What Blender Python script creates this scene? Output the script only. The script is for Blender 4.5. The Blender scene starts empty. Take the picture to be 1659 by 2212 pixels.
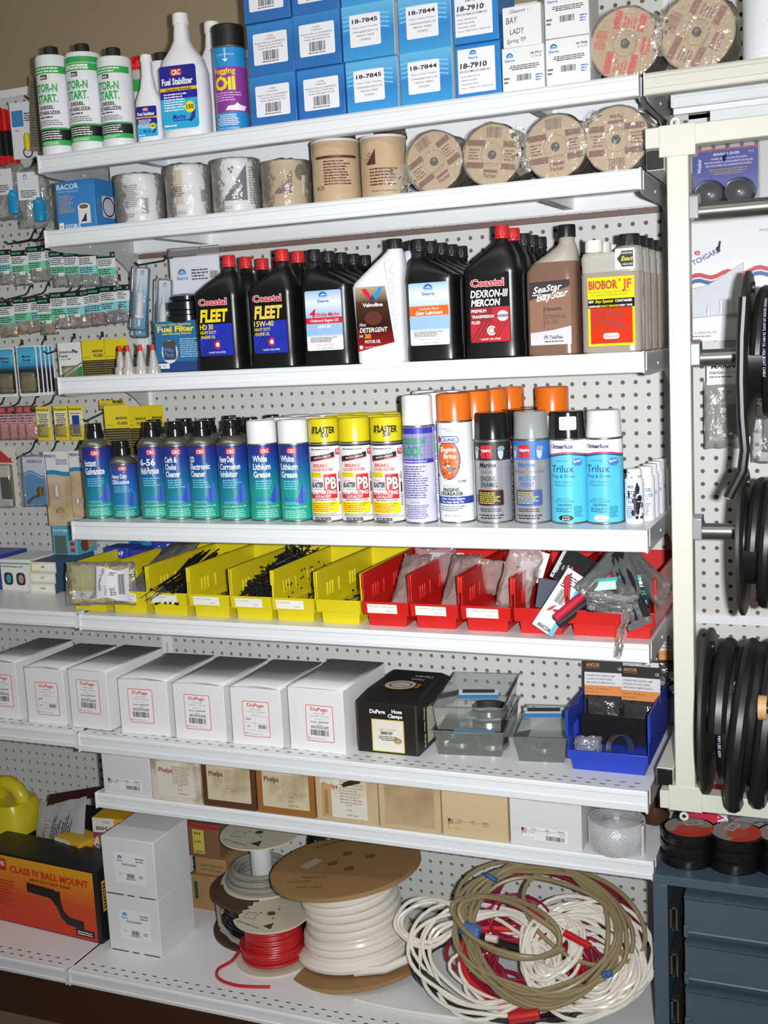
# Marine chandlery shelving: all lengths below are in inches, turned to metres by U
import bpy, math, random
from mathutils import Vector, Matrix, noise
U = 0.0254
SC = bpy.context.scene
COL = SC.collection
# ------------------------------------------------------------------ camera
CC = Vector((61.1426, -89.9102, 57.0137)); YAW, PIT, ROL, FPX = 0.3989, -0.1439, -0.0506, 2465.02
Fv = Vector((-math.sin(YAW)*math.cos(PIT), math.cos(YAW)*math.cos(PIT), math.sin(PIT)))
r0 = Vector((math.cos(YAW), math.sin(YAW), 0)); u0 = r0.cross(Fv)
Rv = r0*math.cos(ROL)+u0*math.sin(ROL); Uv = -r0*math.sin(ROL)+u0*math.cos(ROL)
cam = bpy.data.objects.new('camera', bpy.data.cameras.new('camera')); COL.objects.link(cam)
cm = Matrix((Rv, Uv, -Fv)).transposed().to_4x4(); cm.translation = CC*U
cam.matrix_world = cm
cam.data.sensor_fit = 'HORIZONTAL'; cam.data.sensor_width = 36; cam.data.lens = FPX/1659*36
cam.data.clip_start = 0.05; SC.camera = cam
# ------------------------------------------------------------------ view, world, lights
SC.view_settings.view_transform = 'Standard'; SC.view_settings.look = 'None'
SC.view_settings.gamma = 1; SC.view_settings.use_curve_mapping = False
SC.view_settings.exposure = 0.0
w = bpy.data.worlds.new('world'); SC.world = w; w.use_nodes = True
w.node_tree.nodes['Background'].inputs[0].default_value = (0.62, 0.60, 0.55, 1)
w.node_tree.nodes['Background'].inputs[1].default_value = 0.15
def light(name, loc, target, size, sizey, power, col):
    d = bpy.data.lights.new(name, 'AREA'); d.shape = 'RECTANGLE'; d.size = size*U; d.size_y = sizey*U
    d.energy = power; d.color = col
    o = bpy.data.objects.new(name, d); COL.objects.link(o); o.location = Vector(loc)*U
    o.rotation_euler = (Vector(target)-Vector(loc)).to_track_quat('-Z', 'Y').to_euler(); return o
fl = CC+Rv*3.2+Uv*0.4-Fv*1.0
light('camera_flash', fl, fl+Fv*50+Uv*2.5, 1.6, 1.0, 17, (0.98, 0.985, 1.0)).data.spread = math.radians(95)
light('ceiling_tube', (5, -55, 112), (5, -52, 0), 96, 8, 6, (1.0, 0.93, 0.78))
light('ceiling_tube', (70, -60, 112), (70, -56, 0), 96, 8, 6, (1.0, 0.93, 0.78))

# ------------------------------------------------------------------ materials
def lin(h):
    h = h.lstrip('#'); c = [int(h[i:i+2], 16)/255 for i in (0, 2, 4)]
    return [x/12.92 if x <= .04045 else ((x+.055)/1.055)**2.4 for x in c]+[1]
MC = {}
def M(hexc, rough=.5, metal=0.0, noise_amt=.04, nscale=60, bump=0, spec=.5, coat=0):
    k = (hexc, rough, metal, noise_amt, nscale, bump, spec, coat)
    if k in MC: return MC[k]
    m = bpy.data.materials.new('surface_'+hexc.strip('#')); m.use_nodes = True; nt = m.node_tree; b = nt.nodes['Principled BSDF']
    b.inputs['Roughness'].default_value = rough; b.inputs['Metallic'].default_value = metal
    b.inputs['Specular IOR Level'].default_value = spec; b.inputs['Coat Weight'].default_value = coat
    c = lin(hexc); b.inputs['Base Color'].default_value = c
    if noise_amt > 0:
        tc = nt.nodes.new('ShaderNodeTexCoord'); nz = nt.nodes.new('ShaderNodeTexNoise'); nz.inputs['Scale'].default_value = nscale
        nz.inputs['Detail'].default_value = 3
        mx = nt.nodes.new('ShaderNodeMix'); mx.data_type = 'RGBA'
        nt.links.new(tc.outputs['Object'], nz.inputs['Vector']); nt.links.new(nz.outputs['Fac'], mx.inputs[0])
        mx.inputs[6].default_value = [max(0, x*(1-noise_amt)) for x in c[:3]]+[1]
        mx.inputs[7].default_value = [min(1, x*(1+noise_amt)) for x in c[:3]]+[1]
        nt.links.new(mx.outputs[2], b.inputs['Base Color'])
        if bump:
            bp = nt.nodes.new('ShaderNodeBump'); bp.inputs['Strength'].default_value = bump; bp.inputs['Distance'].default_value = .002
            nt.links.new(nz.outputs['Fac'], bp.inputs['Height']); nt.links.new(bp.outputs['Normal'], b.inputs['Normal'])
    MC[k] = m; return m
def P(hexc, rough=.45): return M(hexc, rough, noise_amt=0)      # printed ink
def GZ(name, stops, z0, z1, rough=.3):     # printed vertical colour blend, z in inches of the object's own frame
    if name in MC: return MC[name]
    m = bpy.data.materials.new(name); m.use_nodes = True; nt = m.node_tree; b = nt.nodes['Principled BSDF']
    b.inputs['Roughness'].default_value = rough
    tc = nt.nodes.new('ShaderNodeTexCoord'); sx = nt.nodes.new('ShaderNodeSeparateXYZ'); mr = nt.nodes.new('ShaderNodeMapRange')
    mr.inputs['From Min'].default_value = z0*U; mr.inputs['From Max'].default_value = z1*U
    cr = nt.nodes.new('ShaderNodeValToRGB'); nt.links.new(tc.outputs['Object'], sx.inputs[0])
    nt.links.new(sx.outputs['Z'], mr.inputs['Value']); nt.links.new(mr.outputs['Result'], cr.inputs[0])
    e = cr.color_ramp.elements
    while len(e) < len(stops): e.new(.5)
    for i, (p, c) in enumerate(stops): e[i].position = p; e[i].color = lin(c)
    nt.links.new(cr.outputs[0], b.inputs['Base Color']); MC[name] = m; return m
def STAIN(name, base, stain, amt=.55, scale=9, rough=.8):       # card with old oil stains
    if name in MC: return MC[name]
    m = M(base, rough, noise_amt=.05).copy(); m.name = name; nt = m.node_tree; b = nt.nodes['Principled BSDF']
    nz = nt.nodes.new('ShaderNodeTexNoise'); nz.inputs['Scale'].default_value = scale; nz.inputs['Detail'].default_value = 6
    tc = nt.nodes.new('ShaderNodeTexCoord'); nt.links.new(tc.outputs['Object'], nz.inputs['Vector'])
    cr = nt.nodes.new('ShaderNodeValToRGB'); cr.color_ramp.elements[0].position = amt-.08; cr.color_ramp.elements[1].position = amt+.12
    cr.color_ramp.elements[0].color = lin(base); cr.color_ramp.elements[1].color = lin(stain)
    nt.links.new(nz.outputs['Fac'], cr.inputs[0]); nt.links.new(cr.outputs[0], b.inputs['Base Color']); MC[name] = m; return m
def FILM(name, tint, alpha, rough=.12, bump=.6, scale=70):       # thin clear plastic: partly see-through, glossy, wrinkled
    if name in MC: return MC[name]
    m = bpy.data.materials.new(name); m.use_nodes = True; nt = m.node_tree
    b = nt.nodes['Principled BSDF']; out = nt.nodes['Material Output']
    b.inputs['Base Color'].default_value = lin(tint); b.inputs['Roughness'].default_value = rough; b.inputs['Specular IOR Level'].default_value = .9
    tr = nt.nodes.new('ShaderNodeBsdfTransparent'); mx = nt.nodes.new('ShaderNodeMixShader'); mx.inputs[0].default_value = alpha
    nt.links.new(tr.outputs[0], mx.inputs[1]); nt.links.new(b.outputs[0], mx.inputs[2])
    gl = nt.nodes.new('ShaderNodeBsdfGlossy'); gl.inputs['Roughness'].default_value = rough; fr = nt.nodes.new('ShaderNodeFresnel'); fr.inputs[0].default_value = 1.5
    m2 = nt.nodes.new('ShaderNodeMixShader'); nt.links.new(fr.outputs[0], m2.inputs[0]); nt.links.new(mx.outputs[0], m2.inputs[1]); nt.links.new(gl.outputs[0], m2.inputs[2])
    nt.links.new(m2.outputs[0], out.inputs[0])
    tc = nt.nodes.new('ShaderNodeTexCoord'); nz = nt.nodes.new('ShaderNodeTexNoise'); nz.inputs['Scale'].default_value = scale; nz.inputs['Detail'].default_value = 2
    nt.links.new(tc.outputs['Object'], nz.inputs['Vector'])
    bp = nt.nodes.new('ShaderNodeBump'); bp.inputs['Strength'].default_value = bump; bp.inputs['Distance'].default_value = .004
    nt.links.new(nz.outputs['Fac'], bp.inputs['Height'])
    for n in (b, gl, fr): nt.links.new(bp.outputs['Normal'], n.inputs['Normal'])
    MC[name] = m; return m
WHT = M('e9ebee', .35, nscale=3, noise_amt=.02); LIPM = M('e4e8ec', .3, nscale=4, noise_amt=.02)
CREAM = M('d2d2c6', .4, nscale=30, noise_amt=.03); BRKT = M('b4b6b6', .35, nscale=20)
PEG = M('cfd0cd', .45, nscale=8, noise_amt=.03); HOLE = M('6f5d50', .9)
BLK = M('17171a', .35); STEEL = M('8b8b88', .35, .9, nscale=30); DSTEEL = M('55585a', .4, .8)
FC = FILM('clear_film', 'dfe3e6', .16); FW = FILM('filter_wrap', 'd8d2c4', .2, .2, 1.0, 75); FG = FILM('grey_film', 'a9a9a4', .42, .25)
TRAYM = FILM('clear_tray', '8e968e', .36, .1, .05); BLIS = FILM('blister', 'd0d4da', .12, .08, .1)

# ------------------------------------------------------------------ mesh building
class MB:
    def __init__(s): s.v = []; s.f = []; s.mi = []; s.ms = []; s.xf = None
    def mat(s, m):
        if m not in s.ms: s.ms.append(m)
        return s.ms.index(m)
    def add(s, vs, fs, m):
        b = len(s.v); i = s.mat(m)
        s.v += [tuple(s.xf @ Vector(p)) for p in vs] if s.xf else [tuple(p) for p in vs]
        s.f += [tuple(b+q for q in f) for f in fs]; s.mi += [i]*len(fs); return s
    def box(s, x0, x1, y0, y1, z0, z1, m):
        vs = [(x, y, z) for z in (z0, z1) for y in (y0, y1) for x in (x0, x1)]
        return s.add(vs, [(0, 2, 3, 1), (4, 5, 7, 6), (0, 1, 5, 4), (2, 6, 7, 3), (0, 4, 6, 2), (1, 3, 7, 5)], m)
    def lathe(s, prof, m, n=32, c=(0, 0, 0), axis='z', caps=True):
        vs = []; fs = []
        for (r, h) in prof:
            for k in range(n):
                a = 2*math.pi*k/n; p = (r*math.cos(a), r*math.sin(a), h)
                if axis == 'y': p = (p[0], -p[2], p[1])     # grows towards the viewer
                if axis == 'x': p = (p[2], p[0], p[1])
                vs.append((p[0]+c[0], p[1]+c[1], p[2]+c[2]))
        for i in range(len(prof)-1):
            for k in range(n): fs.append((i*n+k, i*n+(k+1) % n, (i+1)*n+(k+1) % n, (i+1)*n+k))
        if caps:
            if prof[0][0] > 1e-4: fs.append(tuple(range(n))[::-1])
            if prof[-1][0] > 1e-4: fs.append(tuple((len(prof)-1)*n+k for k in range(n)))
        return s.add(vs, fs, m)
    def loft(s, rings, m, caps=True):
        n = len(rings[0]); vs = [p for r in rings for p in r]; fs = []
        for i in range(len(rings)-1):
            for k in range(n): fs.append((i*n+k, i*n+(k+1) % n, (i+1)*n+(k+1) % n, (i+1)*n+k))
        if caps: fs += [tuple(range(n))[::-1], tuple((len(rings)-1)*n+k for k in range(n))]
        return s.add(vs, fs, m)
    def prism(s, poly, plane, a0, a1, m):       # poly in 'xz','yz' or 'xy', swept a0..a1 along the third axis
        def q(p, a): return (p[0], a, p[1]) if plane == 'xz' else (a, p[0], p[1]) if plane == 'yz' else (p[0], p[1], a)
        n = len(poly); vs = [q(p, a0) for p in poly]+[q(p, a1) for p in poly]
        return s.add(vs, [(k, (k+1) % n, n+(k+1) % n, n+k) for k in range(n)]+[tuple(range(n))[::-1], tuple(range(n, 2*n))], m)
    def tube(s, pts, r, m, n=6, closed=False):
        pts = [Vector(p) for p in pts]; N = len(pts); vs = []; up = None
        for i, p in enumerate(pts):
            a = pts[(i-1) % N] if (closed or i > 0) else p; b = pts[(i+1) % N] if (closed or i < N-1) else p
            t = (b-a).normalized() if (b-a).length > 1e-9 else Vector((0, 0, 1))
            if up is None: up = t.orthogonal().normalized()
            up = (up-t*up.dot(t)); up = up.normalized() if up.length > 1e-6 else t.orthogonal().normalized()
            q = t.cross(up)
            for k in range(n):
                an = 2*math.pi*k/n; vs.append(p+up*(r*math.cos(an))+q*(r*math.sin(an)))
        fs = [(i*n+k, i*n+(k+1) % n, ((i+1) % N)*n+(k+1) % n, ((i+1) % N)*n+k) for i in range(N if closed else N-1) for k in range(n)]
        if not closed: fs += [tuple(range(n))[::-1], tuple((N-1)*n+k for k in range(n))]
        return s.add(vs, fs, m)
    def build(s, name, parent=None, sm=35, bev=0, solid=0):
        me = bpy.data.meshes.new(name); me.from_pydata([(a*U, b*U, c*U) for a, b, c in s.v], [], s.f)
        for m in s.ms: me.materials.append(m)
        me.polygons.foreach_set('material_index', s.mi)
        if sm:
            me.polygons.foreach_set('use_smooth', [True]*len(s.f)); me.update(); me.set_sharp_from_angle(angle=math.radians(sm))
        me.update()
        o = bpy.data.objects.new(name, me); COL.objects.link(o)
        if parent: o.parent = parent
        if bev:
            b = o.modifiers.new('bevel', 'BEVEL'); b.width = bev*U; b.segments = 2; b.limit_method = 'ANGLE'; b.angle_limit = math.radians(50)
        if solid:
            b = o.modifiers.new('solidify', 'SOLIDIFY'); b.thickness = solid*U
        return o
def tag(o, label, cat, group=None):
    o['label'] = label; o['category'] = cat
    if group: o['group'] = group
    return o
def thing(name, label, cat, loc=(0, 0, 0), rz=0, group=None, tilt=(0, 0)):
    o = bpy.data.objects.new(name, None); COL.objects.link(o); o.empty_display_size = .02
    o.location = Vector(loc)*U; o.rotation_euler = (math.radians(tilt[0]), math.radians(tilt[1]), math.radians(rz)); return tag(o, label, cat, group)
def struct(o): o['kind'] = 'structure'; return o
def stuff(o): o['kind'] = 'stuff'; return o
def dup(root, loc, label, rz=None, group=None, skip=()):
    r = root.copy(); COL.objects.link(r); r.location = Vector(loc)*U; r['label'] = label
    if group: r['group'] = group
    if rz is not None: r.rotation_euler.z = math.radians(rz)
    for ch in list(root.children):
        if ch.name.split('.')[0] in skip: continue
        c = ch.copy(); COL.objects.link(c); c.parent = r
        for g in ch.children: d = g.copy(); COL.objects.link(d); d.parent = c
    return r
# ------------------------------------------------------------------ lettering and print
TX = {}
def glyphs(t, bold):
    k = (t, bold)
    if k not in TX:
        cu = bpy.data.curves.new('t', 'FONT'); cu.body = t; cu.resolution_u = 2; cu.offset = .022*bold
        o = bpy.data.objects.new('t', cu); me = bpy.data.meshes.new_from_object(o)
        vs = [(v.co.x, v.co.y) for v in me.vertices]; fs = [tuple(p.vertices) for p in me.polygons]
        x0 = min([v[0] for v in vs] or [0]); x1 = max([v[0] for v in vs] or [1])
        bpy.data.objects.remove(o); bpy.data.curves.remove(cu); bpy.data.meshes.remove(me)
        TX[k] = ([(x-x0, y) for x, y in vs], fs, max(x1-x0, .01))
    return TX[k]
CAP = .729
class Lab(MB):          # print laid on a surface; u runs right, v up, in inches
    def __init__(s, surf, seg=99): MB.__init__(s); s.surf = surf; s.seg = seg
    def put(s, pts, fs, m, l):
        if s.seg < 5:       # on a curved face: cut every shape into narrow upright strips so it follows the curve
            P2 = []; F2 = []; sg = s.seg
            for f in fs:
                pg = [pts[i] for i in f]; a, b = min(p[0] for p in pg), max(p[0] for p in pg)
                if b-a <= sg: F2.append(tuple(range(len(P2), len(P2)+len(pg)))); P2 += pg; continue
                for k in range(int(math.floor(a/sg)), int(math.floor(b/sg))+1):
                    q = pg
                    for lim, sn in ((k*sg, 1), ((k+1)*sg, -1)):
                        out = []
                        for i in range(len(q)):
                            p0, p1 = q[i-1], q[i]; d0, d1 = sn*(p0[0]-lim), sn*(p1[0]-lim)
                            if (d0 >= 0) != (d1 >= 0): tt = d0/(d0-d1); out.append((p0[0]+(p1[0]-p0[0])*tt, p0[1]+(p1[1]-p0[1])*tt))
                            if d1 >= 0: out.append(p1)
                        q = out
                        if len(q) < 3: break
                    if len(q) >= 3: F2.append(tuple(range(len(P2), len(P2)+len(q)))); P2 += q
            pts, fs = P2, F2
        return s.add([s.surf(u, v, .008+.007*l) for u, v in pts], fs, m)
    def rect(s, u0, u1, v0, v1, m, l=0, f0=None, f1=None):
        n = max(1, int(math.ceil(abs(u1-u0)/s.seg))); pts = []
        if f0 or f1: n = max(n, 14)
        for i in range(n+1):
            u = u0+(u1-u0)*i/n; pts += [(u, f0(u) if f0 else v0), (u, f1(u) if f1 else v1)]
        return s.put(pts, [(2*i, 2*i+2, 2*i+3, 2*i+1) for i in range(n)], m, l)
    def rrect(s, u0, u1, v0, v1, r, m, l=0):
        def g(u):
            d = min(u-u0, u1-u); return 0 if d >= r else r-math.sqrt(max(0, r*r-(r-d)**2))
        us = sorted(set([u0, u0+r*.15, u0+r*.5, u0+r, u1-r, u1-r*.5, u1-r*.15, u1]+[u0+(u1-u0)*i/max(1, int((u1-u0)/s.seg)+1) for i in range(int((u1-u0)/s.seg)+2)]))
        pts = []
        for u in us: pts += [(u, v0+g(u)), (u, v1-g(u))]
        return s.put(pts, [(2*i, 2*i+2, 2*i+3, 2*i+1) for i in range(len(us)-1)], m, l)
    def frame(s, u0, u1, v0, v1, t, m, l=0):
        for a in ((u0, u1, v0, v0+t), (u0, u1, v1-t, v1), (u0, u0+t, v0, v1), (u1-t, u1, v0, v1)): s.rect(*a, m, l)
    def poly(s, pts, m, l=0): return s.put(pts, [tuple(range(len(pts)))], m, l)
    def ell(s, u, v, a, b, m, l=0, n=20, a0=0, a1=360):
        ps = [(u+a*math.cos(math.radians(a0+(a1-a0)*i/n)), v+b*math.sin(math.radians(a0+(a1-a0)*i/n))) for i in range(n if a1-a0 == 360 else n+1)]
        return s.poly(ps, m, l)
    def ring(s, u, v, a, b, t, m, l=0, n=24, a0=0, a1=360):
        pts = []
        for i in range(n+1):
            an = math.radians(a0+(a1-a0)*i/n); c, q = math.cos(an), math.sin(an); pts += [(u+a*c, v+b*q), (u+(a-t)*c, v+(b-t)*q)]
        return s.put(pts, [(2*i, 2*i+2, 2*i+3, 2*i+1) for i in range(n)], m, l)
    def T(s, t, u, v, h, m, w=None, al='l', l=1, bold=0, sh=0, rot=0):
        vs, fs, W = glyphs(t, bold); k = h/CAP; kx = (w/W) if w else k*.95
        off = {'l': 0, 'c': -W*kx/2, 'r': -W*kx}[al]; cr, sr = math.cos(math.radians(rot)), math.sin(math.radians(rot)); pts = []
        for x, y in vs:
            a = x*kx+off+sh*y*k; b = y*k; pts.append((u+a*cr-b*sr, v+a*sr+b*cr))
        return s.put(pts, fs, m, l)
    def TO(s, t, u, v, h, m, mo, w=None, al='l', l=1, ob=2, sh=0, rot=0, bold=.6):      # lettering with an outline
        k = h/CAP; W = glyphs(t, bold)[2]; kx = (w/W) if w else k*.95; W2 = glyphs(t, bold+ob)[2]
        off = {'l': 0, 'c': -W*kx/2, 'r': -W*kx}[al]
        s.T(t, u+off-(W2-W)*kx/2, v, h, mo, w=W2*kx, l=l, bold=bold+ob, sh=sh, rot=rot); s.T(t, u+off, v, h, m, w=W*kx, l=l+.7, bold=bold, sh=sh, rot=rot); return s
    def fine(s, u0, u1, v0, v1, rows, m, l=1, seed=1, al='l'):      # small print, too small to read
        rd = random.Random(seed); dv = (v1-v0)/rows; pts = []; fs = []
        for i in range(rows):
            v = v1-dv*(i+.78); hh = dv*.5; uu = u0; end = u1-(u1-u0)*rd.uniform(0, .3)
            if al == 'c': sft = (u1-end)/2; uu += sft; end += 0 if False else -0; end = u1-sft
            while uu < end:
                ww = min(rd.uniform(1, 4)*hh, end-uu); b = len(pts)
                pts += [(uu, v), (uu+ww, v), (uu+ww, v+hh*rd.uniform(.75, 1.1)), (uu, v+hh)]; fs.append((b, b+1, b+2, b+3)); uu += ww+hh*.5
        return s.put(pts, fs, m, l)
    def bar(s, u0, u1, v0, v1, m, l=1, seed=3):
        rd = random.Random(seed); u = u0
        while u < u1:
            w_ = (u1-u0)*rd.choice((.012, .02, .035)); s.rect(u, min(u+w_, u1), v0, v1, m, l); u += w_+(u1-u0)*rd.choice((.012, .02, .03))
def plane(x0, y, z0, rx=0): return lambda u, v, h: (x0+u, y-h, z0+v)                      # faces -y
def side(x, y0, z0): return lambda u, v, h: (x+h, y0+u, z0+v)                             # faces +x
def top(x0, y0, z): return lambda u, v, h: (x0+u, y0+v, z+h)
def cylS(R): return lambda u, v, h: ((R+h)*math.sin(u/R), -(R+h)*math.cos(u/R), v)
def sierra(L, u, v, k, l=1):     # small blue leaping-fish crescent with the word below
    B = P('2f6db5'); L.ell(u, v+.16*k, .26*k, .26*k, B, l, 12, 0, 180); L.rect(u-.26*k, u+.26*k, v+.07*k, v+.16*k, P('8fc1ea'), l)
    L.poly([(u-.2*k, v+.2*k), (u+.02*k, v+.3*k), (u+.22*k, v+.2*k), (u, v+.22*k)], P('e8eef4'), l+.4)
    L.T('Sierra', u, v-.18*k, .17*k, P('2458a8'), w=.72*k, al='c', l=l, bold=1)
# ================================================================== the setting
ZA, ZB, ZC, ZD, ZE, ZF, ZG, ZH = 73.48, 67.6, 55.8, 43.75, 35.8, 25.8, 19.96, 6.5
b = MB(); b.box(-110, 130, -160, 12, -1, 0, M('7d6a58', .6, nscale=4, noise_amt=.15)); struct(b.build('floor'))
b = MB(); b.box(-110, 130, 1.6, 3, 0, 120, M('9a8a70', .7, nscale=5, noise_amt=.04, bump=.1)); struct(b.build('wall_back'))

def pegboard(name, xs, z0, nz, zt, x_lo, x_hi, label):
    """hardboard with a real 1 inch hole grid; xs hole columns, nz rows from z0"""
    t = thing(name, label, 'pegboard', ((x_lo+x_hi)/2, 0, 0)); cx = (x_lo+x_hi)/2
    m = MB(); N = 10; R = .17
    zb = z0-.5; zt_ = z0+nz-.5
    for X in xs:
        for j in range(nz):
            Z = z0+j; x = X-cx; vs = []
            for k in range(N):
                a = 2*math.pi*(k+.5)/N; c, s_ = math.cos(a), math.sin(a); q = .5/max(abs(c), abs(s_))
                vs += [(x+R*c, 0, Z+R*s_), (x+q*c, 0, Z+q*s_), (x+R*c, .17, Z+R*s_)]
            m.add(vs, [(3*k, 3*k+1, 3*((k+1) % N)+1, 3*((k+1) % N)) for k in range(N)]+[(3*k, 3*((k+1) % N), 3*((k+1) % N)+2, 3*k+2) for k in range(N)], PEG)
            cs = [(x-.5, 0, Z-.5), (x+.5, 0, Z-.5), (x+.5, 0, Z+.5), (x-.5, 0, Z+.5)]
            # square corners beyond the ten-sided fan
            kk = [(vs[1+3*k][0], 0, vs[1+3*k][2]) for k in range(N)]
            for cn in cs:
                d = sorted(range(N), key=lambda k: (kk[k][0]-cn[0])**2+(kk[k][2]-cn[2])**2)[:2]
                m.add([kk[d[0]], cn, kk[d[1]]], [(0, 1, 2)], PEG)
    xa, xb = min(xs)-.5-cx, max(xs)+.5-cx
    if x_lo-cx < xa: m.box(x_lo-cx, xa, 0, .17, zb, zt_, PEG)
    if x_hi-cx > xb: m.box(xb, x_hi-cx, 0, .17, zb, zt_, PEG)
    m.build('face_sheet', t, sm=0)
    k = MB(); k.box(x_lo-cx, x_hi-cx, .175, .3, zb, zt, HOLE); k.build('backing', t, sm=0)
    k = MB(); k.box(x_lo-cx, x_hi-cx, -.1, .45, zt, zt+.7, WHT); k.build('top_rail', t, sm=0)
    return t
pegboard('pegboard_panel', range(1, 48), 7.3, 75, 81.8, .35, 47.65, 'white pegboard panel behind the bottles and spray cans, widest in view')
pegboard('pegboard_panel', range(-34, 0), 7.3, 75, 81.8, -34.6, -.35, 'white pegboard panel with the hanging card packs at left')
pegboard('pegboard_panel', range(49, 61), 7.3, 75, 74.0, 48.35, 60.6, 'white pegboard panel behind the black cable reels at right')
for X, lb in ((0, 'slotted white upright between left and middle pegboards'), (48, 'slotted white upright beside the cream tube rack')):
    t = thing('shelf_upright', lb, 'upright', (X, 0, 0)); m = MB(); m.box(-.5, -.12, -.12, 1, 3, 82.4, WHT); m.box(.12, .5, -.12, 1, 3, 82.4, WHT); m.box(-.12, .12, .1, 1, 3, 82.4, WHT); m.build('channel', t, bev=.02)
    m = MB()
    for k in range(38): m.box(-.06, .06, .08, .11, 5+2*k, 6+2*k, M('3a3a3a', .8))
    m.build('slots', t, sm=0)
t = thing('panel_rail', 'narrow white rail across the right pegboard between two cable reels', 'rail', (54.4, 0, 34.3))
m = MB(); m.box(-6, 6, -.14, 0, 0, .75, WHT); m.build('rail_face', t, bev=.03)

def bracket(x, y0, drop, parent, flip=1):
    """shelf bracket plate: shallow at the lip, curving down towards the upright"""
    L = -y0; m = MB(); poly = [(y0+.25, -.02), (-.15, -.02), (-.15, -drop-.2)]
    for k in range(9):
        a = k/8; yy = -.15-.32*L*a; zz = -drop*(1-a)**1.6-1.55*(1-(1-a)**1.6)-.0; poly.append((yy, min(zz, -1.55)))
    poly += [(y0+2.2, -1.62), (y0+.9, -1.55), (y0+.25, -1.3)]
    m.prism(poly, 'yz', x-.05, x+.05, BRKT)
    for yy in (-2.2, -L*.55): m.lathe([(.12, 0), (.1, .06), (0, .08)], M('d8dadb', .3), 10, (x+.05, yy, -.9), 'x')
    m.build('shelf_bracket', parent, sm=0)
def shelf(z, x0, x1, y0, lip, label, slots=None, br=(0, 1), drop=4.2, cream=False, group=None, gutter=True):
    t = thing('metal_shelf', label, 'shelf', ((x0+x1)/2, 0, z), group=group); h = (x1-x0)/2; pm = CREAM if cream else WHT; lm = CREAM if cream else LIPM
    m = MB(); m.box(-h, h, y0+.3, -.1, -.07, 0, pm)
    m.box(-h, h, y0+.15, y0+.3, -.3, 0, pm)
    m.box(-h, h, y0+1.0, y0+1.1, -1.25, -.07, pm); m.box(-h, h, -.6, -.5, -1.1, -.07, pm)
    if z > 70 and not cream:
        m.box(-h+2.2, h-1.2, -6.3, -6.2, -2.0, -.07, pm); m.box(-h+2.2, h-1.2, -6.3, -5.2, -2.05, -1.95, pm)
    if 60 < z < 70: m.box(-h+1, h-.3, -1.3, -1.1, -1.75, -1.3, M('75605a', .7, noise_amt=.3, nscale=9))
    if gutter:
        for k in (-.34, .34): m.box(h*k*2-.4, h*k*2+.4, y0+1, -.3, -.9, -.07, pm)
    m.build('tray', t, bev=.02)
    m = MB()       # rolled lip with price channel
    pr_ = [(y0+.3, 0), (y0+.12, .02), (y0, -.12), (y0-.02, -.3), (y0+.05, -.36), (y0+.05, -.92), (y0-.04, -.98), (y0-.02, -lip+.08), (y0+.06, -lip), (y0+.5, -lip-.03), (y0+1.1, -lip+.02), (y0+1.1, -lip+.12), (y0+.3, -lip+.12), (y0+.2, -.2)]
    m.prism(pr_, 'yz', -h+.12, h-.12, lm)
    for sx in (-1, 1): m.box(sx*h-(.12 if sx > 0 else 0), sx*h+(.12 if sx < 0 else 0), y0-.06, y0+.5, -lip-.04, .05, lm)
    m.build('front_lip', t, sm=25)
    if slots:
        m = MB(); n = int((2*h-2)/1.0)
        for r_, yy in enumerate((y0+.75, y0+1.45)):
            for k in range(n):
                x = -h+1.2+k*(2*h-2.4)/(n-1)+.25*r_; m.add([(x+.24*math.cos(a_), yy+.07*math.sin(a_), .004) for a_ in [i*math.pi/4 for i in range(8)]], [tuple(range(8))], slots)
        m.build('slot_row', t, sm=0)
    if br:
        if 0 in br: bracket(-h+.1, y0, drop, t)
        if 1 in br: bracket(h-.1, y0, drop, t)
    return t
DK = M('30302f', .7); LT = M('fbfbfb', .4)  # flat slot tones: shade in the holes painted dark, gleam painted white
S = {}
S['A'] = shelf(ZA, .1, 47.85, -12.8, 1.35, 'topmost white shelf of the middle bay, under the blue filter boxes')
S['B'] = shelf(ZB, .1, 47.9, -12.8, 1.3, 'white shelf under the plastic wrapped filters')
S['C'] = shelf(ZC, .1, 47.9, -12.8, 1.35, 'white shelf under the row of oil bottles')
S['D'] = shelf(ZD, .1, 47.9, -12.7, 1.5, 'white shelf under the row of spray cans', LT)
S['E'] = shelf(ZE, .1, 47.9, -12.85, 1.3, 'white shelf under the yellow and red bins', LT)
S['F'] = shelf(ZF, .1, 47.9, -14.4, 1.5, 'white shelf under the hose clamp boxes and blue bin', DK)
S['G'] = shelf(ZG, .1, 47.95, -12.8, 1.35, 'white shelf under the stained brown weld wire boxes', br=(1,))
S['H'] = shelf(ZH, .1, 47.9, -18.4, 1.3, 'deep white base shelf carrying the wire spools and cable heap', DK, br=None, gutter=False)
shelf(ZE+.15, -47.9, -.15, -12.85, 1.3, 'left bay white shelf with navigation light boxes', LT, br=None)
shelf(ZF+.1, -47.9, -.15, -14.3, 1.4, 'left bay white shelf under the leftmost hose clamp boxes', DK, br=None)
shelf(ZH, -47.9, -.1, -18.4, 1.3, 'left bay white base shelf under the orange ball mount box', DK, br=None, gutter=False)
shelf(ZA-.05, 48.15, 96, -12.8, 1.35, 'cream top shelf at right above the tube rack', cream=True, br=(0,), drop=5)
shelf(72.75, 49.3, 96, -9.0, .9, 'narrow pale rail shelf under the cream top shelf at right', br=None, gutter=False)
b = MB(); b.box(-47.9, 47.9, -16.6, -16.3, 0, 5.2, M('42281c', .45, nscale=12, noise_amt=.12)); struct(b.build('baseboard_front', bev=.03))
b = MB(); b.box(48.3, 60.5, -8, -7.6, 0, 5.2, M('42281c', .45)); struct(b.build('baseboard_right'))

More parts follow.
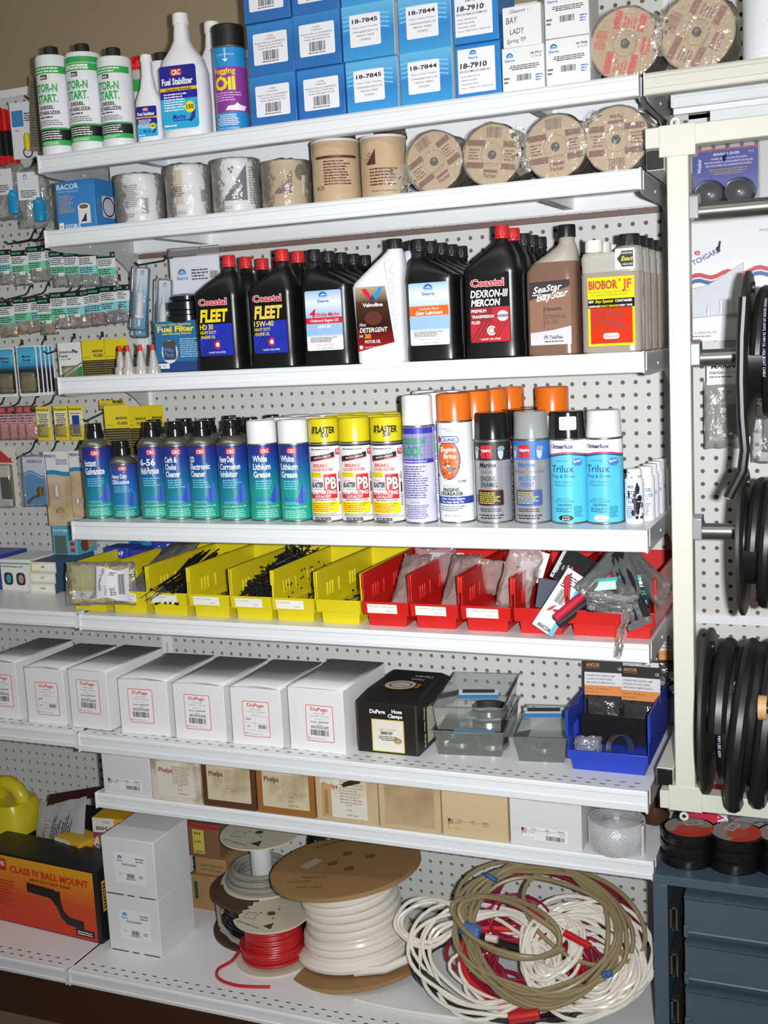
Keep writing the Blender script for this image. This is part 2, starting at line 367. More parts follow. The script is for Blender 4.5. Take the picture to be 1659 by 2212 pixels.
# ================================================================== cream tube rack with cable reels
t = thing('tube_rack', 'cream square tube frame holding black cable reels at right', 'rack', (50.6, -15, 25.4))
m = MB(); m.box(-.66, .66, -.62, .62, 1.1, 42.9, CREAM); m.build('post', t, bev=.08)
m = MB(); m.box(-1.95, 22, -.62, .62, 42.9, 44.15, CREAM); m.build('top_tube', t, bev=.08)
m = MB(); m.box(-1.7, 22, -.62, .62, -.1, 1.15, CREAM); m.build('bottom_tube', t, bev=.08)
for z0_, z1_, zl in ((42.3, 44.2, 44.3), (-.15, 1.6, -.5)):
    m = MB(); m.box(-1.1, 1.1, -.68, .66, z0_, z1_, CREAM); o = m.build('corner_sleeve', t, bev=.05)
    m = MB(); m.lathe([(.14, .0), (.14, .1), (.3, .1), (.3, 0)], CREAM, 16, (-.1, -.55, zl), 'y', caps=False); m.build('eyelet', o)
for z, nm in ((42.25, 'depth_tube'), (2.1, 'depth_tube')):
    m = MB(); m.box(-1.9, -.8, -.45, 14.5, z-.65, z+.6, CREAM); o = m.build(nm, t, bev=.06)
    m = MB(); m.box(-1.86, -.84, -.56, -.42, z-.6, z+.55, BLK); m.build('end_cap', o, bev=.05)
for z in (39.2, 30.2, 19.1):
    m = MB(); m.prism([(-.72, z-.75), (.65, z-.75), (.65, z+.2), (.45, z+.75), (-.2, z+.85), (-.72, z+.6)], 'yz', .66, 1.25, M('b9bdbf', .25, .6)); m.build('rod_clip', t, bev=.05)
rods = [(64.3, 'grey steel rod level with the bearing protector pack'), (55.3, 'grey steel rod through the upper black cable reel'), (44.2, 'grey steel rod through the middle black cable reel')]
for z, lb in rods:
    m = MB(); m.lathe([(.52, 0), (.52, 22)], STEEL, 20, (0, 0, 0), 'x'); tag(m.build('reel_rod'), lb, 'rod').location = Vector((51.5, -15, z))*U
RUB = M('1a1a1b', .4, nscale=20, noise_amt=.2); FLG = M('2a2925', .5, nscale=12, noise_amt=.3)
def reel(x, y, z, R, rc, label, nw, cr, wid, seed, name='cable_reel'):
    t = thing(name, label, 'cable reel', (x, y, z)); rd = random.Random(seed)
    m = MB(); m.lathe([(R-.12, -.16), (R, -.1), (R, .1), (R-.12, .16), (1.2, .16)], FLG, 56, axis='x'); m.lathe([(.35, .2), (.35, .35)], BLK, 12, (0, 0, R*.8), 'x'); m.build('flange', t)
    m = MB(); m.lathe([(R, -.12), (R, .1)], FLG, 56, (wid, 0, 0), 'x'); m.build('flange', t)
    m = MB(); m.lathe([(rc-.9, 0), (rc-.9, wid)], BLK, 28, axis='x'); m.build('drum', t)
    m = MB(); pts = []
    N = nw*40
    for i in range(N+1):
        f = i/40; a = 2*math.pi*f; lay = rc+ (.25*math.sin(f*1.7+seed)+.2*math.sin(3.1*f))
        xx = .3+cr+(wid-.6-2*cr)*(i/N)+.1*math.sin(a*1.0); pts.append((xx, -lay*math.cos(a), lay*math.sin(a)))
    m.tube(pts, cr, RUB, 10); m.build('cable_winding', t)
    return t
R1 = reel(54.75, -15, 55.4, 5.1, 3.7, 'upper black cable reel on the steel rod by the wave banner card', 7, .42, 7, 3)
R2 = reel(54.4, -15, 43.6, 4.75, 3.7, 'middle black cable reel hanging below the yellow plug bag', 7, .42, 7, 5)
R3 = reel(52.15, -15, 32.2, 5.45, 3.9, 'lowest black cable reel with thick loose windings', 5, .62, 4.6, 8)
def cable_print(parent, xs, r, txt, a0, h=.22):
    s_ = lambda u, v, hh: (v, -(r+hh)*math.cos(a0-u/r), (r+hh)*math.sin(a0-u/r))
    L = Lab(s_)
    for x in xs: L.T(txt, 0, x, h, P('c9d4e4', .5), l=1)
    L.build('cable_lettering', parent, sm=0)
cable_print(R3, (1.0, 1.9), 4.55, '42 MARINE GRADE 1 AWG 50 MM UBS 600V', .75, .2)
cable_print(R1, (1.1, 2.0, 2.9), 4.2, 'MARINE GRADE 2/0 AWG 70 MM UL 1426 BOAT CABLE', .9, .16)
# loose ends of cable
wp = [(54.95, 58.8), (54.8, 56.5), (54.75, 54), (54.8, 51.9), (54.95, 50), (54.8, 48.8), (54.4, 48.0), (54.0, 47.2)]
pts = []
for i in range(len(wp)-1): pts += [(wp[i][0]+(wp[i+1][0]-wp[i][0])*k/3-54.8, -5.45-.0, wp[i][1]+(wp[i+1][1]-wp[i][1])*k/3-52) for k in range(3)]
pts.append((54.0-54.8, -5.45, 47.2-52)); m = MB(); m.tube(pts, .3, RUB, 10); m.tube([pts[-1], (pts[-1][0]-.02, -5.45, pts[-1][2]-.06)], .24, M('b08a5c', .4, .4), 10); o = tag(m.build('loose_cable_end'), 'thick black cable end hanging down between the upper and middle reels', 'cable'); o.location = Vector((54.8, -15.2, 52))*U
m = MB()
for x0, cz, rr in ((0, -.6, 5.15), (1.5, -.35, 5.0)):
    m.tube([(x0+.5*math.sin(a), -rr*math.cos(a), cz+rr*math.sin(a)) for a in [i*2*math.pi/48 for i in range(48)]], .55, RUB, 10, closed=True)
o = tag(m.build('loose_cable_loop'), 'slack loops of thick black cable drooping below the lowest reel windings', 'cable'); o.location = Vector((54.3, -15, 32.0))*U
m = MB(); m.lathe([(.75, 0), (.75, .5)], M('c7a16d', .5), 24, axis='x'); m.lathe([(.35, .5), (.35, .6)], BLK, 20, axis='x'); o = tag(m.build('wood_plug'), 'small tan wooden plug stuck in the lowest reel', 'plug'); o.location = Vector((55.6, -19.8, 34.2))*U

# ================================================================== cards on the right pegboard
def hook(x, z, ln=5, y=0, lb='', drop=-.5, name='peg_hook'):
    m = MB(); m.tube([(0, .1, .2), (0, -.15, .2), (0, -.35, .0), (0, -.7, -.5), (0, -1.1, -.75), (0, -ln+.4, -1.3), (0, -ln, -1.1)], .085, DSTEEL, 8)
    m.box(-.14, .14, -.08, 0, .0, .5, DSTEEL); o = m.build(name); o.location = Vector((x, y, z))*U; return tag(o, lb, 'hook')
t = thing('blister_pack', 'blister pack of two round wheel bearing protectors on a blue card', 'blister pack', (51.95, -1.2, 65.5)); t.scale = (.97, 1, .86)
L = Lab(plane(-2.35, 0, 0)); NAVY = P('3d3fa0'); W_ = P('eceef4')
L.rect(0, 4.7, 0, 5.1, GZ('bearing_card', [(0, 'b9bccf'), (.35, '5a5fb0'), (.7, '36389a'), (1, '3a3c9e')], 0, 5)); L.rect(0, 4.7, 5.05, 5.2, P('b03040'), 1)
L.T('BEARING SAVER', 1.5, 4.65, .2, W_, w=1.9, bold=1); L.T('0632', 4.0, 4.7, .14, W_, w=.4)
L.T('WHEEL BEARING PROTECTORS', 1.3, 4.3, .15, W_, w=2.6, bold=.6); L.T('PROTECTEURS DE ROULEMENTS DE ROUES', .85, 4.02, .15, W_, w=3.5, bold=.6); L.T('PROTECTORES DE COJINETES DE RUEDA', .95, 3.75, .15, W_, w=3.3, bold=.6)
L.fine(1.1, 4.0, 3.05, 3.6, 3, P('a8904a'), al='c'); L.T('Wesbar', .6, 3.3, .28, W_, w=1.2, rot=90, bold=1); L.build('card', t, sm=0)
for cx in (1.25-2.35, 3.4-2.35):
    m = MB(); m.lathe([(1.05, .05), (1.05, .35), (.85, .5), (.8, .4), (.7, .75), (.35, .9), (.12, .9)], BLK, 32, (cx, 0, 1.45), 'y'); o = m.build('bearing_cap', t)
    m = MB(); m.lathe([(.1, .9), (.1, 1.0), (0, 1.02)], M('d8d2b8', .3, .5), 10, (cx, 0, 1.45), 'y'); m.build('grease_nipple', o)
m = MB(); m.box(-2.5, 2.5, -.08, 0.02, -.1, 5.9, BLIS); m.lathe([(1.2, .06), (1.2, .6), (1.0, 1.1), (0, 1.15)], BLIS, 28, (-1.1, 0, 1.45), 'y'); m.lathe([(1.2, .06), (1.2, .6), (1.0, 1.1), (0, 1.15)], BLIS, 28, (1.05, 0, 1.45), 'y'); m.build('clear_shell', t)
hook(52.0, 70.3, 2.5, 0, 'peg hook above the bearing protector blister pack')
t = thing('hanging_card', 'large white card with red and blue wave bands behind the upper cable reel', 'card', (54.6, -.9, 56.2))
L = Lab(plane(-5.3, 0, 0), .4); WC = P('e6e8ea'); RD = P('c02c38'); BL = P('25559c')
L.rect(0, 9, 0, 8.6, WC); 
wv = lambda c, k: (lambda u: c+.06*u+.16*math.sin(u*2.9)+k)
L.rect(0, 9, 0, 0, RD, 1, wv(4.55, 0), wv(4.75, .12)); L.rect(0, 9, 0, 0, BL, 1, wv(4.15, 0), wv(4.4, .05))
L.T('e', .35, 6.35, .5, RD, w=.45, bold=1); L.T('TCHGARD', .3, 5.6, .38, BL, w=2.2, rot=24, bold=1); L.T('MODEL 36', 5.0, 7.7, .2, BL, w=.9)
L.T('e industries, inc.', .35, .55, .25, P('a03038'), w=1.6); L.fine(.1, 1.6, .3, .45, 1, P('a03038')); L.build('card', t, sm=0)
m = MB(); m.prism([(-5.3, 1.7), (-1.6, 1.9), (-1.4, 5.6), (-4.0, 4.1), (-5.3, 3.9)], 'xz', -.35, -.05, M('d4d8e0', .2)); m.build('clear_pocket', t, bev=.08)
for i, (xx, hh) in enumerate(((-3.9, .55), (-3.0, 1.0), (-2.25, 1.4), (-1.5, 1.2))):
    m = MB(); m.lathe([(.14, 0), (.14, hh), (.05, hh+.12)], M('dfe2e6', .15), 12, (xx, -.42, 1.95)); m.build('shaped_tube', t)
hook(51.5, 64.0, 2.2, 0, 'peg hook through the large white wave banner card')
def pillow(w, h, tk, m, seed=0, nx=14, nz=16, crump=.12, B=None, c=(0, 0, 0)):
    b = B or MB(); vs = []; fs = []
    for sgn in (-1, 1):
        base = len(vs)
        for j in range(nz+1):
            for i in range(nx+1):
                u = i/nx*2-1; v = j/nz*2-1; q = tk*math.sqrt(max(0, (1-u**4)*(1-v**4)))
                n_ = noise.noise(Vector((u*2.3+seed*7, v*2.7, seed*3.1+sgn*.3)))*crump+noise.noise(Vector((u*6+seed, v*7, seed+sgn)))*crump*.5
                e = noise.noise(Vector((u*3+9, v*3, seed*1.7)))*crump*.8
                vs.append((c[0]+u*w/2+e*(abs(u)), c[1]+sgn*(q/2)+n_, c[2]+(v+1)*h/2+e*abs(v)))
        for j in range(nz):
            for i in range(nx):
                a = base+j*(nx+1)+i; fs.append((a, a+1, a+nx+2, a+nx+1) if sgn < 0 else (a, a+nx+1, a+nx+2, a+1))
    b.add(vs, fs, m); return b
t = thing('hanging_bag', 'grey plastic bag with a white header card hanging below the middle rod', 'bag', (51.9, -2.6, 48.3))
L = Lab(plane(-1.2, -.2, 4.7)); L.rect(0, 2.5, 0, 1.9, WC); L.T('MARINC', .3, 1.2, .36, P('1c1c22'), w=2.1, bold=1.5, sh=.2); L.T('marine', .2, .8, .26, P('3a3030'), w=.95, bold=1); L.T('electric', 1.2, .8, .26, P('c99a2c'), w=1.0); L.fine(.2, 1.9, .5, .68, 1, P('444444')); L.build('header_card', t, sm=0)
pillow(2.9, 5, .7, FG, 4).build('plastic_bag', t); m = MB(); m.box(.2, .9, -.3, .1, .7, 3.2, M('8b8478', .5)); m.lathe([(.13, 0), (.13, .1)], WHT, 12, (.5, -.3, 1.1), 'y'); m.build('wire_connector', t, bev=.1)
t = thing('hanging_bag', 'clear bag holding a bright yellow plug between the cable reels', 'bag', (55.5, -2.6, 47.2))
pillow(3.4, 4.6, .8, FC, 9).build('plastic_bag', t); m = MB(); m.lathe([(.75, 0), (.7, 1.2), (.45, 2.0)], M('e0b020', .35), 20, (.6, 0, .5)); m.build('yellow_plug', t); m = MB(); m.box(-.9, -.1, -.2, .3, .8, 3.3, BLK); m.build('dark_plug', t, bev=.1)
hook(53.2, 54.9, 3.2, 0, 'peg hook above the grey bag with white header')
t = thing('carton', 'white carton with red edging behind the foot of the lowest reel', 'box', (52.6, -2.0, 22.2))
m = MB(); m.box(-2.2, 2.2, -1.4, 1.4, 0, 4.2, M('dcdcda', .6)); m.build('box', t, bev=.05); L = Lab(plane(-2.2, -1.4, 0)); L.rect(0, 4.4, 4.0, 4.2, P('b02a30')); L.rect(4.2, 4.4, 0, 4.2, P('b02a30')); L.rect(1.2, 3.2, 3.5, 3.9, P('303030'), 1); L.ell(2.2, 3.7, .6, .14, P('c8c8c8'), 2); L.T('DORSEY', 1.6, 2.8, .16, P('404040'), w=1.0); L.build('printing', t, sm=0)

# ================================================================== blue grey drawer cabinet
CB = M('4b5c69', .4, nscale=25, noise_amt=.05); CBD = M('2b343d', .6)
t = thing('drawer_cabinet', 'blue grey steel drawer cabinet at lower right under the tape rolls', 'cabinet', (55.9, -13, 0))
m = MB(); m.box(-8, 8, 0, 11.5, 18.5, 19.2, CB); m.box(-8, -7.0, 0, 11.5, 0, 18.5, CB); m.box(7, 8, 0, 11.5, 0, 18.5, CB); m.box(-8, 8, 11.3, 11.5, 0, 19, CB); m.box(-7, 7, .2, 11.3, 0, .4, CBD); m.build('body', t, bev=.05)
for k in range(5):
    z = 18.1-3.52*(k+1)+.25
    m = MB(); m.prism([(.25, z), (.05, z+.05), (-.12, z+.4), (-.05, z+.5), (.1, z+.52), (.12, z+2.75), (-.12, z+2.95), (-.15, z+3.1), (.25, z+3.15), (9, z+3.15), (9, z)], 'yz', -5.85, 5.85, CB); o = m.build('drawer', t, sm=20)
    m = MB(); m.box(-5.9, -5.55, -.13, .1, z, z+.9, CB); m.build('corner_tab', o, bev=.05)
    m = MB(); m.box(-6.9, -6.75, .25, 10, z+.2, z+1.9, STEEL); m.box(-6.5, -6.35, .25, 10, z+.2, z+1.9, STEEL); m.box(-6.9, -6.4, .25, 10, z+1.8, z+1.95, STEEL); m.box(-6.9, -6.6, .25, 10, z+.15, z+.3, STEEL); m.build('drawer_slide', t)
PVC = M('121214', .18, nscale=30)
tl = ['leftmost stack', 'middle stack', 'right edge stack']
for i, (x, y) in enumerate(((49.9, -9.9), (53.15, -9.8), (56.35, -9.3))):
    for k in range(3):
        t = thing('tape_roll', f'black tape roll with red disc, {("lowest", "middle", "top")[k]} of the {tl[i]} on the cabinet', 'tape roll', (x+.06*k, y, 19.22+.82*k), rz=40*i+15*k); t.scale = (1, 1, .67)
        m = MB(); m.lathe([(1.75, 0), (1.85, .08), (1.85, 1.08), (1.75, 1.18), (.7, 1.18)], PVC, 40, caps=False); m.lathe([(1.75, 0), (.01, 0)], PVC, 40, caps=False); m.build('tape', t)
        L = Lab(top(0, 0, 1.19)); L.ell(0, 0, 1.72, 1.72, M('9b8f86', .3, noise_amt=.2)); L.poly([(1.7*math.cos(a), 1.7*math.sin(a)) for a in [math.radians(q) for q in range(190, 355, 12)]], P('c8402c', .3), 1); L.ell(-.2, -.2, .9, .7, P('c9523e', .3), 1.5, a0=0, a1=360); L.rect(-.1, 1.2, .2, .9, P('c8c8c4'), 2); L.bar(0, 1.1, .3, .8, P('555555'), 3); L.build('printed_disc', t, sm=0)
        m = MB(); m.lathe([(1.9, .02), (1.92, .1), (1.92, 1.14), (1.86, 1.2)], FILM('dark_wrap', '3a3a3e', .12, .08), 40, caps=False); m.build('shrink_wrap', t)
t = thing('red_carton', 'red carton lettered PROFESSIONAL standing behind the tape rolls', 'box', (51.0, -4.6, 19.25)); t.scale = (1, 1, 1.25); m = MB(); m.box(-1.9, 1.9, 0, 2.6, 0, 2.6, M('d4304c', .5)); m.build('box', t, bev=.04)
L = Lab(plane(-1.9, 0, 0)); L.T('PROFESSIONAL', .2, 1.35, .22, P('222222'), w=1.7, bold=1); L.T('QUAL', .9, 1.0, .22, P('222222'), w=.6, bold=1); L.rect(2.3, 3.1, .2, 2.6, P('e8e8e8')); L.T('WN', 2.75, .6, .7, P('d4304c'), w=1.6, rot=90, bold=1, l=2); L.build('printing', t, sm=0)
o = pillow(3.8, 2.2, 1.2, FC, 12, crump=.3).build('plastic_bag'); o.location = Vector((54.2, -5.3, 19.3))*U; tag(o, 'crumpled clear plastic bag lying behind the tape rolls', 'bag')
# ================================================================== shelf A: bottles
BK = P('19191b'); GRN = P('2fa84f'); INK = P('2a2a30'); RED = P('d2202c'); YEL = P('f0dc18'); WH = P('f2f3f4'); GREYI = P('6c6f76')
PWH = M('e6e8ee', .35, nscale=20, noise_amt=.02); CAPB = M('1d1b1a', .45); CAPW = M('eceded', .35)
def ribbed_cap(r, h, m, c=(0, 0, 0), n=40):
    b = MB(); vs = []
    def rg(R, z, k): return [(c[0]+(R-(.03 if (i % 2 and k) else 0))*math.cos(2*math.pi*i/n), c[1]+(R-(.03 if (i % 2 and k) else 0))*math.sin(2*math.pi*i/n), c[2]+z) for i in range(n)]
    b.loft([rg(r, 0, 1), rg(r, h*.88, 1), rg(r-.05, h, 0)], m); return b
def round_bottle(lb, x, y, r, h, rz, capc=CAPB, z=ZA, body=PWH):
    t = thing('additive_bottle', lb, 'bottle', (x, y, z), rz=rz, group='white diesel additive bottles on the top shelf')
    m = MB(); m.lathe([(r-.12, 0), (r, .1), (r, h-.25), (r-.08, h-.08), (r*.7, h), (.5, h+.08), (.48, h+.2)], body, 40); m.build('body', t); ribbed_cap(.56, .72, capc, (0, 0, h+.02)).build('cap', t); return t
for i, (x, y, r, h, rz, lb, c2) in enumerate(((.75, -10.74, 1.34, 7.9, 9, 'white bottle with green and black print and black cap, leftmost on the top shelf', 0), (3.75, -10.7, 1.45, 7.7, 8, 'fattest white bottle with green band at its shoulder, second from the left', 1), (6.65, -10.7, 1.36, 7.0, 6, 'third green printed white bottle, left of the slim blue labelled one', 0))):
    t = round_bottle(lb, x, y, r, h, rz); k = h/7.7
    L = Lab(cylS(r), .25); v = lambda q: q*k
    L.rect(-1.9, 1.9, v(6.2), v(6.75), GRN); L.fine(-1.2, 1.2, v(6.25), v(6.7), 2, WH, seed=3)
    if c2: L.rect(-2.2, 2.2, v(6.8), v(7.25), GRN); L.T('LONG STORAGE', -1.2, v(6.4), .24, WH, w=2.2, bold=1)
    L.rect(-.45, .15, v(5.75), v(6.1), INK); L.T('MDR', -.38, v(5.82), .17, WH, w=.45, bold=1, l=2)
    L.T('STOR-N', -1.1, v(4.85), .62, GRN, w=2.0, bold=1.6); L.T('START.', -.95, v(4.05), .62, GRN, w=1.85, bold=1.6)
    L.T('DIESEL', -.75, v(3.55), .27, INK, w=1.3, bold=1.3); L.T('STABILIZER', -.95, v(3.15), .27, INK, w=1.95, bold=1.3)
    L.fine(-.8, .8, v(2.85), v(3.05), 1, INK, seed=2); L.ring(-.85, v(2.5), .2, .2, .05, GREYI, 1); L.fine(-.55, 1.1, v(2.3), v(2.75), 3, GREYI, seed=5)
    L.rect(-1.9, 1.9, v(2.0), v(2.15), GRN); L.rect(-1.9, 1.9, v(1.2), v(2.0), BK); L.fine(-1.0, 1.0, v(1.25), v(1.95), 4, WH, seed=7); L.rect(-1.9, 1.9, v(.8), v(1.2), GRN); L.fine(-.8, .8, v(.85), v(1.1), 2, WH, seed=8); L.build('label', t, sm=0)
round_bottle('white bottle with black cap half hidden behind the slim blue labelled bottle', 9.0, -7.4, 1.3, 7.0, 18)
t = round_bottle('green labelled bottle with black cap peeking between slim and big blue labelled bottles', 11.7, -7.4, 1.3, 6.2, 18); L = Lab(cylS(1.3), .25); L.rect(-1.5, 1.5, 3.6, 5.6, GRN); L.build('label', t, sm=0)
t = thing('spray_can', 'can with a bright red trigger top behind the green printed bottles', 'spray can', (6.75, -7.2, ZA)); m = MB(); m.lathe([(1.25, 0), (1.25, 6.2), (.9, 6.7)], GZ('red_top_can', [(0, 'e0e2e4'), (.72, 'e0e2e4'), (.73, '2fa84f'), (.86, '2fa84f'), (.87, 'b8b8b4'), (1, 'b8b8b4')], 0, 6.7), 32); m.build('body', t); m = MB(); m.lathe([(.95, 6.6), (1.1, 6.8), (1.05, 7.3), (.6, 7.75), (0, 7.8)], M('d6201c', .35), 24); m.box(-.3, .3, -1.3, -.4, 7.2, 7.5, M('d6201c', .35)); m.build('trigger_cap', t)
# slim and big stabiliser bottles
def ovring(wx, wy, z, ox=0, oy=0, n=36, e=2.6):
    out = []
    for i in range(n):
        a = 2*math.pi*i/n; c, s_ = math.cos(a), math.sin(a)
        out.append((ox+wx*math.copysign(abs(c)**(2/e), c), oy+wy*math.copysign(abs(s_)**(2/e), s_), z))
    return out
def stab_label(L, u0, u1, v0, v1, num):
    w_, h_ = u1-u0, v1-v0; X = lambda a: u0+a*w_; Y = lambda a: v0+a*h_
    L.rrect(u0, u1, v0, v1, .08*w_, GZ('stab_label'+num, [(0, '2aa8d8'), (.62, '37b0dc'), (.63, '2a2c9c'), (1, '28298f')], v0, v1, .3))
    L.rrect(X(.3), X(.62), Y(.84), Y(.95), .05*w_, RED, 1); L.T('CRC', X(.46), Y(.855), .08*h_, WH, w=.24*w_, al='c', l=2, bold=1.5)
    L.T('Fuel Stabilizer', X(.06), Y(.7), .105*h_, WH, w=.84*w_, bold=1.5, l=2); L.rect(X(0), X(1), Y(.6), Y(.655), P('f0b81c'), 1); L.T('Gasoline Formula', X(.14), Y(.605), .04*h_, INK, w=.7*w_, l=2, bold=1, sh=.2)
    L.fine(X(.08), X(.75), Y(.28), Y(.57), 7, WH, seed=4); L.T('Marine', X(.28), Y(.15), .085*h_, P('2733a0'), w=.36*w_, l=1, bold=1, sh=.25)
    L.rect(X(.3), X(.8), Y(.12), Y(.135), P('2733a0'), 1); L.poly([(X(.62), Y(.1)), (X(.72), Y(.1)), (X(.94), Y(.4)), (X(.9), Y(.15)), (X(.8), Y(.1))], P('2733a0'), 1)
    L.ell(X(.78), Y(.33), .14*w_, .14*w_, P('f2e21c'), 2); L.T(num, X(.78), Y(.30), .07*h_, INK, w=.2*w_, al='c', l=3, bold=1.5); L.fine(X(.05), X(.4), Y(.03), Y(.08), 1, WH)
def oval_bottle(name, lb, x, y, z, rings, capr, caph, capm, bodym, group=None, rz=0):
    t = thing(name, lb, 'bottle', (x, y, z), rz=rz, group=group); m = MB(); m.loft([ovring(*r) for r in rings], bodym); m.build('body', t, sm=40)
    zt = rings[-1][2]; ox = rings[-1][3] if len(rings[-1]) > 3 else 0; ribbed_cap(capr, caph, capm, (ox, 0, zt-.12)).build('cap', t); return t
t = oval_bottle('stabiliser_bottle', 'slim white long necked bottle with small blue label, left of the big one', 9.95, -11.2, ZA, [(.95, .7, 0), (1.05, .8, .1), (1.05, .8, 2.9), (.98, .75, 3.3), (.6, .55, 4.2), (.42, .42, 5.2), (.40, .40, 6.3)], .46, .5, CAPW, PWH, rz=12)
L = Lab(plane(-.82, -.8, .5)); stab_label(L, 0, 1.66, 0, 2.25, '40'); L.build('label', t, sm=0)
for x, y, lb, f in ((13.1, -10.9, 'big white bottle with square blue stabiliser label and white screw cap', 1), (13.95, -7.7, 'second big white bottle behind the one with square blue label', 0)):
    t = oval_bottle('stabiliser_bottle', lb, x, y, ZA, [(1.75, 1.1, 0), (1.9, 1.25, .12), (1.95, 1.3, 2.5), (1.9, 1.25, 4.9), (1.6, 1.1, 5.9), (.95, .8, 6.7), (.62, .62, 7.3), (.5, .5, 8.6)], .62, .8, CAPW, PWH, rz=8)
    if f: L = Lab(plane(-1.5, -1.31, .7)); stab_label(L, 0, 3.0, 0, 4.6, '150'); L.build('label', t, sm=0)
FILMD = P('3a3a44')
def can_base(name, lb, x, y, z, r, bh, bodym, rz, group=None, cat='spray can'):
    t = thing(name, lb, cat, (x, y, z), rz=rz, group=group)
    m = MB(); m.lathe([(r-.06, 0), (r+.02, .04), (r+.02, .12), (r, .14)], STEEL, 40, caps=True); m.build('bottom_rim', t); m = MB(); m.lathe([(r-.02, bh-.1), (r+.03, bh-.04), (r+.03, bh+.04), (r-.05, bh+.08)], STEEL, 40); m.build('top_rim', t)
    m = MB(); m.lathe([(r, .12), (r, bh-.08)], bodym, 48, caps=False); m.build('body', t); return t
t = can_base('spray_can', 'blue and purple fogging oil spray can with black cap on the top shelf', 17.0, -10.7, ZA, 1.27, 6.2, GZ('fog', [(0, '2b8fd2'), (.23, '2b8fd2'), (.24, '8e3f9c'), (.76, '93409f'), (.77, '2a93d6'), (1, '2a8fd0')], 0, 6.2), 14)
m = MB(); m.lathe([(1.22, 6.25), (1.22, 7.75), (1.1, 7.85)], CAPB, 40); m.build('cap', t)
L = Lab(cylS(1.27), .25); L.T('Fogging', -1.05, 4.25, .42, YEL, w=1.75, bold=1.2); L.T('Oil', -1.05, 3.1, .95, YEL, w=1.7, bold=2.2); L.fine(-1.1, 1.1, 2.25, 2.95, 4, P('d8a8d8'), seed=1); L.poly([(-.2, 1.6), (0, 1.9), (.5, 1.95), (.7, 2.15), (1.0, 1.95), (1.5, 1.9), (1.3, 1.55)], WH, 1); L.rect(-.3, 1.4, 1.45, 1.53, P('c43a9c'), 1); L.fine(-1.1, .9, .5, 1.35, 6, WH, seed=2, al='c'); L.T('NET WT 12 OZ (340 GRAMS)', -.95, .25, .12, WH, w=1.7); L.T('OIL CORPORATE OIL CO.', -.7, 5.5, .13, WH, w=1.4, rot=2); L.poly([(-.25, 5.3), (0, 5.05), (.25, 5.3), (.03, 5.25)], WH, 1); L.rect(-.03, .03, 5.2, 5.9, WH, 1); L.ring(0, 5.95, .09, .09, .03, WH, 1); L.build('label', t, sm=0)

# ------------------------------------------------------------------ blue and white filter cartons (shelf A)
def carton(lb, x0, x1, yf, d, z, h, mat, group=None, rz=0, name='filter_carton', sidem=None, cat='box', bev=.05, dx=0):
    t = thing(name, lb, cat, ((x0+x1)/2, yf, z), rz=rz, group=group); w_ = (x1-x0)/2; m = MB(); m.box(-w_, w_, 0, d, 0, h, mat)
    if sidem: m.box(w_-.02, w_+.015, .02, d-.02, .02, h-.02, sidem)
    m.build('box', t, bev=bev); return t, w_
B1 = GZ('blue_carton_a', [(0, '2f6fb4'), (.5, '2a68ae'), (1, '3a86c8')], 0, 3.75, .4); B2 = GZ('blue_carton_b', [(0, '3f9ad4'), (.45, '2f86c8'), (1, '69b8e4')], 0, 3.75, .4)
LABP = P('e9ebf2', .5)
def lab_a(t, w_):
    L = Lab(plane(-w_, 0, 0)); L.rrect(.5, 3.3, .75, 2.95, .12, LABP)
    L.T('9-37800', 1.9, 2.65, .11, INK, w=.55, al='c'); L.T('10 MICRON', 1.9, 2.45, .12, INK, w=.85, al='c'); L.T('Replaces Mercury 35-802893Q4,', 1.9, 2.22, .12, INK, w=2.5, al='c'); L.T('Honda Suzuki 99105-2001', 1.9, 2.02, .12, INK, w=2.0, al='c'); L.T('Yamaha ABA-SEPAR-AT-OR', 1.9, 1.82, .12, INK, w=2.1, al='c')
    L.bar(1.25, 2.55, 1.05, 1.7, INK); L.fine(1.2, 2.6, .88, 1.0, 1, INK); L.build('label', t, sm=0)
def lab_b(t, w_, num):
    L = Lab(plane(-w_, 0, 0), .4); LB = P('7fc4ea')
    for k in range(4): L.rect(.1, 3.6, 0, 0, LB, 0, lambda u, k=k: 3.0-.3*k-.05*(u-1.5)**2, lambda u, k=k: 3.08-.3*k-.045*(u-1.5)**2)
    L.rrect(.6, 2.95, .85, 3.0, .1, LABP, 1); L.T(num, 1.78, 2.45, .28, INK, w=1.95, al='c', bold=1.2, l=2); L.T('Replaces  Remplace  Reemplaza', 1.78, 2.1, .1, INK, w=1.9, al='c', l=2)
    L.T('YAMAHA(ABA-FUELF-IL-TR)', 1.78, 1.78, .13, INK, w=1.95, al='c', l=2); L.T('MERCURY  MARINE', 1.78, 1.52, .13, INK, w=1.35, al='c', l=2); L.T('(35-802893Q)', 1.78, 1.25, .13, INK, w=.8, al='c', l=2); L.build('label', t, sm=0)
def lab_c(t, w_):
    L = Lab(plane(-w_, 0, 0)); L.rect(.2, 2.85, .45, 3.35, LABP); sierra(L, 1.3, 2.85, .95); L.T('18-7910', .35, 2.1, .34, INK, w=1.9, bold=1.5, sh=.12); L.T('REPLACES REMPLACE REEMPLAZA', .3, 1.82, .13, INK, w=2.2, bold=.5)
    for i, s_ in enumerate(('Honda 15400-POH-30,', '15400-POH-305PE', 'Westerbeke 30220', 'Yanmar 119660-35150, 124450-35100')): L.T(s_, .35, 1.5-.25*i, .12, INK, w=(1.4, 1.2, 1.3, 2.3)[i])
    L.build('label', t, sm=0)
rown = ['bottom', 'second', 'top']
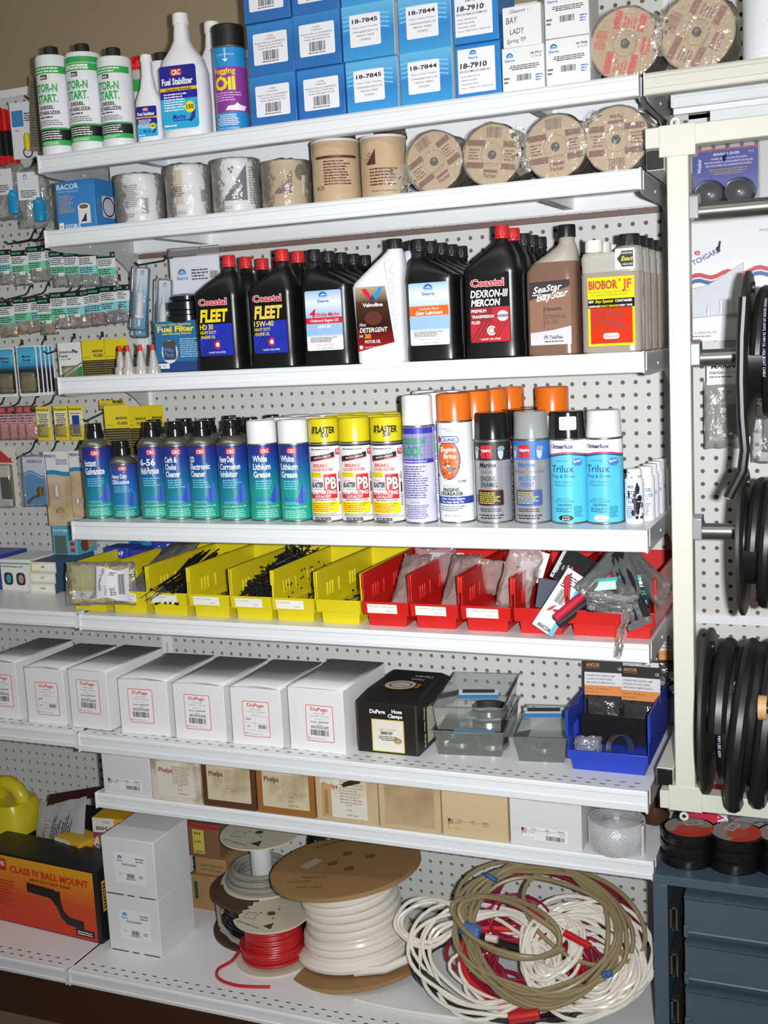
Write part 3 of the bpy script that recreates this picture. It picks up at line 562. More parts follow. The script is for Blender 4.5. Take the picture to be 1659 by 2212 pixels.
for (x0, x1, kind, nrow, cn) in ((19.15, 22.95, 'a', 3, 'first'), (23.05, 26.8, 'a', 3, 'second'), (26.95, 30.9, '18-7845', 3, 'third'), (31.15, 35.0, '18-7844', 2, 'fourth'), (35.2, 38.45, '18-7910', 2, 'fifth')):
    for r_ in range(nrow):
        desc = {'a': 'deep blue carton with bar code label', '18-7845': 'wavy blue carton with grey side', '18-7844': 'wavy blue carton with white label', '18-7910': 'blue carton with tall white panel'}[kind]
        hh = 3.68 if kind == 'a' or kind != '18-7910' else 3.65
        t, w_ = carton(f'{desc}, {rown[r_]} row of the {cn} blue stack', x0, x1, -12.0+.12*((r_*7+int(x0)) % 3), 4.2, ZA+r_*(hh+.02), hh, B1 if kind == 'a' else (B2 if kind != '18-7910' else M('2b80c4', .4)), 'blue filter cartons on the top shelf', sidem=M('dcdfe2', .5) if kind in ('18-7845', '18-7844') else None)
        if kind == 'a': lab_a(t, w_)
        elif kind == '18-7910': lab_c(t, w_)
        else: lab_b(t, w_, kind)
WB = M('e4e5e8', .6, nscale=10)
def white_box_print(L, w_, num):
    sierra(L, .55, 2.0, .95); L.T(num, w_-.15, 2.15, .15, INK, w=.75, al='r', bold=1); L.T('OIL FILTER', w_-.15, 1.95, .11, INK, w=.7, al='r'); L.fine(.5, w_-.3, 1.25, 1.6, 3, INK, seed=3, al='c'); L.bar(1.0, 2.0, .55, .95, INK); L.fine(.1, .5, .4, .9, 2, GREYI); L.fine(w_-.6, w_-.1, .4, .9, 3, P('4a78b8'))
t, w_ = carton('small white carton under the hand lettered white carton', 38.6, 41.5, -12.0, 3, ZA, 2.95, WB); L = Lab(plane(-w_, 0, .2)); white_box_print(L, 2.9, '18-7911'); L.build('printing', t, sm=0)
t, w_ = carton('white carton hand lettered in black pen on the top shelf', 38.7, 41.35, -11.9, 3, ZA+2.98, 2.6, WB)
L = Lab(plane(-w_, 0, 0)); L.T('Glasson -', .5, 2.15, .24, INK, w=1.3, sh=.2, rot=2); L.T('BAY', .25, 1.5, .42, INK, w=.75, sh=.15, rot=3); L.T('LADY', .5, .8, .38, INK, w=.95, sh=.1, rot=2); L.T("Spring '09", .25, .25, .28, INK, w=1.3, sh=.2, rot=3); L.build('printing', t, sm=0)
for r_, lb in enumerate(('white filter carton, lower of the pair beside the bagged filters', 'white filter carton, upper of the pair beside the bagged filters')):
    t, w_ = carton(lb, 41.6, 44.55, -11.9, 3.2, ZA+3.15*r_, 3.1, WB); L = Lab(plane(-w_, 0, .4)); white_box_print(L, 2.95, '18-7908'); L.build('printing', t, sm=0)

# ------------------------------------------------------------------ bagged tan filter discs
TAN = M('b9a283', .5, nscale=15, noise_amt=.06)
def disc(lb, x, yf, z, r, rot, inkc, flap=None, group=None, wrap=True, ln=4.2):
    t = thing('filter_element', lb, 'filter', (x, yf, z), group=group); INKM = P(inkc)
    m = MB(); m.lathe([(r, -ln), (r, -.1), (r-.08, 0), (.78, 0), (.78, -.05), (.3, -.05)], TAN, 48, (0, 0, 0), 'y'); m.build('body', t)
    def sf(u, v, h):
        a = math.radians(rot); return (u*math.cos(a)-v*math.sin(a), -h, u*math.sin(a)+v*math.cos(a))
    L = Lab(sf); k = r/2.1
    for v0, v1 in ((.55, .95), (-.95, -.55)): L.rect(-k*1.85, -k*.55, k*v0, k*v1, INKM); L.rect(k*.75, k*1.8, k*v0, k*v1, INKM)
    L.T('Parker', 0, -k*1.55, .3*k, INKM, w=.95*k, al='c', bold=1.4); L.rect(-k*.5, k*.5, -k*1.2, -k*1.0, INKM)
    L.bar(-k*.55, k*.55, k*1.15, k*1.85, INKM); L.fine(-k*1.7, -k*.9, -k*.4, k*.4, 4, INKM); L.fine(k*.9, k*1.7, -k*.4, k*.4, 4, INKM, seed=5); L.T('Genuine Replacement Filter', 0, -k*.95+.3, .13*k, INKM, w=1.0*k, al='c')
    L.ring(0, 0, .82, .82, .04, P('8d7857'), 1); L.ell(0, 0, .3, .3, P('14161c', .12), 2); L.ell(.06, .08, .12, .1, P('7c828c', .2), 3); L.build('printing', t, sm=0)  # besides the print: dark hub disc with a pale glint painted on it
    m = MB(); m.lathe([(.3, -.5), (.3, .02), (.22, .02), (.22, -.4), (0, -.4)], M('2c3038', .2, .5), 24, axis='y'); m.build('centre_hole', t)
    if wrap:
        m = MB(); rd = random.Random(int(x)); n = 40; vs = []
        prof = [(r+.06, ln), (r+.08, .2), (r+.06, -.1), (r*.7, -.2), (r*.3, -.14), (.05, -.12)]; fs = []
        for i, (rr, yy) in enumerate(prof):
            for q in range(n):
                a = 2*math.pi*q/n; jj = noise.noise(Vector((math.cos(a)*3+x, math.sin(a)*3, i*.9)))*.12*(1 if rr > .3 else .2); R_ = rr+jj+(.25 if (q in (3, 4) and i < 2) else 0); vs.append((R_*math.cos(a), yy-abs(jj)*.8, R_*math.sin(a)))
        for i in range(len(prof)-1):
            for q in range(n): fs.append((i*n+q, i*n+(q+1) % n, (i+1)*n+(q+1) % n, (i+1)*n+q))
        m.add(vs, fs, FW)
        if flap:
            fa, fl_ = flap; a0 = math.radians(fa)
            pts = []; 
            for i in range(6):
                for q in range(6):
                    rr = r-.3+fl_*i/5; a = a0+(q/5-.5)*(.8-.06*i); pts.append((rr*math.cos(a), -.15+.5*noise.noise(Vector((i*.8, q*.9, x))), rr*math.sin(a)))
            m.add(pts, [(i*6+q, i*6+q+1, (i+1)*6+q+1, (i+1)*6+q) for i in range(5) for q in range(5)], FW)
        m.build('plastic_wrap', t)
    return t
for x, z, r, rot, fl_, lb in ((33.3, ZB+2.1, 2.08, 32, (200, 2.0), 'leftmost of the four tan filter discs on the second shelf, bag flap spreading left'), (37.55, ZB+2.1, 2.08, -8, (25, 1.0), 'second of the four tan filter discs facing out on the second shelf'), (42.0, ZB+2.14, 2.12, 4, (200, 1.2), 'third of the four tan filter discs facing out on the second shelf'), (46.1, ZB+2.16, 2.14, 180, (140, .7), 'rightmost of the four tan filter discs, beside the rack corner')):
    disc(lb, x, -11.6, z, r, rot, '6e2f2c', fl_, 'bagged tan filters on the second shelf')
disc('bagged tan filter with bright red stripes standing on the top shelf', 46.75, -11.3, ZA+2.3, 2.28, 75, 'd03a30', (20, 1.0))
disc('bagged tan filter with faded maroon stripes at the right end of the top shelf', 51.3, -11.3, ZA+2.35, 2.36, 60, '8d4f4c', (190, .8))
t = thing('filter_canister', 'plain white filter canister cut by the right picture edge on the top shelf', 'filter', (55.9, -10.2, ZA)); m = MB(); m.lathe([(1.9, 0), (1.95, .1), (1.95, .35), (1.85, .4), (1.9, .6), (1.9, 5.6), (1.7, 5.9)], PWH, 48); m.build('body', t)
L = Lab(cylS(1.92), .25); L.T('TYT', -.25, 3.6, .4, P('d09a90'), w=.9, bold=1); L.T('124550', -.3, 2.2, .2, P('c9a79c'), w=.9); L.build('printing', t, sm=0)

# ------------------------------------------------------------------ shelf B: boxed and wrapped canisters
t, w_ = carton('blue picture box of a white filter at the left end of the second shelf', .6, 4.4, -11.6, 3.6, ZB, 3.9, M('3a80c0', .4, noise_amt=.08), name='filter_carton')
L = Lab(plane(-w_, 0, 0)); L.T('RACOR', .2, 3.25, .42, WH, w=2.1, bold=.6); L.T('Fuel Filter/Water Separator', .25, 3.0, .16, P('9cc8ea'), w=2.1, bold=.5); L.fine(.3, 1.9, 1.4, 2.85, 9, P('b99a78'), seed=2); L.T('S3228UL', .75, .15, .34, WH, w=1.6, bold=.6); L.rect(.15, .6, .15, .65, WH); L.T('e', .25, .25, .3, INK, w=.25, l=2)
L.rect(2.1, 3.3, .45, 1.7, P('d8d8d4'), 1); L.ell(2.7, 1.75, .6, .28, P('e4e4e2'), 2); L.ell(2.7, 1.77, .45, .18, P('6b6250'), 3); L.poly([(2.3, .6), (2.9, .6), (2.9, 1.3)], P('2a3550'), 2); L.T('RACOR', 2.4, .65, .14, WH, w=.45, l=3, rot=50); L.build('printing', t, sm=0)
L = Lab(side(w_+.02, 0, 0)); L.rrect(.9, 2.6, .9, 2.6, .2, P('c9ccd2')); L.ring(1.75, 1.75, .8, .8, .12, INK, 1); L.T('RACOR', .5, 1.2, .25, P('a98a5a'), w=1.2, rot=90); L.build('side_printing', t, sm=0)
def canister(lb, x, y, r, h, rz, m_, style, wrap=1):
    t = thing('filter_canister', lb, 'filter', (x, y, ZB), rz=rz); 
    m = MB(); m.lathe([(r-.15, 0), (r, .15), (r, h-.15), (r-.05, h-.05), (r-.15, h)], m_, 48); m.build('body', t)
    m = MB(); m.lathe([(r+.02, h-.16), (r+.04, h-.1), (r-.0, h), (r-.2, h+.02)], M('b0aa98' if m_ is TAN else 'd4d6d8', .35), 48); m.build('rim', t)
    L = Lab(cylS(r), .25); DB = P('28365e'); MR = P('5a2824')
    if style == 1: L.fine(-1.0, .3, 1.2, h-.8, 12, GREYI, seed=3); L.bar(.45, 1.0, .7, 1.9, INK); L.T('S3227', -1.0, .45, .3, INK, w=.85, bold=.4); L.T('S3', 1.9, .45, .26, INK, w=.4)
    if style == 2: L.rect(-.9, -.2, 1.0, h-.4, P('cfc6b4')); L.T('S3220UL', -.9, .3, .24, INK, w=.9); L.bar(1.2, 1.7, 1.2, 2.1, INK); L.fine(-1.3, 0, 1.6, 2.4, 5, INK, seed=6)
    if style == 3:
        L.poly([(-.9, .9), (1.0, .9), (1.0, 3.55)], DB); L.T('RACOR', -.55, 1.3, .34, WH, w=1.35, rot=52, l=2, bold=1); L.T('-Parker', -.1, .95, .3, WH, w=1.35, rot=52, l=2, bold=1); L.T('S3213', -.9, .3, .22, INK, w=.65); L.fine(1.2, 2.3, .6, 3.2, 14, GREYI, seed=2); L.T('SERVICE INFO', 1.15, 3.25, .14, INK, w=1.0); L.ell(-.3, 3.2, .1, .1, INK, 1); L.ell(-.05, 3.3, .1, .1, INK, 1); L.ell(-.15, 3.0, .1, .1, INK, 1)
    if style == 4: L.poly([(-.9, 1.0), (.55, 1.0), (.55, 2.7)], MR); L.T('RACOR', -.35, 1.35, .26, TAN, w=.9, rot=50, l=2, bold=1); L.T('Parker', -1.1, 1.6, .22, MR, w=.8, rot=50); L.rect(1.3, 2.1, 1.0, 2.3, P('cfcbc2'), 1); L.ell(1.3, 2.5, .5, .6, P('3a322c'), .5)
    if style == 5: L.rect(-1.6, 1.75, h-1.4, h-1.2, MR); L.fine(-.9, 1.2, h-3.3, h-1.5, 9, MR, seed=2); L.T('RACOR', -1.6, .9, .3, MR, w=.7, bold=.6)
    if style == 6: L.poly([(-1.4, 2.3), (-.6, 2.3), (-.6, 3.4)], MR); L.T('CV-RA', -1.3, 2.4, .3, MR, w=.8, rot=60); L.fine(-1.1, 1.2, .8, 2.1, 6, MR, seed=4); L.T('Genuine Replacement', -1.0, .4, .14, MR, w=1.9, bold=.6)
    L.build('printing', t, sm=0)
    if wrap:
        m = MB(); n = 48; vs = []; fs = []; pr_ = [(r+.04, .02), (r+.08, .5), (r+.06, h*.5), (r+.1, h-.3), (r+.02, h+.06), (r*.8, h+.12), (r*.3, h+.14)]
        for i, (rr, zz) in enumerate(pr_):
            for q in range(n): a = 2*math.pi*q/n; jj = noise.noise(Vector((math.cos(a)*4+x, math.sin(a)*4, i*1.3)))*.13; R_ = rr+abs(jj); vs.append((R_*math.cos(a), R_*math.sin(a), zz+(jj if i > 4 else 0)))
        for i in range(len(pr_)-1):
            for q in range(n): fs.append((i*n+q, i*n+(q+1) % n, (i+1)*n+(q+1) % n, (i+1)*n+q))
        m.add(vs, fs, FW); m.build('plastic_wrap', t)
    return t
PW2 = M('e2e2e6', .35, noise_amt=.03)
canister('white wrapped canister beside the blue picture box', 7.8, -10.2, 1.92, 3.75, 22, PW2, 1)
canister('white wrapped canister with yellowed label strips, second of the white ones', 12.4, -10.3, 1.75, 4.0, 22, PW2, 2)
canister('white wrapped canister with dark blue triangle, third of the white ones', 16.7, -10.3, 1.83, 4.0, 22, PW2, 3)
canister('short tan wrapped canister with brown triangle and dark smudge', 21.0, -10.3, 1.85, 3.4, 22, TAN, 4)
canister('tall glossy tan canister with a thin maroon band', 25.15, -10.3, 1.8, 4.5, 22, M('b9a283', .22, noise_amt=.05), 5, 0)
canister('tall glossy tan canister partly covered by the leftmost disc bag', 29.0, -10.4, 1.68, 4.35, 22, M('b9a283', .22, noise_amt=.05), 6, 0)
for x, s_, lb in ((25.1, 0, 'crumpled dark plastic bag top on the tall tan canister'), (29.2, 1, 'crumpled dark plastic on the second tall tan canister')):
    o = pillow(2.4, .95, 1.6, FILM('dark_film', '6b6460', .5, .15), 30+s_, crump=.25).build('plastic_scrap'); o.location = Vector((x, -9.2, ZB+4.15))*U; tag(o, lb, 'plastic')

# ================================================================== shelf C: oil bottles
BLKP = M('131315', .34, nscale=40, noise_amt=.1)
def quart(lb, x, y, neck, capm, bodym=BLKP, group=None, h=9.0, w_=1.95, z=ZC, slope=(6.0, 7.4), dd=1.2, capr=.52, caph=.72, rz=0):
    a, b_ = slope
    rings = [(w_-.12, dd-.12, 0), (w_, dd, .12), (w_, dd, 1.0), (w_-.05, dd-.04, 1.2), (w_-.05, dd-.04, a-.6), (w_, dd, a-.3), (w_-.05, dd, a), (w_*.72, dd*.85, a+(b_-a)*.55, neck*.5), (.75, .7, b_, neck), (.48, .48, b_+.25, neck), (.44, .44, h-.6, neck)]
    t = thing('oil_bottle', lb, 'bottle', (x, y, z), rz=rz, group=group); m = MB(); m.loft([ovring(*r, n=40) if len(r) > 3 else ovring(*r, 0, 0, 40, 4.5) for r in rings], bodym); m.build('body', t, sm=40)
    ribbed_cap(capr, caph, capm, (neck, 0, h-.72)).build('cap', t)
    m = MB(); m.lathe([(capr+.0, h-.92), (capr+.03, h-.88), (capr+.03, h-.76), (capr-.05, h-.72)], capm, 32, (neck, 0, 0)); m.build('cap_ring', t)
    return t
REDC = M('cf2a2c', .4); BCAP = M('202022', .45)
BLUEP = P('1f2fae'); 
def coastal(t, big, rz=0, fill=BLUEP, ltxt=None):
    L = Lab(plane(-1.5, -1.17, 0)); L.rrect(0, 3.0, 1.1, 6.0, .12, P('141415', .3)); L.rrect(.05, 2.95, 1.15, 3.6, .08, fill, .5)
    for k in range(7): L.poly([(.05+.3*k, 1.2), (.12+.3*k, 1.2), (.12+.3*k+.9, 2.6), (.05+.3*k+.9, 2.6)], BK if k < 3 else P('1a2490') if fill is BLUEP else P('7a1018'), .8)
    L.TO('Coastal', .15, 5.07, .5, P('cf1f2e'), WH, w=2.45, l=1, bold=1.2, ob=1.8)
    return L
t1_ = quart('black oil bottle with red cap and bright yellow lettering, leftmost in the oil row', 14.55, -10.3, .95, REDC, h=8.85, rz=3)
def fleet(t, grade):
    L = coastal(t, 1); Y2 = YEL if grade == 'HD 30' else P('e6cc5c'); L.rect(.05, .6, 2.6, 3.62, P('141415', .3), .9)
    L.T('FLEET', .2, 3.8, .95, Y2, w=2.35, bold=2, sh=.12); L.T(grade, .15, 3.2, .42, Y2, w=1.15 if grade == 'HD 30' else 1.7, bold=1, l=2); L.T('HEAVY DUTY', .15, 2.85, .25, Y2, w=1.4, bold=.8, l=2); L.T('ENGINE OIL', .2, 2.5, .25, Y2, w=1.25, bold=.8, l=2)
    L.ring(1.6, 2.0, .34, .34, .14, P('cf1f2e'), 2, a0=35, a1=325); L.ell(1.6, 2.0, .17, .17, WH, 2); L.T('1 QUART (.946 LITERS)', 1.5, 1.35, .13, WH, w=1.5, al='c', l=2, bold=.5); L.build('label', t, sm=0)
fleet(t1_, 'HD 30')
g = 'red capped black oil bottles at the left'
for i, (yy, od) in enumerate(((-7.7, 'second'), (-5.1, 'third'), (-2.5, 'fourth'))): dup(t1_, (14.6+.1*i, yy, ZC), f'black oil bottle with red cap, {od} back behind the leftmost one', group=g, skip=('label',))
t1_['group'] = g
t2_ = quart('black oil bottle with red cap and pale yellow lettering, second in the oil row', 19.35, -10.2, .8, REDC, h=8.95, group='red capped black oil bottles, second file'); fleet(t2_, '15W-40')
dup(t2_, (19.4, -7.6, ZC), 'black oil bottle with red cap behind the pale yellow lettered one', skip=('label',))
def sier(t, kind):
    L = Lab(plane(-1.48, -1.2, 0)); L.rrect(0, 3.0, 1.15, 5.6, .12, GZ('marine_oil_label', [(0, 'e9ecf0'), (.22, 'e9ecf0'), (.26, '9fc0e4'), (.6, 'a4c4e6'), (.8, 'e3e9f2'), (1, '9cc0e2')], 1.15, 5.6))
    for k in range(5): L.rect(.05, 2.95, 2.4+.16*k, 2.46+.16*k, P('8db2dc'), .5)
    sierra(L, 1.5, 4.95, 1.35)
    if kind == 0:
        L.rect(0, 3.0, 3.15, 3.6, RED, 1); L.T('Outboard Engine Oil', 1.5, 3.28, .22, WH, w=2.3, al='c', l=2, sh=.2, bold=.6); L.T('4', .3, 3.65, .6, RED, w=.5, l=2, bold=1.5, sh=.2); L.T('-Stroke Marine', .8, 3.68, .3, RED, w=1.95, l=2, bold=1.2, sh=.2); L.T('10W-30', 1.5, 2.8, .24, WH, w=1.05, al='c', l=2, bold=1.2)
    else:
        L.T('Hi-Performance', 1.5, 4.05, .2, P('e8f0fa'), w=1.6, al='c', l=2, sh=.2, bold=.8); L.rect(0, 3.0, 3.25, 3.95, P('e8641c'), 1); L.T('Synthetic Blend', 1.5, 3.68, .17, WH, w=1.5, al='c', l=2, sh=.2); L.T('Gear Lubricant', 1.5, 3.34, .27, WH, w=2.1, al='c', l=2, bold=1, sh=.1)
    L.fine(.3, 2.7, 1.75, 2.15, 4, INK, seed=3); L.T('Quality, in Every Ounce!', 1.5, 1.5, .14, RED, w=1.6, al='c', sh=.2); L.T('1 U.S. Quart (946ml)', 1.5, 1.25, .13, INK, w=1.4, al='c'); L.build('label', t, sm=0)
t3_ = quart('black oil bottle with blue and white outboard oil label and red stripe', 23.85, -10.0, -1.1, BCAP, h=8.75, w_=2.05, slope=(6.0, 7.2), group='black capped bottles behind the outboard oil bottle', caph=.7); sier(t3_, 0)
for i, od in enumerate(('second', 'third', 'fourth', 'fifth')): dup(t3_, (23.95+.13*i, -7.65+2.1*i, ZC), f'black bottle with black cap, {od} back in the file behind the outboard oil bottle', skip=('label',))
# white motor oil bottle
VW = M('e4e6ee', .3, noise_amt=.02)
def valv(lb, x, y, f):
    t = thing('oil_bottle', lb, 'bottle', (x, y, ZC), group='white motor oil bottles'); m = MB()
    R_ = [(1.75, 1.15, 0, 0, 0, 40, 4.5), (1.88, 1.25, .12, 0, 0, 40, 4.5), (1.92, 1.25, 3, -.05, 0, 40, 4.5), (2.0, 1.25, 5.6, -.1, 0, 40, 4.5), (1.95, 1.22, 5.9, -.05, 0, 40, 4), (1.4, 1.1, 6.9, .55, 0, 40, 3), (.8, .85, 7.8, 1.05, 0, 40, 2.4), (.62, .6, 8.1, 1.15, 0, 40, 2), (.5, .5, 8.4, 1.15, 0, 40, 2)]
    m.loft([ovring(*r) for r in R_], VW); m.build('body', t, sm=40); ribbed_cap(.58, .75, BCAP, (1.15, 0, 8.2)).build('cap', t)
    if f:
        m = MB(); m.prism([(.75, 7.3), (1.2, 7.5), (1.85, 1.0), (1.55, 1.0)], 'xz', -1.33, -1.2, VW); m.build('grip_rib', t, bev=.06)
        L = Lab(plane(0, -1.26, 0)); L.poly([(-1.65, .9), (1.3, 1.5), (.75, 5.6), (-1.65, 5.6)], GZ('dark_motor_label', [(0, 'a82020'), (.16, '7c1418'), (.4, '2a1410'), (.75, '4a3020'), (1, 'b8a890')], .9, 5.6)); 
        L.poly([(-1.15, 5.45), (-.75, 5.45), (-.2, 4.6), (-.6, 4.6)], RED, 1.5); L.poly([(.6, 5.55), (.2, 5.5), (-.35, 4.6), (.0, 4.6)], P('2a8fd6'), 1.5); L.poly([(-.6, 4.6), (0, 4.6), (-.3, 4.95)], P('29407c'), 2)
        L.T('Valvoline', -1.1, 4.15, .28, WH, w=1.6, bold=1.3); L.ell(-.3, 3.3, .7, .5, P('5c2c1c'), .5); L.T('Non', -1.45, 2.75, .25, P('c8c8c8'), w=.5, sh=.3, bold=1); L.T('DETERGENT', -1.45, 2.3, .34, P('d8d8d8'), w=2.2, sh=.2, bold=1.2); L.T('SAE', -1.5, 1.95, .18, WH, w=.32); L.T('30', -1.05, 1.85, .34, P('e6a820'), w=.5, bold=1.4); L.T('MOTOR OIL', -1.05, 1.5, .24, WH, w=1.25, bold=.5)
        L.rect(-1.5, -1.25, 1.1, 1.35, WH, 1); L.T('1 U.S. QT. (946 LITERS)', -1.1, 1.15, .12, WH, w=1.3); L.build('label', t, sm=0)
        L = Lab(plane(0, -1.34, 0)); L.T('Valvoline', 1.05, 7.1, .5, P('cfd3de'), w=5.2, rot=-86, bold=.8); L.build('embossed_name', t, sm=0)
    return t
valv('white motor oil bottle with red and blue V emblem and dark label', 28.35, -10.3, 1); valv('second white motor oil bottle directly behind the V emblem one', 28.6, -7.5, 0)
t4_ = quart('black bottle with blue label and orange gear lubricant stripe', 32.3, -10.1, -1.0, BCAP, h=8.8, w_=1.95, slope=(6.1, 7.3), group='black capped bottles behind the gear lubricant'); sier(t4_, 1)
for i, od in enumerate(('second', 'third', 'fourth', 'fifth')): dup(t4_, (32.35+.1*i, -7.7+2.1*i, ZC), f'black bottle with black cap, {od} back in the file behind the gear lubricant', skip=('label',))
t5_ = quart('tall black transmission fluid bottle with red cap and red label', 36.85, -10.0, .75, REDC, h=9.25, w_=2.05, slope=(6.3, 7.9))
L = coastal(t5_, 1, fill=P('b81824')); L.rect(.05, 1.7, 2.6, 3.6, P('8a121c'), .9); L.T('DEXRON-III', .12, 4.3, .52, WH, w=2.7, bold=1.2, sh=.12, l=2); L.T('MERCON', .15, 3.7, .48, WH, w=2.1, bold=1.6, sh=.12, l=2); L.T('PREMIUM', .15, 3.25, .22, WH, w=1.1, bold=1, l=2); L.T('TRANSMISSION', .15, 2.85, .22, WH, w=1.65, bold=1, l=2); L.T('FLUID', .15, 2.45, .22, WH, w=.62, bold=1, l=2)
L.ell(2.45, 2.95, .42, .38, P('d0d0d0'), 2); L.rect(2.0, 2.9, 2.87, 3.03, P('2a2a2a'), 3); L.T('DEXRON-III', 2.45, 2.9, .1, WH, w=.75, al='c', l=4); L.ring(1.6, 1.95, .34, .34, .12, WH, 2, a0=35, a1=325); L.ell(1.6, 1.95, .17, .17, WH, 2); L.T('1 QUART (.946 LITERS)', 1.5, 1.3, .13, WH, w=1.5, al='c', l=2, bold=.5); L.build('label', t5_, sm=0)
dup(t5_, (36.9, -7.4, ZC), 'black transmission fluid bottle with red cap directly behind the tall red labelled one', skip=('label',))
for i, od in enumerate(('third', 'fourth', 'fifth')): quart(f'black bottle with black cap, {od} back in the file behind the tall transmission fluid bottle', 37.1+.1*i, -5.2+2.0*i, .75, BCAP, h=9.0, w_=1.9, group='black capped bottles behind the transmission fluid', dd=.95)
# steering fluid: clear bottle with brown oil
AMB = M('7b5d4e', .18, noise_amt=.05); AMBT = M('a8a39b', .18, noise_amt=.04)
t = thing('oil_bottle', 'clear bottle of brown steering fluid with black ribbed cap', 'bottle', (41.25, -10.0, ZC)); m = MB()
m.loft([ovring(*r) for r in ((1.65, 1.15, 0, 0, 0, 40, 4.5), (1.8, 1.25, .12, 0, 0, 40, 4.5), (1.8, 1.25, 5.2, 0, 0, 40, 4.5), (1.78, 1.23, 5.8, 0, 0, 40, 4.5), (1.6, 1.2, 6.4, .2, 0, 40, 3))], AMB, caps=True); m.build('body', t, sm=40)
m = MB(); m.loft([ovring(*r) for r in ((1.6, 1.2, 6.38, .2, 0, 40, 3), (1.0, .9, 7.1, .75, 0, 40, 2.4), (.68, .66, 7.5, .98, 0, 40, 2), (.56, .56, 7.7, 1.0, 0, 40, 2), (.5, .5, 8.3, 1.0, 0, 40, 2))], AMBT); m.build('neck', t, sm=40)
ribbed_cap(.62, .85, M('1c1918', .4), (1.0, 0, 8.05), 32).build('cap', t)
L = Lab(plane(-1.45, -1.25, 0)); L.rrect(0, 2.9, .75, 5.15, .1, P('8d6a58', .3)); L.poly([(0, 5.1), (2.85, 5.15), (2.85, 4.7), (0, 3.85)], P('2a2226'), 1); L.poly([(0, .75), (2.9, .75), (2.9, 2.0), (1.6, 1.75), (0, 1.6)], P('c9c8cc'), 1)
L.T('SeaStar', .25, 4.3, .45, WH, w=2.0, sh=.4, bold=.9, rot=6, l=2); L.T('BayStar', .5, 3.75, .5, WH, w=2.2, sh=.4, bold=.9, rot=8, l=2); L.rect(.2, 2.6, 4.15, 4.22, WH, 2)
L.T('Hynautic', 1.05, 3.1, .26, P('3a2420'), w=1.2, bold=1); L.rect(.98, 1.02, 1.95, 3.4, P('3a2420'), 1); L.T('STEERING', 1.1, 2.55, .26, P('4a2c24'), w=1.4, sh=.15); L.T('FLUID', 1.1, 2.2, .26, P('4a2c24'), w=.85, sh=.15); L.T('TeleFlex', 1.35, 1.15, .24, INK, w=.95, l=2, bold=1); L.T('iTi', .95, 1.15, .24, INK, w=.3, l=2, bold=1.5); L.fine(1.0, 2.4, .9, 1.05, 1, INK, l=2); L.build('label', t, sm=0)
# twin neck fuel additive jugs
JUG = M('b4b0a8', .25, noise_amt=.04); JUGL = M('a09488', .2, noise_amt=.04)
def twin(lb, x, y):
    t = thing('additive_jug', lb, 'bottle', (x, y, ZC), group='twin necked jugs with yellow and red label'); m = MB(); n = 40
    m.loft([ovring(*r) for r in ((1.9, 1.1, 0, 0, 0, n, 5), (2.05, 1.2, .12, 0, 0, n, 5), (2.05, 1.2, 5.3, 0, 0, n, 5), (2.0, 1.15, 5.45, 0, 0, n, 5))], JUGL); m.build('body', t, sm=40)
    m = MB(); m.loft([ovring(*r) for r in ((2.0, 1.15, 5.45, 0, 0, n, 5), (2.02, 1.12, 6.4, -.02, 0, n, 5), (1.95, .9, 6.75, -.02, 0, n, 4))], JUG); m.loft([ovring(*r) for r in ((.62, .62, 6.4, -1.25, 0, 24, 2), (.5, .5, 6.9, -1.25, 0, 24, 2))], JUG); m.loft([ovring(*r) for r in ((.92, 1.17, 5.4, 1.1, 0, 24, 4), (.85, 1.12, 6.85, 1.1, 0, 24, 3.5), (.8, .9, 7.05, 1.15, 0, 24, 2.5), (.5, .5, 7.2, 1.15, 0, 24, 2))], JUG)
    m.build('shoulder', t, sm=40); ribbed_cap(.62, .8, M('e6e3da', .4), (-1.25, 0, 6.85), 30).build('white_cap', t); ribbed_cap(.72, .8, M('1e1e20', .45), (1.15, 0, 7.1), 36).build('black_cap', t); return t
tb = twin('twin necked jug with yellow and red fuel additive label, frontmost at the shelf end', 45.45, -10.3)
L = Lab(plane(-1.5, -1.22, 0)); L.rect(0, 3.15, .5, 5.1, P('e8d81c', .15)); L.rect(.15, 3.0, .65, 3.05, P('d63418', .15), 1); L.rect(0, 3.15, 3.05, 3.65, P('1e1c14', .15), 1)
L.TO('BIOBOR', .08, 4.32, .57, P('c8381c'), P('3a1410'), w=1.94, l=2, bold=1, ob=1); L.T('JF', 2.35, 4.3, .62, P('c8381c'), w=.62, bold=1.6, l=2); L.ell(2.18, 4.85, .08, .08, P('c8381c'), 2); L.T('THE INDUSTRY STANDARD FOR THE TREATMENT', .1, 4.05, .12, INK, w=2.8, l=2); L.T('AND PREVENTION OF MICROBIAL GROWTH.', .2, 3.85, .12, INK, w=2.5, l=2)
L.T('NEW', .05, 3.4, .18, WH, w=.35, l=2, bold=1); L.T('Easy Squeeze', .5, 3.4, .22, YEL, w=1.2, l=2, sh=.3, bold=.6); L.T('CONTAINER', 1.85, 3.4, .18, WH, w=1.15, l=2, bold=1); L.T('DISPENSES', .05, 3.1, .14, WH, w=.8, l=2, bold=.8); L.T('EXACT MEASURE', .9, 3.1, .14, YEL, w=1.15, l=2, bold=.8); L.T('EVERY TIME!', 2.1, 3.1, .14, WH, w=.9, l=2, bold=.8)
L.fine(.25, 2.9, 1.5, 2.95, 9, P('8a1c10'), l=2, seed=3); L.rrect(1.0, 2.1, .95, 1.35, .2, WH, 2); L.T('Hammonds', 1.1, 1.07, .16, P('a02018'), w=.9, l=3, bold=1); L.fine(.3, 2.9, .68, .85, 2, P('8a1c10'), l=2); L.build('label', tb, sm=0)
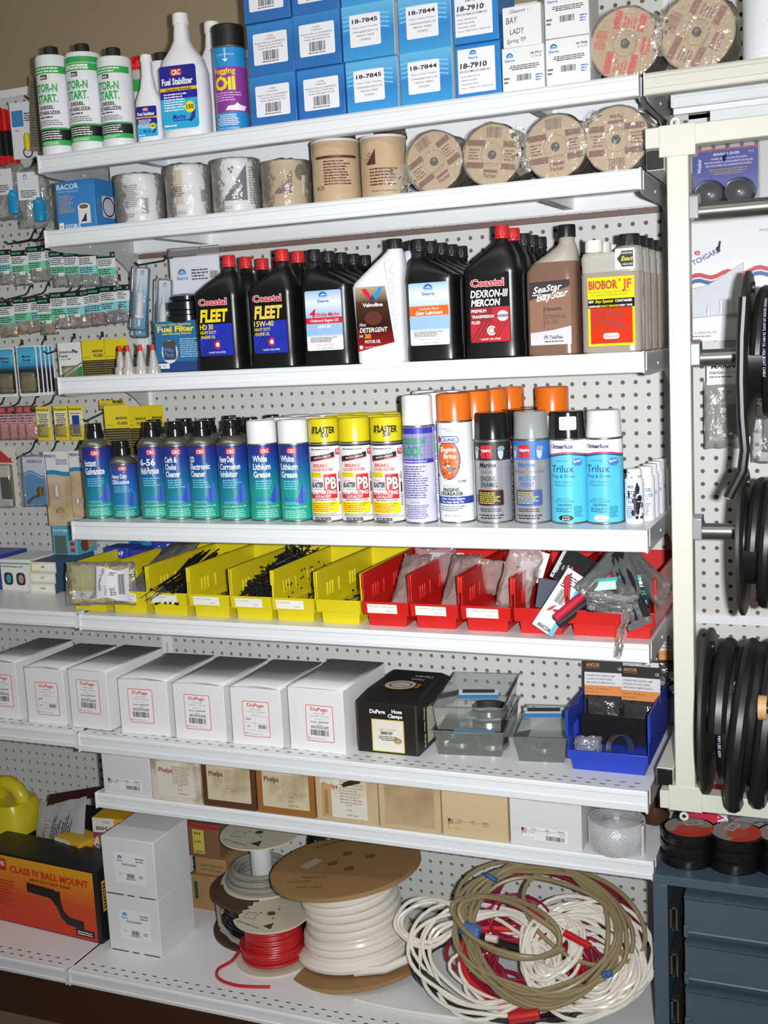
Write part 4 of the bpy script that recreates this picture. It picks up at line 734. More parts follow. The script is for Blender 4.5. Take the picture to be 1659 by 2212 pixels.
L = Lab(plane(.4, -1.17, 5.55)); L.rect(0, 1.3, 0, 1.35, WH); L.poly([(.1, .7), (.55, 1.2), (.55, .1)], BK, 1); L.rect(.4, 1.2, .15, 1.2, BK, 1); L.T('DISPENSES', .45, .98, .13, WH, w=.7, l=2); L.T('Exact', .4, .55, .3, YEL, w=.75, l=2, sh=.3, bold=1); L.T('MEASURE', .5, .25, .13, WH, w=.65, l=2); L.build('neck_label', tb, sm=0)
for i, od in enumerate(('second', 'third', 'fourth')): dup(tb, (45.5+.06*i, -7.8+2.4*i, ZC), f'twin necked additive jug, {od} back from the shelf edge', skip=('label',))
# oil change bits at the left end of shelf C
FR = FILM('frosted', 'c9c8c2', .75, .3, .1); 
for i, (x, y) in enumerate(((4.2, -9.6), (5.3, -10.1), (5.75, -9.0), (6.55, -10.1), (7.0, -9.0), (7.75, -10.1))):
    t = thing('spout_cap', f'clear ribbed bottle spout with red tip, {("first", "second", "third", "fourth", "fifth", "sixth")[i]} from the left on the oil shelf', 'spout', (x, y, ZC), group='clear spouts with red tips')
    ribbed_cap(.55, .6, FR).build('skirt', t); m = MB(); m.lathe([(.4, .6), (.34, 1.1), (.16, 2.0), (.14, 2.2)], FR, 20); m.build('nozzle', t); m = MB(); m.lathe([(.2, 1.85), (.14, 2.3), (.1, 2.38)], M('d83a34', .4), 14); m.build('red_tip', t)
for i, x in enumerate((7.0, 8.4)):
    t, w_ = carton(f'small white and blue printed box behind the red tipped spouts, {"left" if i == 0 else "right"} one', x-.7, x+.7, -5.4, 1.5, ZC, 2.0, M('dfe2e8', .5), 'small white boxes on the oil shelf', name='small_carton'); L = Lab(plane(-w_, 0, 0)); L.rect(0, 1.4, 0, .25, P('3a78b8')); L.T('Supplies', .2, 1.4, .16, P('b0603a'), w=.8); L.fine(.2, 1.2, .5, 1.3, 5, P('3a68a8')); L.build('printing', t, sm=0)
# ================================================================== shelf D: spray cans
CRC = GZ('teal_can', [(0, '2aa88c'), (.3, '1f8f92'), (.55, '1c6a9c'), (.8, '1f3f94'), (1, '242e80')], 0, 6.1, .3)
CRC2 = GZ('blue_can_short', [(0, '27a08c'), (.25, '1f86a0'), (.55, '2a6ab8'), (1, '2f3f98')], 0, 4.7, .3)
DOME = M('a9a69e', .28, .85, nscale=20); BCAPG = M('1b1b1e', .18)
def face(x, y, off=0):          # turn a label towards the aisle in front of the can
    return math.degrees(math.atan2(CC.x-x, CC.y*-1+y))*.75+off
def domed(lb, x, y, bm=CRC, bh=6.1, r=1.27, off=0, group=None, rz=None):
    t = can_base('spray_can', lb, x, y, ZD, r, bh, bm, face(x, y, off) if rz is None else rz, group)
    m = MB(); m.lathe([(r-.05, bh+.02), (r-.08, bh+.15), (r-.22, bh+.4), (r-.48, bh+.62), (r-.62, bh+.72), (r-.62, bh+.8)], DOME, 40); m.build('dome', t)
    m = MB(); m.lathe([(.74, bh+.72), (.7, bh+1.3), (.62, bh+1.35), (.6, bh+1.85), (.52, bh+1.95)], BCAPG, 28); m.box(-.2, .2, -.68, -.5, bh+1.3, bh+1.75, BCAPG); m.build('cap', t, bev=.02); return t
SAIL = P('2a4fc0'); SAIL2 = P('4f6fd0')
def crc_label(t, lines, du=0, r=1.27, k=1.0, h=.5, y0=4.75, ul=None):
    L = Lab(cylS(r), .22); L.rrect(du-.1, du+.7, 5.35*k, 5.85*k, .12, P('c8202c')); L.T('CRC', du+.0, 5.46*k, .28*k, WH, w=.6, l=2, bold=1.2)
    v = y0*k
    for s_, w_ in lines: L.T(s_, du-.75, v, h*k, WH, w=w_, bold=1.2); v -= .62*k*h/.5
    L.fine(du-.6, du+1.0, v-.35*k, v+.42*k, 4, P('6fc4d8'), seed=len(lines[0][0])); 
    L.poly([(du+.35, 1.45*k), (du+1.0, 1.45*k), (du+1.0, 3.0*k), (du+.8, 2.4*k)], SAIL, 1); L.poly([(du+1.05, 3.15*k), (du+1.08, 1.45*k), (du+1.35, 1.6*k), (du+1.42, 2.1*k), (du+1.32, 2.7*k)], SAIL2, 1)
    L.T('Marine', du-.65, 1.65*k, .32*k, P('2f6fd0'), w=1.15, sh=.25, bold=1.8, l=2); L.rect(du-.6, du+.6, 1.5*k, 1.54*k, P('7fd0e0'), 2); L.rect(du-.5, du+.6, 1.4*k, 1.43*k, P('7fd0e0'), 2)
    L.T('Net Wt. 10 oz. (284 g) - Part No. 06020', du-.7, 1.1*k, .12*k, WH, w=2.0); L.fine(du-.7, du+1.2, .3*k, .95*k, 4, P('9fe0d4'), seed=9, al='c'); L.build('label', t, sm=0)
gc = 'blue to teal spray cans with black caps'
C1 = [('blue to teal can of zinc coating, leftmost on the spray can shelf', 1.05, -9.7, 12, [('Instant', 1.1), ('Galvanize', 1.75)]), ('blue to teal lubricant can with big white numerals, third spray can from the left', 6.55, -9.5, 12, [('6-56', 1.35), ('Multi-Purpose', 1.6)]),
 ('blue to teal choke cleaner can, red straw at its left side', 8.95, -9.6, 16, [('Carb &', 1.1), ('Choke', 1.0), ('Cleaner', 1.3)]), ('blue to teal electronic cleaner can between choke cleaner and corrosion inhibitor', 11.45, -9.5, 8, [('QD', .5), ('Electronic', 1.75), ('Cleaner', 1.35)]), ('blue to teal corrosion inhibitor can, next to the white capped grease cans', 14.3, -9.7, 12, [('Heavy Duty', 1.3), ('Corrosion', 1.75), ('Inhibitor', 1.5)])]
for lb, x, y, off, ln in C1: t = domed(lb, x, y, off=off-20); crc_label(t, ln, du=-.1, h=.48 if len(ln) > 2 else .56, y0=4.75 if len(ln) > 2 else 4.5)
t = domed('shorter blue silicone spray can, second from the left', 3.55, -9.6, CRC2, 4.6, 1.17, off=-8); crc_label(t, [('Heavy Duty', 1.4), ('Silicone', 1.55)], du=-.05, r=1.17, k=.76, h=.5, y0=4.5)
tb = None
for x, y, od in ((5.0, -6.6, 'dark capped spray can behind the short silicone can'), (7.9, -6.3, 'blue spray can with black cap behind and between third and fourth cans'), (10.5, -6.9, 'blue spray can with black cap behind the choke cleaner can'), (12.9, -6.6, 'blue spray can with black cap behind the electronic cleaner can'), (14.6, -6.9, 'blue spray can with black cap behind the corrosion inhibitor can'), (15.2, -4.2, 'blue spray can with black cap in the third row near the white capped cans'), (10.9, -3.9, 'blue spray can with black cap in the third row behind the choke cleaner can')):
    if tb is None: tb = domed(od, x, y, group='rear row blue spray cans with black caps')
    else: dup(tb, (x, y, ZD), od)
for x, y, off, lb in ((17.1, -9.7, 0, 'teal grease can with white cap, left of the front two'), (19.95, -9.8, -16, 'teal grease can with white cap, right of the front two, beside a yellow capped can')):
    t = can_base('spray_can', lb, x, y, ZD, 1.26, 6.1, GZ('teal_can_b', [(0, '2aa88c'), (.4, '229a8e'), (.65, '1c6a9c'), (.85, '1f3f94'), (1, '242e80')], 0, 6.1, .3), face(x, y, off))
    m = MB(); m.lathe([(1.2, 6.1), (1.2, 7.85), (1.1, 7.98), (1.0, 7.98), (.95, 7.93)], CAPW, 44); m.build('cap', t); crc_label(t, [('White', 1.2), ('Lithium', 1.45), ('Grease', 1.4)], du=0)
tb = None
for i, (x, y) in enumerate(((17.3, -7.0), (19.9, -7.1), (17.6, -4.4), (20.2, -4.4))):
    lb = f'white capped grease can in the {"second" if i < 2 else "third"} row, {"left" if i % 2 == 0 else "right"} one'
    if tb is None:
        tb = can_base('spray_can', lb, x, y, ZD, 1.26, 6.1, CRC, 0, 'rear white capped grease cans'); m = MB(); m.lathe([(1.2, 6.1), (1.2, 7.85), (1.1, 7.98)], CAPW, 36); m.build('cap', tb)
    else: dup(tb, (x, y, ZD), lb)
YC = M('d6c81e', .3)
def blast(lb, x, y, off, tn, label=True, print_cap=False, group=None):
    t = can_base('spray_can', lb, x, y, ZD, 1.27, 6.15, M('e4e2e6', .25), face(x, y, off), group); m = MB(); m.lathe([(1.22, 6.15), (1.22, 7.9), (1.16, 8.0), (1.05, 8.02), (1.0, 7.95)], YC, 44); m.build('cap', t)
    if not label: return t
    L = Lab(cylS(1.27), .2); L.rect(-1.95, 1.95, 5.9, 6.05, BK); L.fine(-1, .6, 5.6, 5.75, 1, INK)
    L.rect(-1.2, .95, 0, 0, BK, 1, lambda u: 4.95+.16*u, lambda u: 5.3+.16*u); L.T('PENETRATING', -.6, 5.15, .16, WH, w=1.2, rot=8, l=2, bold=.8); L.T('MAGNETIC LUBRICANT', -.7, 4.92, .13, WH, w=1.4, rot=8, l=2, bold=.6)
    L.rect(-1.2, 1.0, 0, 0, RED, .9, lambda u: 4.86+.16*u, lambda u: 4.95+.16*u)
    L.rrect(1.05, 1.55, 5.2, 5.65, .08, RED, 1); L.T('TV', 1.12, 5.3, .28, WH, w=.36, l=2, bold=1)
    for k in range(7): a = math.radians(20+k*24); L.poly([(-.1+.5*math.cos(a), 4.4+.15*math.sin(a)), (-.1+1.1*math.cos(a), 4.4+.45*math.sin(a)), (-.1+1.1*math.cos(a+.05), 4.4+.45*math.sin(a+.05))], P('e8a080'), .5)
    L.T('BREAKS', -.85, 4.3, .26, P('d6402c'), w=1.2, bold=1.5, l=2); L.T('LOOSE FASTER', -1.0, 4.0, .22, P('d6402c'), w=1.75, bold=1.5, sh=.15, l=2)
    L.rect(-1.3, -.15, 3.5, 3.9, YEL, 1); L.T('THE ORIGINAL', -1.2, 3.72, .13, INK, w=1.0, l=2, sh=.15); L.T('NUT BUSTER', -1.1, 3.54, .12, INK, w=.9, l=2, sh=.15)
    L.T('Fabulous', -1.1, 3.2, .18, P('d04a3c'), w=.7, sh=.2); L.T('BLASTER', -1.15, 2.75, .38, BK, w=1.1, bold=1.8, sh=.15)
    L.rect(-.0, 1.05, 2.2, 3.75, RED, 1); L.TO('PB', .1, 2.62, .92, WH, BK, w=.88, bold=1.4, ob=1.6, l=2)
    L.rect(-1.4, 1.05, 1.85, 2.35, RED, 1); L.T('PENETRATING', -1.2, 2.2, .3, WH, w=2.15, bold=1.5, l=2.5); L.T('CATALYST', -.85, 1.92, .2, WH, w=1.35, bold=1.3, l=2); L.T('POWERFUL', -.7, 2.52, .12, BK, w=.65, l=2)
    L.T('High Flashpoint Formula', -.9, 1.68, .14, INK, w=1.75, bold=.8); L.rect(-1.95, 1.15, .75, 1.62, YEL, 1); L.fine(-1.2, 1.0, .8, 1.55, 5, P('c85a2c'), l=2); L.T('TEST', -.9, 1.2, .14, P('c8402c'), w=.4, l=2)
    L.fine(-1.2, 1.4, .45, .72, 3, INK, seed=5); L.rect(-1.0, .4, .15, .4, BK, 1); L.T("BLASTER, N.E., C.I.", -.9, .22, .13, WH, w=1.2, l=2); L.T('PIN POINT', 1.4, 1.3, .18, BK, w=.9, rot=90, bold=1); L.T('SPRAY', 1.4, 3.3, .18, BK, w=.6, rot=90, bold=1); L.rect(1.24, 1.4, 2.3, 3.1, BK)
    L.build('label', t, sm=0)
    if print_cap: L = Lab(cylS(1.22), .2); L.T("B'LASTER", -.8, 6.95, .5, BK, w=1.9, bold=1.8, rot=-2, sh=.1); L.T('50', -.05, 6.6, .3, BK, w=.6, bold=1.2); L.frame(-.85, -.3, 6.85, 7.35, .03, BK); L.build('cap_printing', t, sm=0)
    return t
blast('yellow capped penetrant can with printed cap, left one of three', 22.65, -9.8, -4, 0, print_cap=True); blast('yellow capped penetrant can with plain cap, middle one of three', 25.2, -9.7, 2, 1); blast('yellow capped penetrant can with printed cap, right one beside the tall white can', 27.9, -9.8, -6, 2, print_cap=True)
tb = None
for i, (x, y) in enumerate(((22.8, -7.1), (25.4, -7.0), (28.0, -7.1), (22.9, -4.5), (25.5, -4.4), (28.0, -4.4))):
    lb = f'yellow capped can in the {"second" if i < 3 else "third"} row, {("left", "middle", "right")[i % 3]} of three'
    if tb is None: tb = blast(lb, x, y, 0, 0, False, group='rear yellow capped cans')
    else: dup(tb, (x, y, ZD), lb)
# tall corrosion can
def tallw(lb, x, y, f, group='tall white capped corrosion cans'):
    t = can_base('spray_can', lb, x, y, ZD, 1.2, 7.3, M('c9c9dc', .25, noise_amt=.02), face(x, y, -18), group); m = MB(); m.lathe([(1.15, 7.3), (1.15, 9.45), (1.05, 9.6)], CAPW, 44); m.build('cap', t)
    if f:
        L = Lab(cylS(1.2), .2); L.rect(-1.8, 1.8, 6.75, 7.2, P('2f2fa8')); L.rect(-1.8, 1.8, 4.85, 6.75, P('8f8cb8')); 
        for k in range(12): L.rect(-1.8+.3*k, -1.78+.3*k, 4.85, 6.75, P('5a5890'), .5)
        for k in range(6): L.rect(-1.8, 1.8, 4.9+.3*k, 4.92+.3*k, P('5a5890'), .5)
        L.TO('CORROSION', -1.07, 5.97, .46, P('1f9c58'), P('22308f'), w=2.04, bold=1.4, ob=1, l=1); L.TO('BLOCK', -1.06, 5.12, .7, P('1f9c58'), P('22308f'), w=1.83, bold=1.6, ob=1, l=1)
        L.rect(-1.8, 1.8, 4.55, 4.85, P('2f2fa8')); L.T('KILLS CORROSION ON CONTACT', -1.2, 4.63, .14, WH, w=2.3, bold=.5); L.fine(-1.1, 1.1, 1.9, 4.4, 14, P('4a4c8c'), seed=3); L.T('CAUTION', -.4, 1.55, .16, P('4a4c8c'), w=.8); L.fine(-1.1, 1.1, .35, 1.45, 8, P('5a5c94'), al='c'); L.build('label', t, sm=0)
    return t
ta = tallw('tall lilac white can with green block lettering and white cap', 30.55, -10.0, 1); dup(ta, (31.0, -7.4, ZD), 'second tall white capped can behind the green lettered one')
dup(ta, (31.2, -4.8, ZD), 'third tall white capped can back behind the green lettered one', skip=('label',)); dup(ta, (28.7, -3.0, ZD), 'tall white capped can standing at the back behind the yellow capped cans', skip=('label',))
ORC = M('e2701c', .25)
def degr(lb, x, y, f, group='tall orange capped degreaser cans'):
    t = can_base('spray_can', lb, x, y, ZD, 1.32, 7.55, M('dfe6e4', .3, noise_amt=.02), face(x, y, -12), group); m = MB(); m.lathe([(1.27, 7.55), (1.27, 9.45), (1.2, 9.58), (1.05, 9.6)], ORC, 44); m.build('cap', t)
    if f:
        L = Lab(cylS(1.32), .2); L.T('The Original Self-Emulsifying', -.75, 7.0, .1, INK, w=1.5); L.T('DEGREASER', -.3, 6.83, .09, INK, w=.6); L.ell(-.25, 4.75, .98, 1.5, P('3a3f94'), 0, 28); L.ell(-.25, 4.75, .9, 1.42, P('e0641c'), 1, 28)
        L.ell(-1.0, 6.25, .2, .25, P('b8202c'), 1); L.rrect(-.8, .65, 5.95, 6.5, .24, P('2a3a9c'), 2); L.rrect(-.73, .58, 6.02, 6.43, .2, WH, 3); L.T('GUNK', -.62, 6.1, .26, P('2a3a9c'), w=1.1, l=4, bold=1.6)
        L.T('Engine', -.85, 5.35, .36, WH, w=1.25, l=2, bold=1.2, sh=.1); L.T('Brite', -.6, 4.85, .36, WH, w=1.0, l=2, bold=1.2, sh=.1); rd = random.Random(4)
        for k in range(34): L.ell(-.2+rd.gauss(0, .38), 4.0+rd.gauss(0, .36), rd.uniform(.05, .16), rd.uniform(.04, .13), P(rd.choice(('3a3a3a', '8a8a88', 'c8c8c4', '5a5654'))), 2+.05*k, 8)
        L.T('GUNK', .45, 3.05, .2, INK, w=.7, bold=1); L.T('HEAVY DUTY', -.7, 2.75, .11, GREYI, w=1.0); L.T('ENGINE', -.75, 2.4, .26, BK, w=1.3, bold=1.8); L.T('DEGREASER', -1.05, 2.1, .26, BK, w=1.9, bold=1.8); L.rect(-1.9, 1.9, 1.45, 2.0, P('2f3fa0')); L.T('Under Greasy Engines', -.95, 1.77, .15, WH, w=1.9, sh=.2, bold=.8); L.T('Two Stage Spray Tip', -.95, 1.54, .15, WH, w=1.8, sh=.2, bold=.8)
        L.fine(-1.1, 1.1, .9, 1.35, 3, GREYI); L.T('NET WT 15 OZ (425 g)', -.7, .5, .15, INK, w=1.3, bold=.4); L.build('label', t, sm=0)
    return t
to = degr('tall white can with orange cap and orange oval engine label', 33.25, -9.4, 1)
for i, (x, y, od) in enumerate(((34.0, -6.8, 'second'), (34.6, -4.2, 'third'), (35.2, -1.7, 'fourth'))): dup(to, (x, y, ZD), f'tall orange capped can, {od} back behind the orange oval one', skip=('label',))
dup(to, (39.35, -4.0, ZD), 'lone orange capped can standing behind the blue motor paint can', skip=('label',))
def tempo(lb, x, y, f, blue, group=None, off=-12):
    body = M('a2a4aa', .28, .35, noise_amt=.03); t = can_base('spray_can', lb, x, y, ZD, 1.35, 6.1, body, face(x, y, off), group); cm_ = BCAPG if not blue else M('96999b', .2)
    m = MB(); m.lathe([(1.3, 6.15), (1.27, 6.35), (1.22, 8.0), (1.15, 8.1), (1.0, 8.1)], cm_, 44); m.build('cap', t)
    if f:
        L = Lab(cylS(1.35), .2); C_ = P('2f6cb8') if blue else P('1c1c20'); L.rect(-2.0, 2.0, 4.65, 6.0, C_); G_ = P('5a8ccc') if blue else P('4a4a50')
        for k in range(16): L.rect(-2+.26*k, -1.985+.26*k, 4.65, 6.0, G_, .5)
        for k in range(5): L.rect(-2, 2, 4.75+.26*k, 4.765+.26*k, G_, .5)
        L.rrect(-.62, .3, 4.8, 5.75, .2, P('c8202c'), 1); L.rect(-.62, .3, 5.28, 5.42, C_, 2); L.T('TEMPO', -.56, 5.27, .18, WH, w=.8, l=3, bold=1.3); L.rect(-.19, -.13, 4.8, 5.25, C_, 2)
        for sg in (-1.25, .75): L.ell(sg+.2, 5.2, .22, .5, P('b8c4d0'), 1, 10); L.ell(sg+.25, 5.5, .3, .2, P('8894a0'), 1.5, 8)
        L.T('Marine', -.75, 4.15, .36, P('2f6cb8') if blue else BK, w=1.3, bold=1.2, sh=.2); L.rect(-2.0, 2.0, 4.05, 4.07, RED, 1)
        if blue: L.T('OUTBOARD - STERN DRIVE', -1.3, 3.7, .2, P('55585e'), w=2.6); L.T('MOTOR', -.65, 3.15, .36, P('2f6cb8'), w=1.3, bold=.8); L.T('PAINT', -.5, 2.7, .36, P('2f6cb8'), w=1.0, bold=.8)
        else: L.T('INBOARD', -.6, 3.7, .2, P('55585e'), w=1.0); L.T('ENGINE', -.65, 3.15, .36, BK, w=1.15, bold=.6); L.T('ENAMEL', -.65, 2.7, .36, BK, w=1.3, bold=.6)
        L.rrect(-1.05, 1.1, 1.3, 2.5, .15, P('b83040'), 1); L.rrect(-1.0, 1.05, 1.35, 2.45, .12, P('2a5a9c') if blue else BK, 2); L.fine(-.85, .85, 1.45, 2.35, 6, P('d0c040'), l=3, seed=6); L.fine(-.9, .9, .85, 1.15, 2, INK, al='c'); L.fine(-1.1, 1.1, .3, .7, 2, INK, al='c', seed=4); L.build('label', t, sm=0)
    return t
tm = tempo('silver engine enamel can with black cap and red square emblem', 36.1, -9.2, 1, 0); dup(tm, (37.3, -6.4, ZD), 'second black capped engine enamel can behind and right of the first'); dup(tm, (38.0, -3.7, ZD), 'third black capped can behind the motor paint can', skip=('label',))
tempo('blue and silver motor paint can with translucent grey cap', 39.0, -9.1, 1, 1)
def ilux(lb, x, y, black, off=-10):
    t = can_base('spray_can', lb, x, y, ZD, 1.33, 6.1, M('59c4e4', .3, noise_amt=.02), face(x, y, off)); m = MB(); cm_ = BCAPG if black else CAPW
    m.lathe([(1.28, 6.15), (1.26, 6.3), (1.18, 7.95), (1.1, 8.05), (1.0, 8.05)], cm_, 44); m.build('cap', t)
    L = Lab(cylS(1.33), .2); wvf = lambda u: 5.0+.1*math.sin(1.7*u+1.2); L.rect(-2.0, 2.0, 0, 0, WH, 0, lambda u: wvf(u), lambda u: 6.02); L.rect(-2.0, 2.0, 0, 0, P('c02838'), 1, lambda u: wvf(u), lambda u: wvf(u)+.1); L.rect(-2, 2, 0, 0, P('23348c'), 1, lambda u: wvf(u)-.11, lambda u: wvf(u)-.02)
    L.T('Interlux', -.9, 5.45, .3, P('2a2f6c'), w=1.55, bold=1.8); L.T('X', -1.2, 5.45, .3, P('c83040'), w=.26, bold=.8); L.T('ANTIFOULING', -.7, 4.5, .12, P('1c5a78'), w=.9); L.ell(.95, 4.45, .42, .28, P('4f7fc8'), 1, 16); L.T('Biolux', .65, 4.4, .17, WH, w=.6, rot=12, l=2, bold=1)
    L.T('Trilux', -1.1, 3.75, .52, P('1c4a78'), w=1.75, bold=.4); L.T('Prop & Drive', -1.1, 3.35, .25, P('1c4a78'), w=1.8, bold=.2); L.T('Paint for Outdrives,', -.85, 2.98, .16, P('1c4a78'), w=1.35); L.T('Outboards & Props.', -.85, 2.75, .16, P('1c4a78'), w=1.3)
    L.T('KEEP OUT OF', -.65, 1.75, .14, P('1c4a78'), w=1.0); L.T('REACH OF CHILDREN', -.9, 1.58, .14, P('1c4a78'), w=1.5); L.T('CAUTION', -.65, 1.3, .18, P('12304c'), w=1.05, bold=1); L.fine(-.8, .5, .85, 1.2, 3, P('1c4a78')); L.fine(.6, 1.3, .5, 1.3, 8, P('1c6a88')); L.ell(0, .45, .55, .22, BK if black else WH, 1, 20); L.T('5493A' if black else '5498A', 0, .48, .13, WH if black else INK, w=.5, al='c', l=2); L.T('BLACK' if black else 'WHITE', 0, .3, .13, WH if black else INK, w=.55, al='c', l=2, bold=.5); L.build('label', t, sm=0)
    if black: L = Lab(cylS(1.24), .2); L.rrect(-.35, .9, 6.75, 7.7, .1, WH); L.T('SHAKE VERY WELL', -.2, 7.4, .11, INK, w=1.0, l=2); L.T('for 2 minutes AFTER', -.25, 7.15, .11, INK, w=1.05, l=2); L.T('agitator ball rattles', -.2, 6.92, .11, INK, w=1.0, l=2); L.build('cap_label', t, sm=0)
ilux('light blue antifouling paint can with black cap and cap sticker', 41.75, -9.1, 1); ilux('light blue antifouling paint can with white cap, rightmost tall can', 44.3, -9.0, 0)
BI = P('2f6ca8')
def tpaint(lb, x, y, dirty):
    t = thing('paint_bottle', lb, 'bottle', (x, y, ZD), rz=face(x, y, -5), group='small white paint bottles at the shelf end'); m = MB(); m.lathe([(.6, 0), (.66, .06), (.66, 3.1), (.6, 3.2), (.5, 3.22)], PWH, 32); m.build('body', t); ribbed_cap(.53, .65, CAPW, (0, 0, 3.22)).build('cap', t)
    L = Lab(cylS(.66), .15); L.T('MDR', -.4, 2.55, .2, BI, w=.45, bold=1.5); L.fine(-.5, .5, 2.1, 2.4, 2, BI); L.T('TRANSDUCER', -.6, 1.75, .22, BI, w=1.2, bold=1); L.T('PAINT', -.4, 1.45, .22, BI, w=.65, bold=1); L.fine(-.5, .5, .4, 1.3, 7, BI, seed=3)
    if dirty:
        rd = random.Random(2)
        for k in range(26): L.ell(.3+rd.gauss(0, .17), .4+rd.random()*2.5, rd.uniform(.05, .2), rd.uniform(.06, .3), P('24262a', .3), 1.5+.02*k, 9)
        for k in range(8): L.ell(rd.uniform(-.5, .6), 3.3+rd.random()*.5, .06, .05, P('3a3a3a'), 4, 7)
    L.build('label', t, sm=0); return t
tpaint('small white paint bottle smeared with black, nearest the shelf edge', 46.45, -9.3, 1); tp = tpaint('clean small white paint bottle, second in the file at the shelf end', 47.0, -7.9, 0)
for i, od in enumerate(('third', 'fourth', 'last')): dup(tp, (47.05+.06*i, -6.3+1.7*i, ZD), f'clean small white paint bottle, {od} in the file at the shelf end')

# ================================================================== shelf E: stacking bins
def bin_(lb, x, y, w_, wb, col, ln=11.0, H=4.05, txt=None, z=ZE, step=.95, lip=1.95, name='shelf_bin', ribs=True, rz=0):
    t = thing(name, lb, 'bin', (x, y, z), rz=rz); m = MB(); T_ = .09; hw, hb = w_/2, wb/2
    m.prism([(-hb, 0), (hb, 0), (hb+.08, step), (-hb-.08, step)], 'xz', 0, ln-.3, col)                                          # narrow foot
    m.box(-hw, hw, -.2, ln, step-.06, step+.04, col)
    for sx in (-1, 1):
        xa, xb = (sx*hw, sx*(hw-T_)) if sx < 0 else (sx*(hw-T_), sx*hw)
        m.prism([(-.32, step), (-.45, lip), (-.12, lip+.02), (-.1, lip+.95), (.02, lip+1.05), (-.08, H), (ln, H), (ln, step)], 'yz', xa, xb, col)
        m.box(sx*hw-.1, sx*hw+.1, -.13, .16, lip+.9, H+.02, col)
        m.box(sx*(hw-.06)-.07, sx*(hw-.06)+.07, .1, ln, H-.1, H+.03, col)
        if ribs:
            for k in (1.6, 2.1, 2.6, 3.8, 6.0, 6.5, 7.0): m.box(sx*(hw-.14)-.05, sx*(hw-.14)+.05, k, k+.16, step+.9, step+1.95, col)
    m.prism([(-.32, step), (-.45, lip), (-.36, lip+.03), (-.2, step)], 'yz', -hw, hw, col); m.box(-hw, hw, ln-T_, ln, step, H, col); m.box(-hw, hw, ln-.12, ln+.03, H-.12, H+.02, col); m.build('tub', t, bev=.03)
    if txt:
        L = Lab(lambda u, v, h: (-hw+.45+u, -.335-.13*(v)/1.0-h, step+.12+v)); L.rect(0, 2.45, 0, .72, P('ecebe4', .6)); L.T(txt[0], .15, .48, .1, P('55524c'), w=min(2.1, .11*len(txt[0])), l=2); L.T(txt[1], 1.6, .15, .1, P('55524c'), w=.45, l=2); L.build('price_label', t, sm=0)
    return t
BYEL = M('d8c81a', .38, nscale=15, noise_amt=.04); BRED = M('c8201c', .38, nscale=15, noise_amt=.05); BBLU = M('2240b4', .38, nscale=15, noise_amt=.05)
YB = [(.4, None, 'leftmost yellow bin with the clear bag draped over its front'), (4.3, ('8.5" Mounting Tywraps', '0.17'), 'yellow bin holding a grey bag, second from the left'), (8.3, ('11" Tywraps', '1.18'), 'yellow bin with long black ties sticking out, third from the left'), (12.3, ('5 1/2" Tywraps', '0.05'), 'yellow bin with few ties inside, fourth from the left'), (16.25, ('6" Tywraps', '0.05'), 'yellow bin heaped with short black cable ties'), (19.95, ('4" Tywraps', '0.05'), 'yellow bin right of the heaped one'), (23.9, None, 'rightmost yellow bin with no price label')]
YB = [(-.0+.2, 'x', YB[0][2])]+[(a, b, c) for a, b, c in YB[1:]]
for i, (x, tx, lb) in enumerate(YB): bin_(lb, x, -11.3, 3.85, 3.1, BYEL, txt=(('6" Mounting', '0.15') if tx == 'x' else tx))
for x, tx, lb in ((27.85, ('3/8" Nylon Cable Clamp', '$0.12'), 'red bin of nylon cable clamps, leftmost red one'), (31.8, ('3/16" Nylon Cable Clamp', '$0.18'), 'second red bin from the left, white label on its lip'), (35.85, ('1/2" Nylon Cable Clamp', '$0.15'), 'third red bin, with the tall clear bag leaning inside'), (39.9, None, 'fourth red bin with dark cards and no label')): bin_(lb, x, -11.3, 3.85, 3.0, BRED, txt=tx)
bin_('wide red bin overflowing with shrink tubing packs at the shelf end', 45.0, -11.2, 6.2, 5.4, BRED, H=4.3)
TIE = M('0e0e10', .6)
def ties(lb, x, y0, y1, zb, n, ln, seed, spread=1.4, up=.5, group=None):
    """heap of cable ties: thin straps with a square head"""
    rd = random.Random(seed); m = MB(); cx, cy = x, (y0+y1)/2
    for k in range(n):
        px, py = rd.uniform(-spread, spread), rd.uniform(y0, y1)-cy; pz = rd.uniform(.05, up*(1-.35*abs(px)/spread)*(.55+1.0*(py+cy-y0)/(y1-y0))); a = rd.gauss(math.pi/2, .7); el = rd.gauss(.15, .35); L_ = ln*rd.uniform(.6, 1)
        d = Vector((math.cos(a)*math.cos(el), math.sin(a)*math.cos(el), math.sin(el))); p = Vector((px, py, pz)); q = [p-d*L_/2, p+Vector((rd.gauss(0, .15), rd.gauss(0, .15), abs(rd.gauss(.1, .15)))), p+d*L_/2]
        for w3 in q: w3.x = max(-1.75, min(1.75, w3.x)); w3.z = max(.04, w3.z); w3.y = min(w3.y, 10.6-11.3-cy+.0) if True else w3.y
        m.tube(q, .05, TIE, 4); h = q[0]; m.box(h.x-.1, h.x+.1, h.y-.08, h.y+.12, h.z-.07, h.z+.1, TIE)
    o = stuff(m.build('cable_ties')); o.location = Vector((cx, cy, zb))*U; return tag(o, lb, 'cable ties', group)
zb = ZE+1.05
ties('few black cable ties lying in the second yellow bin', 4.3, -10.8, -6, zb, 60, 2.5, 1, up=.5); ties('black cable ties lying in the bottom of the third yellow bin', 8.3, -10.5, -2, zb, 120, 4, 2, 1.0, .9); ties('few black cable ties in the fourth yellow bin', 12.9, -9.5, -2, zb, 60, 2.2, 3, .9, .6)
ties('scattered black cable ties in the bin right of the heap', 20.4, -9.5, -2, zb, 40, 2, 5, 1.1, .35); ties('last scattered cable ties in the rightmost yellow bin', 24.6, -9.5, -2, zb, 22, 2.2, 6, .9, .3)
